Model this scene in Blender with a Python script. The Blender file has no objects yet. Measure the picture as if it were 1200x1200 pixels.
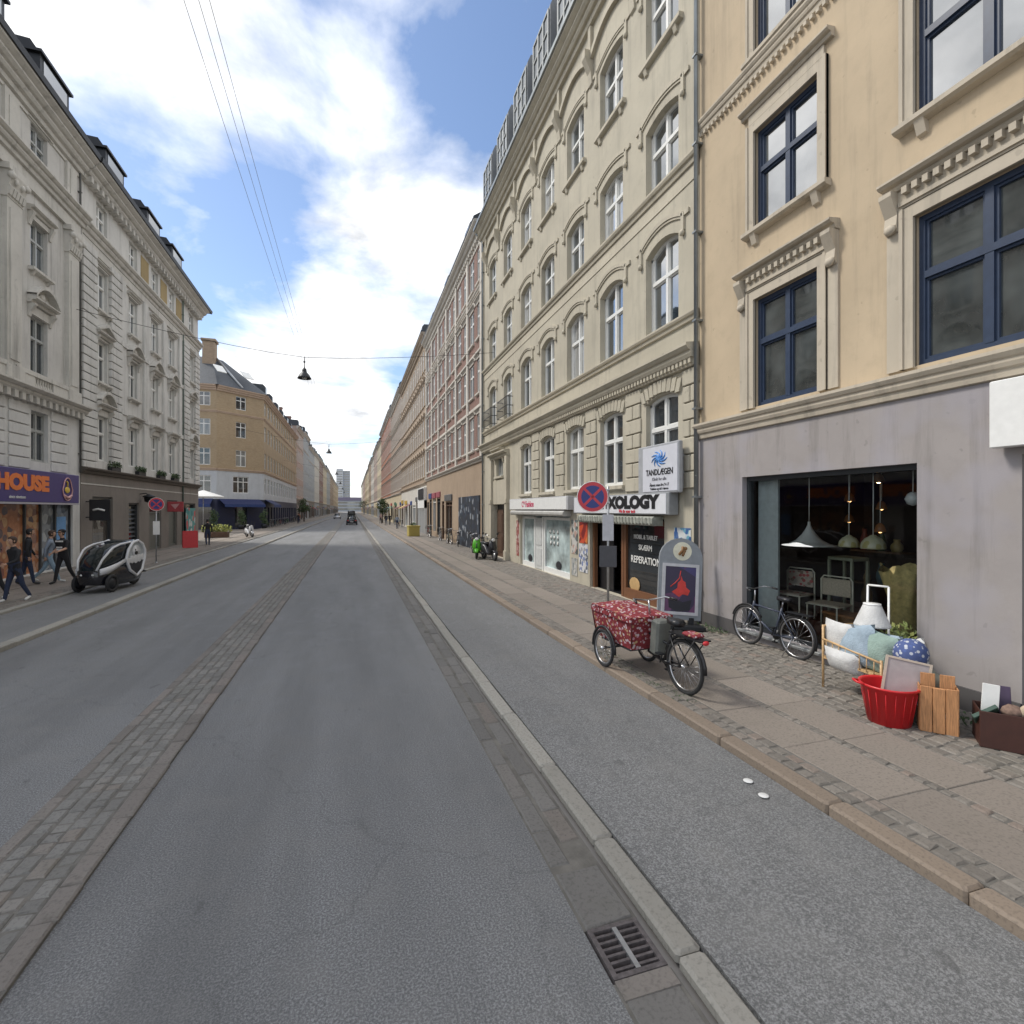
import bpy, math, random
from mathutils import Vector, Matrix
random.seed(7)
S = bpy.context.scene
COL = S.collection
R = math.radians
PI = math.pi

# ------------------------------------------------------------------ materials
def nodes(name):
    m = bpy.data.materials.new(name); m.use_nodes = True
    nt = m.node_tree; b = nt.nodes['Principled BSDF']
    return m, nt, b
def N(nt, t, **kw):
    n = nt.nodes.new(t)
    for k, v in kw.items():
        if k in n.inputs: n.inputs[k].default_value = v
        else: setattr(n, k, v)
    return n
def ramp(nt, fac, stops, interp='LINEAR'):
    r = nt.nodes.new('ShaderNodeValToRGB'); r.color_ramp.interpolation = interp
    el = r.color_ramp.elements
    while len(el) < len(stops): el.new(0.5)
    for e, (p, c) in zip(el, stops):
        e.position = p; e.color = (c[0], c[1], c[2], 1) if hasattr(c, '__len__') else (c, c, c, 1)
    nt.links.new(fac, r.inputs[0]); return r.outputs[0]
def mixc(nt, a, b, fac, mode='MIX'):
    n = nt.nodes.new('ShaderNodeMix'); n.data_type = 'RGBA'; n.blend_type = mode
    for s, v in ((n.inputs[0], fac), (n.inputs[6], a), (n.inputs[7], b)):
        if hasattr(v, 'is_output'): nt.links.new(v, s)
        elif hasattr(v, '__len__'): s.default_value = (v[0], v[1], v[2], 1)
        else: s.default_value = v
    return n.outputs[2]
def coord(nt, kind='Object', scale=(1, 1, 1)):
    t = nt.nodes.new('ShaderNodeTexCoord'); mp = nt.nodes.new('ShaderNodeMapping')
    mp.inputs['Scale'].default_value = scale
    nt.links.new(t.outputs[kind], mp.inputs['Vector']); return mp.outputs[0]
def noise(nt, vec, scale, detail=4, rough=.55):
    n = N(nt, 'ShaderNodeTexNoise'); n.inputs['Scale'].default_value = scale
    n.inputs['Detail'].default_value = detail; n.inputs['Roughness'].default_value = rough
    nt.links.new(vec, n.inputs['Vector']); return n.outputs['Fac']
def bump(nt, b, h, strength=.3, dist=.01):
    n = nt.nodes.new('ShaderNodeBump'); n.inputs['Strength'].default_value = strength
    n.inputs['Distance'].default_value = dist
    nt.links.new(h, n.inputs['Height']); nt.links.new(n.outputs[0], b.inputs['Normal'])
def plain(name, c, rough=.5, metal=0, var=.12, scale=9.0, bumpy=.0, coat=0, st=(1, 1, 1)):
    m, nt, b = nodes(name)
    v = coord(nt, 'Object', st)
    n1 = noise(nt, v, scale)
    col = ramp(nt, n1, [(.25, [x * (1 - var) for x in c]), (.75, [min(1, x * (1 + var)) for x in c])])
    nt.links.new(col, b.inputs['Base Color'])
    b.inputs['Roughness'].default_value = rough; b.inputs['Metallic'].default_value = metal
    b.inputs['Coat Weight'].default_value = coat
    if bumpy: bump(nt, b, noise(nt, v, scale * 8), bumpy, .01)
    return m
def plaster(name, c, stain=.35, rough=.85, courses=None, dirt=(.09, .085, .075), sc=1.0, pock=.3, patch=0):
    """rendered wall: blotches, rain streaks of dirt, fine grain"""
    m, nt, b = nodes(name)
    v = coord(nt)
    big = noise(nt, v, .55 * sc, 6, .6); mid = noise(nt, v, 3.0 * sc, 6, .65)
    streak = noise(nt, coord(nt, scale=(2.2, 2.2, .16)), 1.3, 6, .7)
    col = ramp(nt, big, [(.3, [x * .86 for x in c]), (.7, [min(1, x * 1.08) for x in c])])
    col = mixc(nt, col, [x * .78 for x in c], ramp(nt, mid, [(.5, 0), (.75, .5)]))
    col = mixc(nt, col, dirt, ramp(nt, streak, [(.52, 0), (.82, stain)]))
    col = mixc(nt, col, [x * .45 for x in c], ramp(nt, noise(nt, v, 7.5, 2, .4), [(.70, 0), (.735, pock)]))
    col = mixc(nt, col, [min(1, c[0] * 1.02), c[1] * 1.06, c[2] * 1.22], ramp(nt, noise(nt, v, .9, 3, .5), [(.5, 0), (.62, patch)]))
    nt.links.new(col, b.inputs['Base Color']); b.inputs['Roughness'].default_value = rough
    bump(nt, b, noise(nt, v, 60, 3), .25, .004)
    return m
def brick(name, c1, c2, mortar, bw=.24, bh=.075, rough=.85, swap=True, stain=.25):
    m, nt, b = nodes(name)
    t = nt.nodes.new('ShaderNodeTexCoord'); sep = nt.nodes.new('ShaderNodeSeparateXYZ'); cmb = nt.nodes.new('ShaderNodeCombineXYZ')
    nt.links.new(t.outputs['Object'], sep.inputs[0])
    ad = nt.nodes.new('ShaderNodeMath'); ad.operation = 'ADD'
    nt.links.new(sep.outputs[0], ad.inputs[0]); nt.links.new(sep.outputs[1], ad.inputs[1])
    nt.links.new(ad.outputs[0], cmb.inputs[0]); nt.links.new(sep.outputs[2], cmb.inputs[1])
    br = nt.nodes.new('ShaderNodeTexBrick'); nt.links.new(cmb.outputs[0], br.inputs['Vector'])
    br.inputs['Scale'].default_value = 1; br.inputs['Brick Width'].default_value = bw; br.inputs['Row Height'].default_value = bh
    br.inputs['Mortar Size'].default_value = .008; br.inputs['Bias'].default_value = 0
    for k, c in (('Color1', c1), ('Color2', c2), ('Mortar', mortar)): br.inputs[k].default_value = (*c, 1)
    v = coord(nt)
    col = mixc(nt, br.outputs[0], (.06, .05, .045), ramp(nt, noise(nt, v, .5, 6, .65), [(.5, 0), (.8, stain)]))
    col = mixc(nt, col, [min(1, x * 1.35) for x in c1], ramp(nt, noise(nt, v, 1.7, 5), [(.55, 0), (.75, .35)]))
    nt.links.new(col, b.inputs['Base Color']); b.inputs['Roughness'].default_value = rough
    bump(nt, b, br.outputs['Fac'], -.4, .006)
    return m
def asphalt(name, c, patch=.2, warm=0.0):
    m, nt, b = nodes(name)
    v = coord(nt)
    f1 = noise(nt, v, 75, 2, .8); f2 = noise(nt, v, 260, 2, .6); big = noise(nt, coord(nt, scale=(1, .18, 1)), .9, 6, .6)
    pat = noise(nt, v, 2.2, 6, .65)
    col = ramp(nt, f1, [(.38, [x * .42 for x in c]), (.5, c), (.6, [min(1, x * 2.3) for x in c])])
    col = mixc(nt, col, ramp(nt, f2, [(.35, [x * .45 for x in c]), (.6, [x * 1.6 for x in c])]), .45)
    col = mixc(nt, col, [x * .55 for x in c], ramp(nt, big, [(.42, 0), (.75, patch * 2)]))
    col = mixc(nt, col, [c[0] * 1.5, c[1] * 1.45, c[2] * 1.38], ramp(nt, pat, [(.48, 0), (.8, .5)]))
    col = mixc(nt, col, [x * .45 for x in c], ramp(nt, noise(nt, coord(nt, scale=(1, .5, 1)), 4.5, 3, .5), [(.69, 0), (.74, .45)]))
    col = mixc(nt, col, [x * .62 for x in c], ramp(nt, noise(nt, coord(nt, scale=(1, .06, 1)), 1.1, 5, .6), [(.5, 0), (.7, .32)]))
    vo = nt.nodes.new('ShaderNodeTexVoronoi'); vo.feature = 'DISTANCE_TO_EDGE'; vo.inputs['Scale'].default_value = .16
    wv = nt.nodes.new('ShaderNodeVectorMath'); wv.operation = 'ADD'
    nn = N(nt, 'ShaderNodeTexNoise'); nn.inputs['Scale'].default_value = 1.6; nn.inputs['Detail'].default_value = 5
    nt.links.new(v, nn.inputs['Vector']); nt.links.new(v, wv.inputs[0]); nt.links.new(nn.outputs['Color'], wv.inputs[1])
    nt.links.new(wv.outputs[0], vo.inputs['Vector'])
    col = mixc(nt, col, [x * .3 for x in c], ramp(nt, vo.outputs['Distance'], [(.001, .22), (.004, 0)]))
    nt.links.new(col, b.inputs['Base Color'])
    nt.links.new(ramp(nt, pat, [(.3, .62), (.7, .85)]), b.inputs['Roughness'])
    bump(nt, b, f1, .6, .006)
    return m
def stone(name, c, c2=None, rough=.75, lo=.6, hi=1.3):
    """loose stones: each island of the mesh its own tone"""
    m, nt, b = nodes(name)
    g = nt.nodes.new('ShaderNodeNewGeometry'); v = coord(nt)
    col = ramp(nt, g.outputs['Random Per Island'], [(0, [x * lo for x in c]), (.5, c), (.82, [min(1, x * hi) for x in c]), (1, c2 or [x * 1.1 for x in c])])
    col = mixc(nt, col, [x * .45 for x in c], ramp(nt, noise(nt, v, 40, 4), [(.5, 0), (.75, .7)]))
    col = mixc(nt, col, (.05, .06, .03), ramp(nt, noise(nt, v, 1.6, 5), [(.55, 0), (.85, .3)]))
    nt.links.new(col, b.inputs['Base Color']); b.inputs['Roughness'].default_value = rough
    bump(nt, b, noise(nt, v, 70, 4), .5, .006)
    return m
def glass_dark(name, tint=(.012, .016, .02), curtain=(.30, .30, .28), share=.3, ior=2.0):
    """window pane seen from outside: mirror of the street over a dim room, some rooms with pale curtains"""
    m, nt, b = nodes(name)
    o = nt.nodes.new('ShaderNodeObjectInfo'); v = coord(nt)
    w = noise(nt, coord(nt, scale=(14, 1, .4)), 1.4, 3)
    cur = ramp(nt, w, [(.35, [x * .35 for x in curtain]), (.65, curtain)])
    rm = ramp(nt, noise(nt, v, 1.3, 3), [(.35, tint), (.7, [x * 3.0 for x in tint])])
    col = mixc(nt, rm, cur, ramp(nt, o.outputs['Random'], [(share, 1), (share + .01, 0)]))
    nt.links.new(col, b.inputs['Base Color']); b.inputs['Roughness'].default_value = .03
    b.inputs['IOR'].default_value = ior
    bump(nt, b, noise(nt, v, 1.6, 2), .06, .02)
    return m
def clear_glass(name):
    m = bpy.data.materials.new(name); m.use_nodes = True; nt = m.node_tree; nt.nodes.clear()
    out = nt.nodes.new('ShaderNodeOutputMaterial'); mx = nt.nodes.new('ShaderNodeMixShader')
    fr = nt.nodes.new('ShaderNodeFresnel'); fr.inputs[0].default_value = 1.45
    tr = nt.nodes.new('ShaderNodeBsdfTransparent'); tr.inputs[0].default_value = (.86, .9, .89, 1)
    gl = nt.nodes.new('ShaderNodeBsdfGlossy'); gl.inputs['Roughness'].default_value = .015
    nt.links.new(fr.outputs[0], mx.inputs[0]); nt.links.new(tr.outputs[0], mx.inputs[1]); nt.links.new(gl.outputs[0], mx.inputs[2])
    nt.links.new(mx.outputs[0], out.inputs[0]); return m
def glow(name, c, s):
    m, nt, b = nodes(name)
    b.inputs['Base Color'].default_value = (*c, 1); b.inputs['Emission Color'].default_value = (*c, 1)
    b.inputs['Emission Strength'].default_value = s
    return m
def blotch(name, base, cols, scale=14, rough=.8, thr=.56):
    """printed cloth / poster: patches of several colours over a ground"""
    m, nt, b = nodes(name)
    vo = nt.nodes.new('ShaderNodeTexVoronoi'); vo.inputs['Scale'].default_value = scale
    v = coord(nt); nt.links.new(v, vo.inputs['Vector'])
    sp = nt.nodes.new('ShaderNodeSeparateColor'); nt.links.new(vo.outputs['Color'], sp.inputs[0])
    k = len(cols)
    pal = ramp(nt, sp.outputs[0], [(i / k, c) for i, c in enumerate(cols)], 'CONSTANT')
    col = mixc(nt, base, pal, ramp(nt, vo.outputs['Distance'], [(thr - .08, 1), (thr, 0)]))
    col = mixc(nt, col, [x * .6 for x in base], ramp(nt, noise(nt, v, 5, 4), [(.5, 0), (.8, .5)]))
    nt.links.new(col, b.inputs['Base Color']); b.inputs['Roughness'].default_value = rough
    return m

# ------------------------------------------------------------------ mesh builder
class MB:
    def __init__(s): s.v = []; s.f = []; s.m = []; s.s = []
    def add(s, vs, fs, mat=0, smooth=False):
        o = len(s.v); s.v += [tuple(p) for p in vs]
        for f in fs: s.f.append(tuple(o + i for i in f)); s.m.append(mat); s.s.append(smooth)
        return s
    def box(s, x0, x1, y0, y1, z0, z1, mat=0, M=None):
        vs = [(x, y, z) for z in (z0, z1) for y in (y0, y1) for x in (x0, x1)]
        if M: vs = [M @ Vector(p) for p in vs]
        return s.add(vs, [(0, 2, 3, 1), (4, 5, 7, 6), (0, 1, 5, 4), (2, 6, 7, 3), (0, 4, 6, 2), (1, 3, 7, 5)], mat)
    def bbox(s, x0, x1, y0, y1, z0, z1, b=.01, mat=0, M=None):
        """box with chamfered vertical+top edges"""
        b = min(b, (x1 - x0) * .3, (y1 - y0) * .3, (z1 - z0) * .4)
        def ring(i, z): return [(x0 + i + b, y0 + i, z), (x1 - i - b, y0 + i, z), (x1 - i, y0 + i + b, z), (x1 - i, y1 - i - b, z), (x1 - i - b, y1 - i, z), (x0 + i + b, y1 - i, z), (x0 + i, y1 - i - b, z), (x0 + i, y0 + i + b, z)]
        vs = ring(b, z0) + ring(0, z0 + b) + ring(0, z1 - b) + ring(b, z1)
        if M: vs = [M @ Vector(p) for p in vs]
        fs = [tuple(range(7, -1, -1)), tuple(range(24, 32))]
        for k in range(3):
            for i in range(8): j = (i + 1) % 8; fs.append((k * 8 + i, k * 8 + j, k * 8 + 8 + j, k * 8 + 8 + i))
        return s.add(vs, fs, mat)
    def quad(s, a, b, c, d, mat=0): return s.add([a, b, c, d], [(0, 1, 2, 3)], mat)
    def prism(s, prof, x0, x1, mat=0, axis='x', M=None):
        """closed profile of (p, q) swept along an axis: x -> (y, z), y -> (x, z), z -> (x, y)"""
        n = len(prof)
        def P(t, p): return {'x': (t, p[0], p[1]), 'y': (p[0], t, p[1]), 'z': (p[0], p[1], t)}[axis]
        vs = [P(x0, p) for p in prof] + [P(x1, p) for p in prof]
        if M: vs = [M @ Vector(p) for p in vs]
        fs = [tuple(range(n)), tuple(range(2 * n - 1, n - 1, -1))] + [(i, i + n, (i + 1) % n + n, (i + 1) % n) for i in range(n)]
        return s.add(vs, fs, mat)
    def tube(s, pts, r, seg=8, mat=0, closed=False, cap=True):
        pts = [Vector(p) for p in pts]; n = len(pts)
        rs = r if hasattr(r, '__len__') else [r] * n
        vs = []; up = None
        for i, p in enumerate(pts):
            a = pts[(i - 1) % n] if (closed or i > 0) else p
            b = pts[(i + 1) % n] if (closed or i < n - 1) else p
            d = (b - a).normalized() if (b - a).length > 1e-9 else Vector((0, 0, 1))
            if up is None: up = d.orthogonal().normalized()
            up = (up - d * up.dot(d)); up = up.normalized() if up.length > 1e-6 else d.orthogonal().normalized()
            w = d.cross(up)
            for k in range(seg):
                t = 2 * PI * k / seg; vs.append(p + (up * math.cos(t) + w * math.sin(t)) * rs[i])
        fs = []
        for i in range(n if closed else n - 1):
            j = (i + 1) % n
            for k in range(seg): l = (k + 1) % seg; fs.append((i * seg + k, i * seg + l, j * seg + l, j * seg + k))
        if cap and not closed: fs += [tuple(range(seg - 1, -1, -1)), tuple((n - 1) * seg + k for k in range(seg))]
        return s.add(vs, fs, mat, True)
    def lathe(s, prof, seg=16, mat=0, o=(0, 0, 0), M=None, smooth=True, ph=0, sx=1, sy=1):
        n = len(prof); vs = []
        for r, z in prof:
            for k in range(seg):
                t = 2 * PI * k / seg + ph; vs.append((r * math.cos(t) * sx, r * math.sin(t) * sy, z))
        if M: vs = [M @ Vector(p) for p in vs]
        vs = [(p[0] + o[0], p[1] + o[1], p[2] + o[2]) for p in vs]
        fs = [(i * seg + k, i * seg + (k + 1) % seg, (i + 1) * seg + (k + 1) % seg, (i + 1) * seg + k) for i in range(n - 1) for k in range(seg)]
        if prof[0][0] > 1e-6: fs.append(tuple(range(seg - 1, -1, -1)))
        if prof[-1][0] > 1e-6: fs.append(tuple((n - 1) * seg + k for k in range(seg)))
        return s.add(vs, fs, mat, smooth)
    def ball(s, c, rx, ry=None, rz=None, mat=0, seg=14, M=None, lump=0, rnd=None):
        ry = ry or rx; rz = rz or rx; vs = []; h = seg // 2
        for i in range(h + 1):
            for k in range(seg):
                a = PI * i / h; t = 2 * PI * k / seg; q = 1 + (lump * rnd.uniform(-1, 1) if lump else 0)
                vs.append(Vector((rx * q * math.sin(a) * math.cos(t), ry * q * math.sin(a) * math.sin(t), rz * q * -math.cos(a))))
        if M: vs = [M @ p for p in vs]
        vs = [p + Vector(c) for p in vs]
        fs = [(i * seg + k, i * seg + (k + 1) % seg, (i + 1) * seg + (k + 1) % seg, (i + 1) * seg + k) for i in range(h) for k in range(seg)]
        return s.add(vs, fs, mat, True)
    def loft(s, rings, mat=0, smooth=True, caps=True):
        n = len(rings[0]); vs = [p for r in rings for p in r]
        fs = [(i * n + k, i * n + (k + 1) % n, (i + 1) * n + (k + 1) % n, (i + 1) * n + k) for i in range(len(rings) - 1) for k in range(n)]
        if caps: fs += [tuple(range(n - 1, -1, -1)), tuple((len(rings) - 1) * n + k for k in range(n))]
        return s.add(vs, fs, mat, smooth)
    def mesh(s, name, mats):
        me = bpy.data.meshes.new(name); me.from_pydata(s.v, [], s.f)
        for m in (mats if isinstance(mats, (list, tuple)) else [mats]): me.materials.append(m)
        me.polygons.foreach_set('material_index', s.m); me.polygons.foreach_set('use_smooth', s.s)
        me.update(); return me
    def build(s, name, mats, parent=None, loc=(0, 0, 0), rot=(0, 0, 0)):
        return put(name, s.mesh(name, mats), parent, loc, rot)
def put(name, me, parent=None, loc=(0, 0, 0), rot=(0, 0, 0)):
    o = bpy.data.objects.new(name, me); COL.objects.link(o)
    o.location = loc; o.rotation_euler = rot
    if parent: o.parent = parent
    return o
def tag(o, label=None, cat=None, group=None, kind=None):
    if label: o['label'] = label
    if cat: o['category'] = cat
    if group: o['group'] = group
    if kind: o['kind'] = kind
    return o
def thing(name, label, cat, loc=(0, 0, 0), rz=0, group=None):
    o = put(name, None, None, loc, (0, 0, rz)); o.empty_display_size = .2
    return tag(o, label, cat, group)
def struct(name, mb, mats): return tag(mb.build(name, mats), kind='structure')
def dup(root, loc, rz, label=None, group=None, mats=None):
    def sw(o):
        if mats and o.data:
            for i, sl in enumerate(o.material_slots):
                if sl.material and sl.material.name in mats:
                    nm = sl.material.name; sl.link = 'OBJECT'; sl.material = mats[nm]
    r = root.copy(); COL.objects.link(r); r.location = loc; r.rotation_euler = (root.rotation_euler[0], root.rotation_euler[1], rz); sw(r)
    if label: r['label'] = label
    if group: r['group'] = group
    for ch in list(root.children):
        c = ch.copy(); COL.objects.link(c); c.parent = r; sw(c)
        for g in list(ch.children):
            d = g.copy(); COL.objects.link(d); d.parent = c; sw(d)
    return r
def text_mesh(txt, size, depth=.01, bold=.0, align='CENTER', sx=1, shear=0):
    cu = bpy.data.curves.new('lettering', 'FONT'); cu.body = txt; cu.size = size; cu.extrude = depth; cu.offset = bold
    cu.align_x = align; cu.align_y = 'CENTER'; cu.resolution_u = 3; cu.shear = shear
    o = bpy.data.objects.new('lettering', cu); COL.objects.link(o)
    me = bpy.data.meshes.new_from_object(o.evaluated_get(bpy.context.evaluated_depsgraph_get()))
    bpy.data.objects.remove(o); bpy.data.curves.remove(cu)
    # stand it up in the local xz plane, facing -y
    me.transform(Matrix.Diagonal((sx, 1, 1, 1))); me.transform(Matrix.Rotation(R(90), 4, 'X')); me.name = 'lettering'
    return me
def lettering(txt, size, m, parent, loc, depth=.006, bold=0, align='CENTER', sx=1, name='lettering', shear=0):
    me = text_mesh(txt, size, depth, bold, align, sx, shear); me.materials.clear(); me.materials.append(m)
    return put(name, me, parent, loc)

# ------------------------------------------------------------------ palette
BEIGE = plaster('beige_render', (.475, .435, .345), .5)
BEIGE_TRIM = plaster('beige_trim', (.50, .455, .36), .4)
YELLOW = plaster('yellow_render', (.50, .40, .275), .42)
STONE_TRIM = plaster('pale_stone_trim', (.50, .44, .35), .6)
MAUVE = plaster('grey_mauve_render', (.325, .298, .288), .75, patch=.55)
GREYA = plaster('grey_stucco', (.56, .545, .515), .75)
GREYB = plaster('light_grey_stucco', (.61, .6, .57), .7)
GREYTRIM = plaster('weathered_stucco_trim', (.58, .56, .515), .7)
TAUPE = plaster('taupe_painted_render', (.225, .20, .178), .35)
SLATE = plain('roof_slate', (.055, .062, .072), .6, 0, .35, 6, .5)
TILE = plain('red_roof_tile', (.23, .09, .055), .8, 0, .4, 5, .5)
ZINC = plain('zinc_gutter', (.26, .28, .29), .45, .7, .2, 3)
DARKMETAL = plain('dark_metal', (.03, .032, .036), .45, .5)
PIPEGREY = plain('weathered_pipe', (.12, .12, .115), .6, .2, .3, 3)
BLACK = plain('black_paint', (.015, .015, .017), .4)
RUBBER = plain('black_rubber', (.022, .022, .023), .8)
CHROME = plain('bare_steel', (.55, .55, .56), .3, 1)
GALV = plain('galvanised_steel', (.42, .43, .44), .45, .8, .2, 12)
WHITE = plain('white_paint', (.75, .75, .73), .45, 0, .06)
WHITEWIN = plain('white_window_paint', (.74, .74, .71), .4, 0, .06)
BLUEWIN = plain('blue_window_paint', (.028, .045, .085), .4, 0, .15)
DARKWIN = plain('dark_window_paint', (.04, .045, .05), .45)
GREYWIN = plain('grey_window_paint', (.36, .37, .36), .5)
PANE = glass_dark('window_pane')
PANE_UP = glass_dark('window_pane_sky', (.02, .028, .035), (.45, .46, .46), .18, 4.0)
PANE_CLEAN = glass_dark('window_pane_clean', (.03, .034, .034), (.1, .1, .1), .0, 1.9)
PANE_SKY = glass_dark('window_pane_clean_sky', (.03, .036, .04), (.1, .1, .1), .0, 4.4)
SHOPGLASS = glass_dark('shop_pane', (.012, .014, .016), (.10, .09, .08), .4, 1.7)
CLEAR = clear_glass('clear_glass')
WOOD = plain('warm_wood', (.36, .17, .075), .6, 0, .3, 20)
PINE = plain('orange_pine', (.47, .23, .10), .7, 0, .4, 14, .1, 0, (9, 9, .6))
BAMBOO = plain('bamboo', (.55, .36, .18), .5, 0, .25, 20)
DOORWOOD = plain('dark_door_wood', (.10, .055, .035), .5, 0, .3, 6)
RED = plain('red_paint', (.55, .03, .035), .45, 0, .1)
SIGNRED = plain('sign_red', (.60, .05, .07), .4, 0, .06)
SIGNBLUE = plain('sign_blue', (.035, .05, .22), .4, 0, .06)
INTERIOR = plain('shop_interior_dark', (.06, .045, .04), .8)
SKIN = plain('skin', (.50, .30, .21), .55, 0, .06)
ASPH = asphalt('road_asphalt', (.160, .162, .163), .3)
ASPH2 = asphalt('cycle_asphalt', (.163, .164, .163), .22)
COBBLE = stone('granite_setts', (.21, .203, .188), (.22, .195, .17), .8, .82, 1.15)
COBBLE2 = stone('footway_setts', (.205, .185, .16), (.22, .175, .145), .8, .8, 1.15)
EDGESTONE = stone('reddish_edge_setts', (.20, .18, .162), (.22, .175, .15), .8, .85, 1.12)
KERB = stone('granite_kerb', (.32, .305, .27), (.34, .30, .25), .8, .85, 1.15)
KERB2 = stone('tan_granite_kerb', (.27, .215, .165), (.28, .2, .14), .8, .85, 1.15)
SLAB = stone('concrete_slab', (.245, .212, .18), (.23, .2, .168), .85, .9, 1.1)
DIRT = plain('joint_dirt', (.145, .137, .122), .95, 0, .4, 5, .5)
PLAZA = plaster('pavement_concrete', (.24, .225, .21), .3)
SKYBLOBS = [(190, 220, .27, -.42), (530, 30, .32, -.2), (340, 200, .1, -.12), (440, 300, .10, -.08), (300, 60, .25, .14), (420, 190, .18, .2), (130, 60, .25, .25), (380, 370, .2, .13), (300, 470, .2, .12), (390, 440, .06, -.1), (470, 430, .07, -.14), (550, 220, .1, .1), ((-.81, .72, .75), None, .35, .3), ((-.9, .2, .7), None, .5, .25), ((.8, .1, .6), None, .9, .3)]  # last entry: unseen cloud on the right, added to brighten the left facade
SKYTINT = (1.08, 1.08, 1.1, 1)
CLOUD_LO, CLOUD_HI = 4.6, 9.5
SUN_E, SUN_ANG, EXPO = 1.65, 13, .84
# ------------------------------------------------------------------ walls and windows
def arcpts(xa, xb, ztop, rise, n=8):
    c = (xa + xb) / 2; w = (xb - xa) / 2
    return [(xa + (xb - xa) * i / n, ztop - rise * ((xa + (xb - xa) * i / n - c) / w) ** 2) for i in range(n + 1)]
def wall(mb, x0, x1, z0, z1, holes, y=0.0, rev=.2, mat=0, rmat=None):
    """front face in the local xz plane with real openings (xa, xb, za, zb, rise) and their reveals"""
    rmat = mat if rmat is None else rmat
    xs = sorted({x0, x1, *[v for h in holes for v in h[:2] if x0 < v < x1]}); zs = sorted({z0, z1, *[v for h in holes for v in h[2:4] if z0 < v < z1]})
    for i in range(len(xs) - 1):
        run = None
        for j in range(len(zs) - 1):
            cx = (xs[i] + xs[i + 1]) / 2; cz = (zs[j] + zs[j + 1]) / 2
            if any(h[0] < cx < h[1] and h[2] < cz < h[3] for h in holes):
                run = None; continue
            mb.quad((xs[i], y, zs[j]), (xs[i + 1], y, zs[j]), (xs[i + 1], y, zs[j + 1]), (xs[i], y, zs[j + 1]), mat)
    for h in holes:
        xa, xb, za, zb = h[:4]; r = h[4] if len(h) > 4 else 0; yb = y + rev
        mb.quad((xa, y, za), (xa, y, zb - r), (xa, yb, zb - r), (xa, yb, za), rmat)
        mb.quad((xb, y, za), (xb, yb, za), (xb, yb, zb - r), (xb, y, zb - r), rmat)
        mb.quad((xa, y, za), (xa, yb, za), (xb, yb, za), (xb, y, za), rmat)
        if r:
            p = arcpts(xa, xb, zb, r)
            for (ax, az), (bx, bz) in zip(p, p[1:]):
                mb.quad((ax, y, az), (bx, y, bz), (bx, y, zb), (ax, y, zb), mat)
                mb.quad((ax, y, az), (ax, yb, az), (bx, yb, bz), (bx, y, bz), rmat)
        else: mb.quad((xa, y, zb), (xb, y, zb), (xb, yb, zb), (xa, yb, zb), rmat)
WC = {}
def win_meshes(w, h, rise=0, cols=2, trans=.62, fm=None, pm=None, rev=.2, fw=.07, bars=0, fine=True):
    key = (round(w, 3), round(h, 3), rise, cols, trans, fm.name, pm.name, rev, fw, bars, fine)
    if key in WC: return WC[key]
    a, b = -w / 2, w / 2; y0, y1 = rev - .09, rev - .01
    F = MB()
    F.box(a, a + fw, y0, y1, 0, h - rise); F.box(b - fw, b, y0, y1, 0, h - rise); F.box(a + fw, b - fw, y0, y1, 0, fw)
    if rise:
        p = arcpts(a, b, h, rise)
        for (ax, az), (bx, bz) in zip(p, p[1:]):
            F.add([(ax, y0, az - fw), (bx, y0, bz - fw), (bx, y0, bz), (ax, y0, az), (ax, y1, az - fw), (bx, y1, bz - fw), (bx, y1, bz), (ax, y1, az)], [(0, 1, 2, 3), (0, 4, 5, 1), (4, 7, 6, 5)])
    else: F.box(a + fw, b - fw, y0, y1, h - fw, h)
    zt = h * trans
    if trans: F.box(a + fw, b - fw, y0 - .012, y1, zt - fw * .6, zt + fw * .6)
    for k in range(1, cols):
        x = a + w * k / cols
        for z0, z1 in ([(fw, zt - fw * .6), (zt + fw * .6, h - fw)] if trans else [(fw, h - fw)]):
            F.box(x - fw * .62, x + fw * .62, y0 - .006, y1, z0, z1)
    if fine:
        # inner sashes
        for k in range(cols):
            xa = a + w * k / cols + (fw if k == 0 else fw * .62); xb = a + w * (k + 1) / cols - (fw if k == cols - 1 else fw * .62); t = .035
            for z0, z1 in ([(fw, zt - fw * .6), (zt + fw * .6, h - rise - (fw if not rise else 0))] if trans else [(fw, h - fw)]):
                F.box(xa, xa + t, y0 + .025, y1, z0, z1); F.box(xb - t, xb, y0 + .025, y1, z0, z1)
                F.box(xa + t, xb - t, y0 + .025, y1, z0, z0 + t); 
                if not (rise and z1 > zt): F.box(xa + t, xb - t, y0 + .025, y1, z1 - t, z1)
                for q in range(bars):
                    zz = z0 + (z1 - z0) * (q + 1) / (bars + 1)
                    if trans and z1 < zt: F.box(xa + t, xb - t, y0 + .03, y1 - .01, zz - .012, zz + .012)
    P = MB(); yp = rev - .03
    if rise:
        p = arcpts(a, b, h, rise); P.add([(a, yp, 0), (b, yp, 0)] + [(x, yp, z) for x, z in reversed(p)], [tuple(range(len(p) + 2))])
    else: P.quad((a, yp, 0), (b, yp, 0), (b, yp, h), (a, yp, h))
    WC[key] = (F.mesh('window', fm), P.mesh('pane', pm)); return WC[key]
def window(bld, xc, z, w, h, extra=(), label=None, **kw):
    fr, pn = win_meshes(w, h, **kw)
    o = put('window', fr, bld, (xc, 0, z)); put('pane', pn, o)
    for nm, me in extra: put(nm, me, o)
    if label: o['label'] = label
    return o
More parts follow.
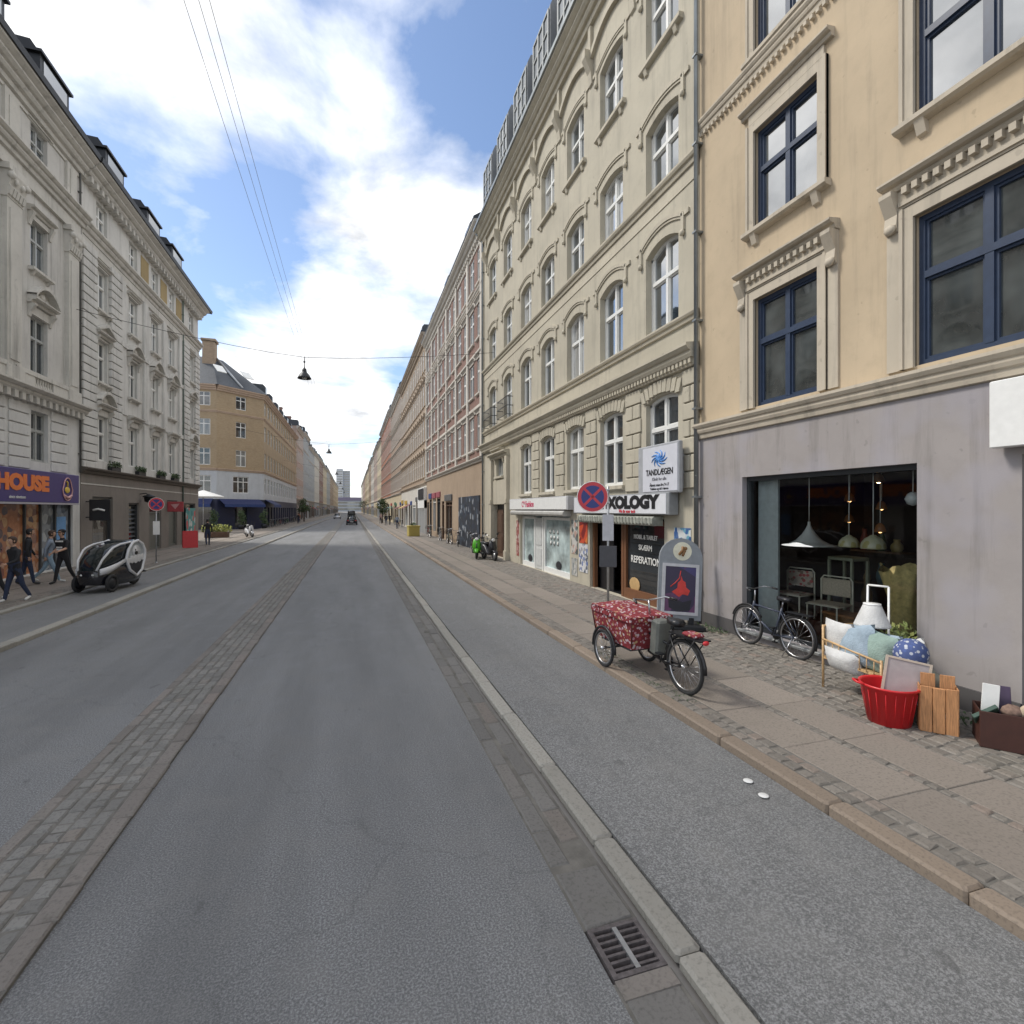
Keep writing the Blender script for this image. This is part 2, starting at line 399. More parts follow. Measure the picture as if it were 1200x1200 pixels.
def simple_win(w, h, fm, pm, rev=.16, cols=2, trans=.65):
    """far window: frame and pane in one mesh"""
    key = ('s', round(w, 2), round(h, 2), fm.name, pm.name, cols, trans, rev)
    if key in WC: return WC[key]
    m = MB(); a, b = -w / 2, w / 2; y = rev - .06
    m.quad((a, rev - .02, 0), (b, rev - .02, 0), (b, rev - .02, h), (a, rev - .02, h), 1)
    f = .09
    m.box(a, a + f, y, rev, 0, h); m.box(b - f, b, y, rev, 0, h); m.box(a + f, b - f, y, rev, 0, f); m.box(a + f, b - f, y, rev, h - f, h)
    for k in range(1, cols): x = a + w * k / cols; m.box(x - .05, x + .05, y - .01, rev, f, h - f)
    if trans: m.box(a + f, b - f, y - .005, rev, h * trans - .05, h * trans + .05)
    WC[key] = m.mesh('window', [fm, pm]); return WC[key]
def cornice(mb, x0, x1, z0, z1, d, mat=0, steps=3, y=0.0):
    """stepped projecting moulding"""
    prof = [(y + .02, z0)]
    for k in range(steps):
        zz = z0 + (z1 - z0) * k / steps; dd = d * (k + 1) / steps
        prof += [(y - dd * .82, zz + (z1 - z0) / steps * .15), (y - dd, zz + (z1 - z0) / steps * .6), (y - dd, z0 + (z1 - z0) * (k + 1) / steps)]
    prof += [(y + .02, z1 + d * .12)]
    mb.prism(prof, x0, x1, mat)
def dentils(mb, x0, x1, z0, z1, d, step, w, mat=0, y=0.0):
    n = int((x1 - x0) / step)
    for i in range(n):
        x = x0 + (i + .5) * (x1 - x0) / n; mb.box(x - w / 2, x + w / 2, y - d, y + .01, z0, z1, mat)
def roof_mesh(x0, x1, z, eave, depth, ridge, mans=0, mat=0):
    """pitched roof behind the eaves; mans > 0 makes a steep lower slope"""
    m = MB()
    if mans: prof = [(-eave, z), (-eave, z + .12), (.9, z + mans), (depth * .5, z + ridge), (depth, z + mans), (depth, z)]
    else: prof = [(-eave, z), (-eave, z + .12), (depth * .5, z + ridge), (depth + .2, z + .1), (depth + .2, z)]
    m.prism(prof, x0, x1, mat); return m
def sides(mb, x0, x1, z, depth, mat=0, ends=(True, True)):
    if ends[0]: mb.quad((x0, 0, 0), (x0, depth, 0), (x0, depth, z), (x0, 0, z), mat)
    if ends[1]: mb.quad((x1, 0, 0), (x1, 0, z), (x1, depth, z), (x1, depth, 0), mat)
    mb.quad((x0, depth, 0), (x0, depth, z), (x1, depth, z), (x1, depth, 0), mat)
def bld_right(name, label, y0, y1, X=7.2, cat='building'):
    return thing(name, label, cat, (X, y1, 0), R(-90))       # local x = y1 - Y, local y = X - 7.2
def bld_left(name, label, y0, y1, X=-11.4, cat='building'):
    return thing(name, label, cat, (X, y0, 0), R(90))        # local x = Y - y0
def hood_mesh(w, z, d, h, mat, brackets=True, ped=None, frieze=0):
    """window head: ledge on consoles, optional pediment ('tri' or 'arc'), over an opening of width w whose head is at z"""
    m = MB(); a, b = -w / 2 - .22, w / 2 + .22
    if frieze: m.box(-w / 2 - .05, w / 2 + .05, -.05, .02, z + .02, z + frieze)
    z0 = z + frieze + .02
    cornice(m, a - .03, b + .03, z0, z0 + h, d, 0, 2)
    if brackets:
        for s in (-1, 1):
            x = s * (w / 2 + .12)
            m.prism([(.02, z0 - .5), (-.05, z0 - .48), (-.09, z0 - .3), (-d * .75, z0 - .06), (-d * .75, z0), (.02, z0)], x - .07, x + .07)
    if ped == 'tri': 
        m.prism([(a - .03, z0 + h + .02), (b + .03, z0 + h + .02), (0, z0 + h + .46)], -d * .35, .02, 0, 'y')
        for s in (-1, 1):
            m.add([(0, -d, z0 + h + .36), (0, -d, z0 + h + .5), (s * (b + .08), -d, z0 + h + .09), (s * (b + .08), -d, z0 + h), (0, .02, z0 + h + .36), (0, .02, z0 + h + .5), (s * (b + .08), .02, z0 + h + .09), (s * (b + .08), .02, z0 + h)], [(0, 1, 2, 3), (1, 5, 6, 2), (0, 3, 7, 4), (2, 6, 7, 3)])
    if ped == 'arc':
        p = arcpts(a - .03, b + .03, z0 + h + .5, .48, 10)
        for (ax, az), (bx, bz) in zip(p, p[1:]):
            m.add([(ax, -d, az), (bx, -d, bz), (bx, -d, bz + .12), (ax, -d, az + .12), (ax, .02, az), (bx, .02, bz), (bx, .02, bz + .12), (ax, .02, az + .12)], [(0, 1, 2, 3), (3, 2, 6, 7), (0, 4, 5, 1)])
            m.quad((ax, -.06, z0 + h), (bx, -.06, z0 + h), (bx, -.06, bz), (ax, -.06, az))
        m.ball((0, -.08, z0 + h + .22), .2, .1, .16, 0, 8); m.ball((.3, -.07, z0 + h + .15), .14, .07, .1, 0, 8); m.ball((-.3, -.07, z0 + h + .15), .14, .07, .1, 0, 8)
    return m.mesh('hood', mat)
def sill_mesh(w, mat, d=.12, h=.1, brackets=False):
    m = MB(); m.prism([(.19, -.02), (.19, .012), (-d, -.005), (-d, -h), (-d * .7, -h - .03), (.02, -h - .05), (.02, -.02)], -w / 2 - .12, w / 2 + .12)
    if brackets:
        for s in (-1, 1): m.prism([(.02, -.3), (-.05, -.27), (-d * .8, -h - .02), (.02, -h - .02)], s * w * .42 - .06, s * w * .42 + .06)
    return m.mesh('sill', mat)
def archhood_mesh(w, h, rise, mat, up=.22, d=.09, ears=True):
    """raised band that follows a segmental head, dropping to small ears"""
    d *= .55; m = MB(); p = arcpts(-w / 2 - .2, w / 2 + .2, h + up, rise * 1.25, 10)
    for k, (dd, t0, t1) in enumerate(((d, .0, .1), (d * .6, .1, .16))):
        for (ax, az), (bx, bz) in zip(p, p[1:]):
            m.add([(ax, -dd, az - t1), (bx, -dd, bz - t1), (bx, -dd, bz - t0), (ax, -dd, az - t0), (ax, .02, az - t1), (bx, .02, bz - t1), (bx, .02, bz - t0), (ax, .02, az - t0)], [(0, 1, 2, 3), (3, 2, 6, 7), (0, 4, 5, 1)])
    if ears:
        for s in (-1, 1):
            x = s * (w / 2 + .2); zz = h + up - rise * 1.25
            m.box(x - .05, x + .05, -d, .02, zz - .42, zz - .02); m.ball((x, -d * .9, zz - .48), .07, .06, .08, 0, 8)
            m.box(min(x, x + s * .22), max(x, x + s * .22), -d * .8, .02, zz - .11, zz - .01)
    return m.mesh('hood', mat)
def downpipe(bld, x, z0, z1, m=ZINC, y=-.09, r=.05):
    t = MB(); t.tube([(x, y, z0), (x, y, z1 - .5), (x, y - .1, z1 - .2), (x, y - .42, z1)], r, 10)
    z = z0 + .8
    while z < z1 - .8: t.box(x - r - .012, x + r + .012, y - r - .012, .0, z, z + .04); z += 1.9
    return t.build('downpipe', m, bld)

# ------------------------------------------------------------------ ground
g = MB(); g.quad((-900, -300, -.03), (900, -300, -.03), (900, 1500, -.03), (-900, 1500, -.03)); struct('ground', g, PLAZA)
FAR = 470
def strip(mb, x0, x1, y0, y1, z, zb=-.02, mat=0): mb.box(x0, x1, y0, y1, zb, z, mat)
g = MB(); strip(g, -6.1, 1.36, -14, FAR, 0); struct('road', g, ASPH)
g = MB(); strip(g, 1.95, 3.77, -14, FAR, .06); strip(g, -8.0, -6.32, -14, FAR, .08); struct('cycle_track', g, ASPH2)
rk = random.Random(3)
def kerb(mb, x0, x1, y0, y1, z, zb, L=1.1, b=.02):
    y = y0
    while y < y1:
        l = L * rk.uniform(.8, 1.25); e = rk.uniform(-.006, .006)
        mb.bbox(x0 + e, x1 + e, y + .006, y + l, zb, z + rk.uniform(-.006, .006), b); y += l
g = MB(); kerb(g, 1.77, 1.94, -14, 130, .064, -.02); strip(g, 1.77, 1.94, 130, FAR, .064); struct('track_kerb', g, KERB)
g = MB(); kerb(g, 3.77, 3.96, -14, 130, .155, -.02); strip(g, 3.77, 3.96, 130, FAR, .155); struct('kerb', g, KERB2)
g = MB(); kerb(g, -6.32, -6.1, -14, 130, .1, -.02); strip(g, -6.32, -6.1, 130, FAR, .1); kerb(g, -8.16, -8.0, -14, 130, .155, -.02); strip(g, -8.16, -8.0, 130, FAR, .155); struct('kerb', g, KERB)
def setts(mb, x0, x1, y0, y1, sx, sy, z, zb, jit=.18, gap=.012, tilt=.006, dome=.004):
    ny = int((y1 - y0) / sy); nx = max(1, round((x1 - x0) / sx)); ax = (x1 - x0) / nx
    for i in range(nx):
        y = y0 + rk.uniform(0, sy)
        while y < y1:
            l = min(sy * rk.uniform(1 - jit, 1 + jit), y1 - y); xa = x0 + i * ax + gap / 2 + rk.uniform(-.006, .006); xb = x0 + (i + 1) * ax - gap / 2 + rk.uniform(-.006, .006)
            if l < .05: break
            zz = z + rk.uniform(-tilt, tilt); ya, yb = y + gap / 2, y + l - gap / 2; i_ = .014
            s = [rk.uniform(-.01, .01) for _ in range(4)]
            vs = [(xa, ya + s[0], zb), (xb, ya + s[1], zb), (xb, yb + s[2], zb), (xa, yb + s[3], zb), (xa, ya + s[0], zz - .012), (xb, ya + s[1], zz - .012), (xb, yb + s[2], zz - .012), (xa, yb + s[3], zz - .012),
                  (xa + i_, ya + i_, zz), (xb - i_, ya + i_, zz + rk.uniform(-dome, dome)), (xb - i_, yb - i_, zz), (xa + i_, yb - i_, zz + rk.uniform(-dome, dome))]
            mb.add(vs, [(0, 1, 5, 4), (1, 2, 6, 5), (2, 3, 7, 6), (3, 0, 4, 7), (4, 5, 9, 8), (5, 6, 10, 9), (6, 7, 11, 10), (7, 4, 8, 11), (8, 9, 10, 11)]); y += l
# raised cobbled strip along the middle of the road
g = MB(); strip(g, -2.56, -1.77, -14, FAR, .021); struct('joint_bed', g, DIRT)
g = MB(); setts(g, -2.44, -1.92, -4, 62, .13, .17, .03, .0, .35, .014, .008); struct('centre_strip', g, COBBLE)
g = MB(); setts(g, -2.57, -2.44, -4, 62, .13, .42, .026, .0, .3); setts(g, -1.92, -1.76, -4, 62, .16, .42, .032, .0, .3); struct('centre_strip_edge', g, EDGESTONE)
g = MB(); strip(g, -2.55, -1.78, 62, FAR, .03); struct('centre_strip', g, COBBLE)
# gutter
g = MB(); setts(g, 1.37, 1.72, -4, 2.5, .35, .6, .004, -.02, .2); setts(g, 1.37, 1.72, 2.88, 3.4, .35, .5, .004, -.02, .1); setts(g, 1.37, 1.53, 3.4, 60, .16, .5, .004, -.02, .3); setts(g, 1.55, 1.72, 3.4, 60, .17, .6, .006, -.02, .3); struct('gutter', g, stone('gutter_stone', (.165, .158, .148), (.18, .155, .135), .8, .85, 1.12))
g = MB(); strip(g, 1.36, 1.73, -14, 2.51, -.003, -.2); strip(g, 1.36, 1.73, 2.88, FAR, -.003, -.2); struct('gutter_bed', g, DIRT)
# right footway
g = MB(); strip(g, 3.96, 7.4, -14, FAR, .137); strip(g, -11.6, -8.16, -14, FAR, .125); strip(g, -60, -11.6, 45.2, 70.8, .125); struct('footway_bed', g, DIRT)
def slabs(mb, x0, x1, y0, y1, n, L, z):
    w = (x1 - x0) / n
    for k in range(n):
        y = y0 + rk.uniform(0, .3)
        while y < y1: mb.bbox(x0 + k * w + .004, x0 + (k + 1) * w - .004, y + .004, y + L - .004, .1, z + rk.uniform(-.003, .003), .006); y += L
g = MB(); slabs(g, 4.24, 4.88, -3, 130, 1, 1.0, .145); slabs(g, 4.99, 5.62, -3, 130, 1, 1.0, .145); strip(g, 4.24, 5.62, 130, FAR, .145, .1)
struct('footway_slab_paving', g, SLAB)
g = MB(); setts(g, 3.97, 4.23, -3, 60, .13, .16, .148, .1); setts(g, 4.885, 4.985, -3, 60, .1, .12, .147, .1); setts(g, 5.63, 7.19, -3, 40, .13, .17, .147, .1); strip(g, 5.63, 7.19, 40, FAR, .147, .1); strip(g, 3.97, 4.23, 60, FAR, .147, .1)
struct('footway_setts', g, COBBLE2)
# left footway
g = MB(); slabs(g, -9.9, -8.75, 10, 130, 2, 1.0, .145); slabs(g, -10.9, -9.98, 10, 130, 1, 1.0, .145); strip(g, -10.9, -8.75, 130, FAR, .145, .1); strip(g, -60, -11.6, 45.4, 70.6, .14, .1)
struct('footway_slab_paving', g, SLAB)
g = MB(); setts(g, -8.73, -8.17, 10, 70, .14, .17, .148, .1); setts(g, -11.39, -10.92, 10, 70, .15, .17, .148, .1); strip(g, -11.39, -10.92, 70, FAR, .147, .1); strip(g, -8.73, -8.17, 70, FAR, .147, .1)
struct('footway_setts', g, COBBLE2)
# moss and dirt gathered in the joints along the kerb
# ------------------------------------------------------------------ yellow building (right, nearest)
Y1 = 9.4
yb = bld_right('yellow_building', 'yellow rendered building with blue window frames above a grey shop front on the right', -8, Y1)
U = lambda Y: Y1 - Y
m = MB(); ops = []; ywins = []
def yb_bay(Ya, Yb, cols, hoods):
    w = Yb - Ya
    for (z0, z1) in ((4.52, 6.52), (7.82, 9.66), (11.05, 13.0), (14.4, 16.2)):
        ops.append((U(Yb), U(Ya), z0, z1, 0)); ywins.append((U((Ya + Yb) / 2), z0, w, z1 - z0, cols))
yb_bay(6.42, 7.8, 2, 1); yb_bay(2.55, 4.94, 3, 1); yb_bay(-.2, 1.18, 2, 1); yb_bay(-4.2, -2.0, 3, 1)
wall(m, 0, Y1 + 8, 4.16, 18.6, ops, 0, .16)
sides(m, 0, Y1 + 8, 18.6, 11)
m.build('wall', YELLOW, yb)
m = MB(); wall(m, 0, Y1 + 8, .0, 4.1, [(U(8.1), U(4.9), .32, 3.22, 0), (U(3.78), U(.9), .32, 3.22, 0), (U(-.6), U(-2), .14, 2.9, 0)], -.03, .22)
m.build('ground_floor_wall', MAUVE, yb)
PLM = plaster('dark_plinth', (.09, .085, .085), .3)
for a_, b_ in ((0, U(8.1)), (U(4.9), U(3.78)), (U(.9), U(-.6))): MB().box(a_, b_, -.06, -.03, .0, .42).build('plinth', PLM, yb)
m = MB(); cornice(m, 0, Y1 + 8, 4.1, 4.42, .17, 0, 3, -.03); m.build('shop_cornice', STONE_TRIM, yb)
m = MB(); cornice(m, 0, Y1 + 8, 10.68, 10.94, .12, 0, 3); dentils(m, 0.05, Y1 + 8, 10.6, 10.66, .07, .12, .06); m.build('string_course', STONE_TRIM, yb)
m = MB(); cornice(m, 0, Y1 + 8, 17.9, 18.6, .5, 0, 4); m.build('eaves_cornice', STONE_TRIM, yb)
roof_mesh(0, Y1 + 8, 18.6, .6, 11, 4.5).build('roof', SLATE, yb)
for (x, z, w, h, cols) in ywins:
    ex = []
    A = MB(); f = .17
    A.box(-w / 2 - f, -w / 2, -.05, .02, -.02, h + .16); A.box(w / 2, w / 2 + f, -.05, .02, -.02, h + .16); A.box(-w / 2, w / 2, -.05, .02, h, h + .16)
    A.box(-w / 2 - f, -w / 2 - f + .05, -.075, .02, -.02, h + .16); A.box(w / 2 + f - .05, w / 2 + f, -.075, .02, -.02, h + .16)
    if z < 5: 
        for s in (-1, 1): A.box(s * (w / 2 + .27) - .09, s * (w / 2 + .27) + .09, -.035, .02, -.02, h + .05)
    ex.append(('architrave', A.mesh('architrave', STONE_TRIM)))
    H = MB()
    if z < 5:
        a = w / 2 + .27
        H.box(-a, a, -.06, .02, h + .17, h + .42)
        H.box(-a + .1, a - .1, -.085, .02, h + .2, h + .26); dentils(H, -a + .15, a - .15, h + .33, h + .42, .14, .13, .07)
        cornice(H, -a - .1, a + .1, h + .42, h + .57, .22, 0, 2)
        for s in (-1, 1):
            x0 = s * a; H.prism([(.02, h - .12), (-.06, h - .1), (-.1, h - .02), (-.08, h + .12), (-.2, h + .36), (-.2, h + .42), (.02, h + .42)], x0 - .085, x0 + .085)
            H.ball((x0, -.1, h - .06), .085, .05, .07, 0, 8)
    elif z < 9:
        H.box(-w / 2 - .12, w / 2 + .12, -.045, .02, h + .17, h + .34); cornice(H, -w / 2 - .28, w / 2 + .28, h + .34, h + .48, .16, 0, 2)
    else: cornice(H, -w / 2 - .25, w / 2 + .25, h + .2, h + .34, .16, 0, 2)
    ex.append(('hood', H.mesh('hood', STONE_TRIM)))
    if z > 5: ex.append(('sill', sill_mesh(w + .2, STONE_TRIM, .14, .07, True)))
    window(yb, x, z, w, h, ex, cols=cols, trans=.60, fm=BLUEWIN, pm=(PANE_CLEAN if z < 7 else PANE_SKY), rev=.16, fw=.075)
downpipe(yb, .05, .15, 18.4, ZINC, -.13)
# ------------------------------------------------------------------ beige building
B0, B1 = 9.42, 28.6
bb = bld_right('beige_building', 'beige stucco building with arched white windows above two small shops on the right', B0, B1)
U2 = lambda Y: B1 - Y
LB = B1 - B0
bays = [10.85, 13.4, 15.92, 18.48, 21.05, 23.8, 26.6]
ops_g, ops_u = [], []
arch = .13
for i, Y in enumerate(bays):
    if i < 5: ops_g.append((U2(Y) - .68, U2(Y) + .68, 3.28, 5.4, arch))
    for z0, z1, r in ((7.02, 9.2, .2), (10.5, 12.35, .15), (13.95, 16.0, .15)): ops_u.append((U2(Y) - .69, U2(Y) + .69, z0, z1, r))
ops_g.append((U2(25.25) - .62, U2(25.25) + .62, 4.3, 5.35, 0))
ops_g.append((U2(26.35), U2(23.9), .14, 2.85, 0))
ops_g.append((U2(21.85), U2(16.35), .14, 2.36, 0)); ops_g.append((U2(14.8), U2(10.72), .14, 2.36, 0))
m = MB(); wall(m, 0, LB, 6.1, 18.4, ops_u, 0, .26); sides(m, 0, LB, 18.4, 12); m.build('wall', BEIGE, bb)
m = MB(); wall(m, 0, LB, 0, 5.75, ops_g, 0, .26)
# rusticated blocks beside the first-floor windows
edges = [0] + [v for Y in bays[:5][::-1] for v in (U2(Y) - .9, U2(Y) + .9)] + [LB]
for k in range(2, len(edges), 2):
    xa, xb = edges[k], edges[k + 1]
    if k == 0 or xb - xa < .2: continue
    for j in range(7):
        z = 3.05 + j * .385
        if xb - xa > .5 and j % 2: m.bbox(xa + .02, (xa + xb) / 2 - .015, -.05, .01, z + .025, z + .385, .02); m.bbox((xa + xb) / 2 + .015, xb - .02, -.05, .01, z + .025, z + .385, .02)
        else: m.bbox(xa - .02, xb + .02, -.05, .01, z + .025, z + .385, .02)
for Y in bays[:5]:                                             # voussoirs over the first-floor windows
    for q in range(-4, 5):
        x = U2(Y) + q * .175; zz = 5.44 - arch * (q / 4) ** 2; t = q * .09
        m.add([(x - .08, -.06, zz), (x + .08, -.06, zz), (x + .085 + t * .3, -.06, zz + .3), (x - .085 + t * .3, -.06, zz + .3), (x - .08, .01, zz), (x + .08, .01, zz), (x + .085 + t * .3, .01, zz + .3), (x - .085 + t * .3, .01, zz + .3)], [(0, 1, 2, 3), (0, 4, 5, 1), (1, 5, 6, 2), (2, 6, 7, 3), (3, 7, 4, 0)])
m.build('ground_floor_wall', BEIGE, bb)
m = MB(); cornice(m, 0, LB, 5.75, 6.22, .34, 0, 3); dentils(m, .05, LB - .05, 5.82, 5.93, .17, .15, .085); m.build('belt_cornice', BEIGE_TRIM, bb)
m = MB(); cornice(m, 0, LB, 6.78, 6.98, .13, 0, 2); m.build('string_course', BEIGE_TRIM, bb)
m = MB(); cornice(m, 0, LB, 10.22, 10.46, .15, 0, 2); m.box(0, LB, -.02, .01, 9.9, 10.22); m.build('string_course', BEIGE_TRIM, bb)
m = MB(); cornice(m, 0, LB, 17.75, 18.45, .55, 0, 4)
for Y in bays: # arcade of shallow arches under the eaves
    p = arcpts(U2(Y) - 1.12, U2(Y) + 1.12, 17.1, .42, 10)
    for (ax, az), (bx, bz) in zip(p, p[1:]): m.add([(ax, -.12, az), (bx, -.12, bz), (bx, -.12, bz + .2), (ax, -.12, az + .2), (ax, .01, az), (bx, .01, bz), (bx, .01, bz + .2), (ax, .01, az + .2)], [(0, 1, 2, 3), (3, 2, 6, 7), (0, 4, 5, 1)])
for x in [U2(Y) + 1.27 for Y in bays] + [U2(bays[-1]) - 1.25]: m.prism([(.01, 15.9), (-.06, 15.95), (-.1, 16.3), (-.3, 16.7), (-.3, 16.95), (.01, 16.95)], max(0, x - .11), min(LB, x + .11)); m.box(max(0, x - .09), min(LB, x + .09), -.1, .01, 16.95, 17.75)
m.build('eaves_cornice', BEIGE_TRIM, bb)
m = MB(); m.prism([(-.62, 18.45), (-.62, 18.6), (-.5, 18.62), (-.45, 18.45)], 0, LB); m.build('gutter', ZINC, bb)
rf = roof_mesh(0, LB, 18.45, .5, 12, 4.6, 3.2).build('roof', SLATE, bb)
for i, Y in enumerate(bays):
    d = MB(); x = U2(Y); w = .8
    d.prism([(-.25, 18.75), (-.25, 21.2), (-.1, 21.55), (1.6, 21.6), (1.6, 18.75)], x - w - .12, x + w + .12)
    o = d.build('dormer', plain('dormer_zinc', (.2, .21, .22), .6) if i == 0 else bpy.data.materials['dormer_zinc'], bb)
    d = MB(); y = -.27
    d.box(x - w, x + w, y, y + .01, 18.95, 21.05, 1)
    for k in range(4): xx = x - w + k * 2 * w / 3; d.box(xx - .05, xx + .05, y - .04, y, 18.9, 21.1)
    for k in range(4): zz = 18.92 + k * .72; d.box(x - w - .04, x + w + .04, y - .035, y - .002, zz - .035, zz + .035)
    d.build('dormer_window', [GREYWIN, PANE_SKY], o)
for i, Y in enumerate(bays):
    if i < 5:
        window(bb, U2(Y), 3.28, 1.36, 2.12, [('sill', sill_mesh(1.36, BEIGE_TRIM, .1, .1))], rise=arch, trans=.62, fm=WHITEWIN, pm=PANE, rev=.22, fw=.075)
    window(bb, U2(Y), 7.02, 1.38, 2.18, [('hood', archhood_mesh(1.38, 2.18, .2, BEIGE_TRIM, .42, .1))], rise=.2, trans=.6, fm=WHITEWIN, pm=PANE_UP, rev=.26, fw=.075)
    window(bb, U2(Y), 10.5, 1.38, 1.85, [('hood', archhood_mesh(1.38, 1.85, .15, BEIGE_TRIM, .38, .1))], rise=.15, trans=.6, fm=WHITEWIN, pm=PANE_UP, rev=.26, fw=.075)
    window(bb, U2(Y), 13.95, 1.38, 2.05, [('hood', archhood_mesh(1.38, 2.05, .15, BEIGE_TRIM, .3, .09)), ('sill', sill_mesh(1.5, BEIGE_TRIM, .12, .1, True))], rise=.15, trans=.6, fm=WHITEWIN, pm=PANE_UP, rev=.26, fw=.075)
window(bb, U2(25.25), 4.3, 1.24, 1.05, [('hood', hood_mesh(1.24, 1.05, .3, .22, BEIGE_TRIM, True, None, .1)), ('sill', sill_mesh(1.2, BEIGE_TRIM))], trans=0, fm=GREYWIN, pm=PANE, rev=.22)
# french balconies at the far bays
for Y in (23.8, 26.6):
    m = MB(); x = U2(Y)
    for z in (7.08, 7.5, 7.92): m.tube([(x - .85, .0, z), (x - .85, -.3, z), (x + .85, -.3, z), (x + .85, .0, z)], .018, 6)
    for k in range(15): m.tube([(x - .84 + k * .12, -.3, 7.08), (x - .84 + k * .12, -.3, 7.92)], .009, 5)
    m.build('balcony_rail', DARKMETAL, bb)
# portal
m = MB()
for s in (-1, 1):
    x = U2(25.12) + s * 1.42; m.box(x - .17, x + .17, -.16, .01, .14, 5.2); m.box(x - .21, x + .21, -.2, .01, .14, .6); m.box(x - .2, x + .2, -.2, .01, 2.9, 3.1)
m.box(U2(25.12) - 1.25, U2(25.12) + 1.25, -.05, .01, 2.87, 4.1); cornice(m, U2(25.12) - 1.6, U2(25.12) + 1.6, 5.2, 5.5, .3, 0, 2)
m.build('portal', BEIGE_TRIM, bb)
m = MB(); m.box(U2(26.33), U2(25.2), .18, .26, .14, 2.6); m.box(U2(26.2), U2(25.35), .15, .19, .4, 1.2); m.box(U2(26.2), U2(25.35), .15, .19, 1.4, 2.4); m.box(U2(25.2), U2(23.92), 1.2, 1.25, .14, 2.84, 1); m.box(U2(26.33), U2(25.2), .2, .24, 2.6, 2.84, 1)
m.build('door', [DOORWOOD, BLACK], bb)
downpipe(bb, .14, .15, 18.3, ZINC)
# --- left small shop (white)
sh = MB(); x0, x1 = U2(21.85), U2(16.35)
for x in (x0 + .06, x0 + 1.6, x0 + 2.55, x0 + 2.75, x1 - .06): sh.box(x - .06, x + .06, .1, .2, .14, 2.3)
sh.box(x0 + .12, x0 + 1.54, .1, .2, 2.2, 2.3); sh.box(x0 + .12, x0 + 1.54, .1, .2, .14, .34); sh.box(x0 + 2.81, x1 - .12, .1, .2, .14, .34); sh.box(x0 + 2.81, x1 - .12, .1, .2, 2.2, 2.3)
so = sh.build('shop_front', WHITE, bb, label if False else (0, 0, 0))
p = MB(); p.quad((x0, .17, .14), (x1, .17, .14), (x1, .17, 2.36), (x0, .17, 2.36)); p.build('pane', glass_dark('pale_shop_pane', (.20, .24, .24), (.34, .37, .37), .5, 1.5), so)
p = MB(); p.box(x0 + 1.66, x0 + 2.49, .12, .17, .16, 2.25); p.box(x0 + 1.76, x0 + 2.39, .1, .125, .3, 1.0); p.box(x0 + 1.76, x0 + 2.39, .1, .125, 1.15, 2.1); p.build('door', plain('grey_white_door', (.55, .56, .55), .5), so)
STICK = plain('black_sticker', (.02, .02, .025), .5)
d = MB(); rs = random.Random(5)
for k in range(9): x = x0 + 3.3 + (k % 3) * .34; z = 1.3 + (k // 3) * .22; d.lathe([(.09, 0), (.0, .004)], 7, 0, (0, 0, 0), Matrix.Translation((x + rs.uniform(-.05, .05), .155, z)) @ Matrix.Rotation(R(90), 4, 'X'))
d.build('window_sticker', WHITE, so)
d = MB()
for k in range(2): d.ball((x0 + .9 + k * 3.2, .16, .5), .28, .012, .17, 0, 10)
d.build('graffiti', STICK, so)
m = MB(); m.prism([(-.02, 2.36), (-.3, 2.36), (-.34, 2.42), (-.34, 2.5), (-.28, 2.55), (-.02, 2.55)], U2(22.3), U2(16.2)); m.build('shutter_box', plain('grey_shutter_box', (.42, .41, .38), .5, 0, .2, 3), bb)
# --- repair shop
sh = MB(); x0, x1 = U2(14.8), U2(10.72)
for x in (x0 + .06, x0 + 1.88, x0 + 2.02, x1 - .06): sh.box(x - .06, x + .06, .1, .22, .14, 2.3)
sh.box(x0 + 2.08, x1 - .12, .08, .22, .14, .42); sh.box(x0 + 2.08, x1 - .12, .1, .22, 2.18, 2.3); sh.box(x0 + .12, x0 + 1.82, .1, .22, 2.18, 2.3)
so = sh.build('shop_front', plain('brown_shop_frame', (.17, .075, .035), .5), bb)
p = MB(); p.quad((x0 + 2.0, .17, .14), (x1, .17, .14), (x1, .17, 2.36), (x0 + 2.0, .17, 2.36)); p.build('pane', SHOPGLASS, so)
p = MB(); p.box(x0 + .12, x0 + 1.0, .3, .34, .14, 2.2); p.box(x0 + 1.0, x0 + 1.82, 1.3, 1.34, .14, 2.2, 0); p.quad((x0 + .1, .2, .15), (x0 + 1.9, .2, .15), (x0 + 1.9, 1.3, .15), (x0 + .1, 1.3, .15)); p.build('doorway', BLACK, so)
for z, t, s in ((1.86, 'MOBIL & TABLET', .16), (1.58, 'SKÆRM', .2), (1.24, 'REPERATION', .26)): lettering(t, s, WHITE, so, (x0 + 2.98, .155, z), .003, .004, 'CENTER', .95)
d = MB(); d.ball((x0 + 2.45, .155, .55), .28, .01, .2, 0, 12); d.build('window_sticker', plain('tan_sticker', (.5, .33, .15), .6), so)
m = MB(); m.prism([(-.02, 2.2), (-.28, 2.2), (-.33, 2.26), (-.33, 2.38), (-.26, 2.43), (-.02, 2.43)], U2(15.0), U2(10.75))
for k in range(26): x = U2(14.95) + k * .163; m.box(x, x + .05, -.345, -.32, 2.23, 2.4)
m.build('shutter_box', plain('grimy_shutter_box', (.3, .31, .27), .5, 0, .5, 6), bb)
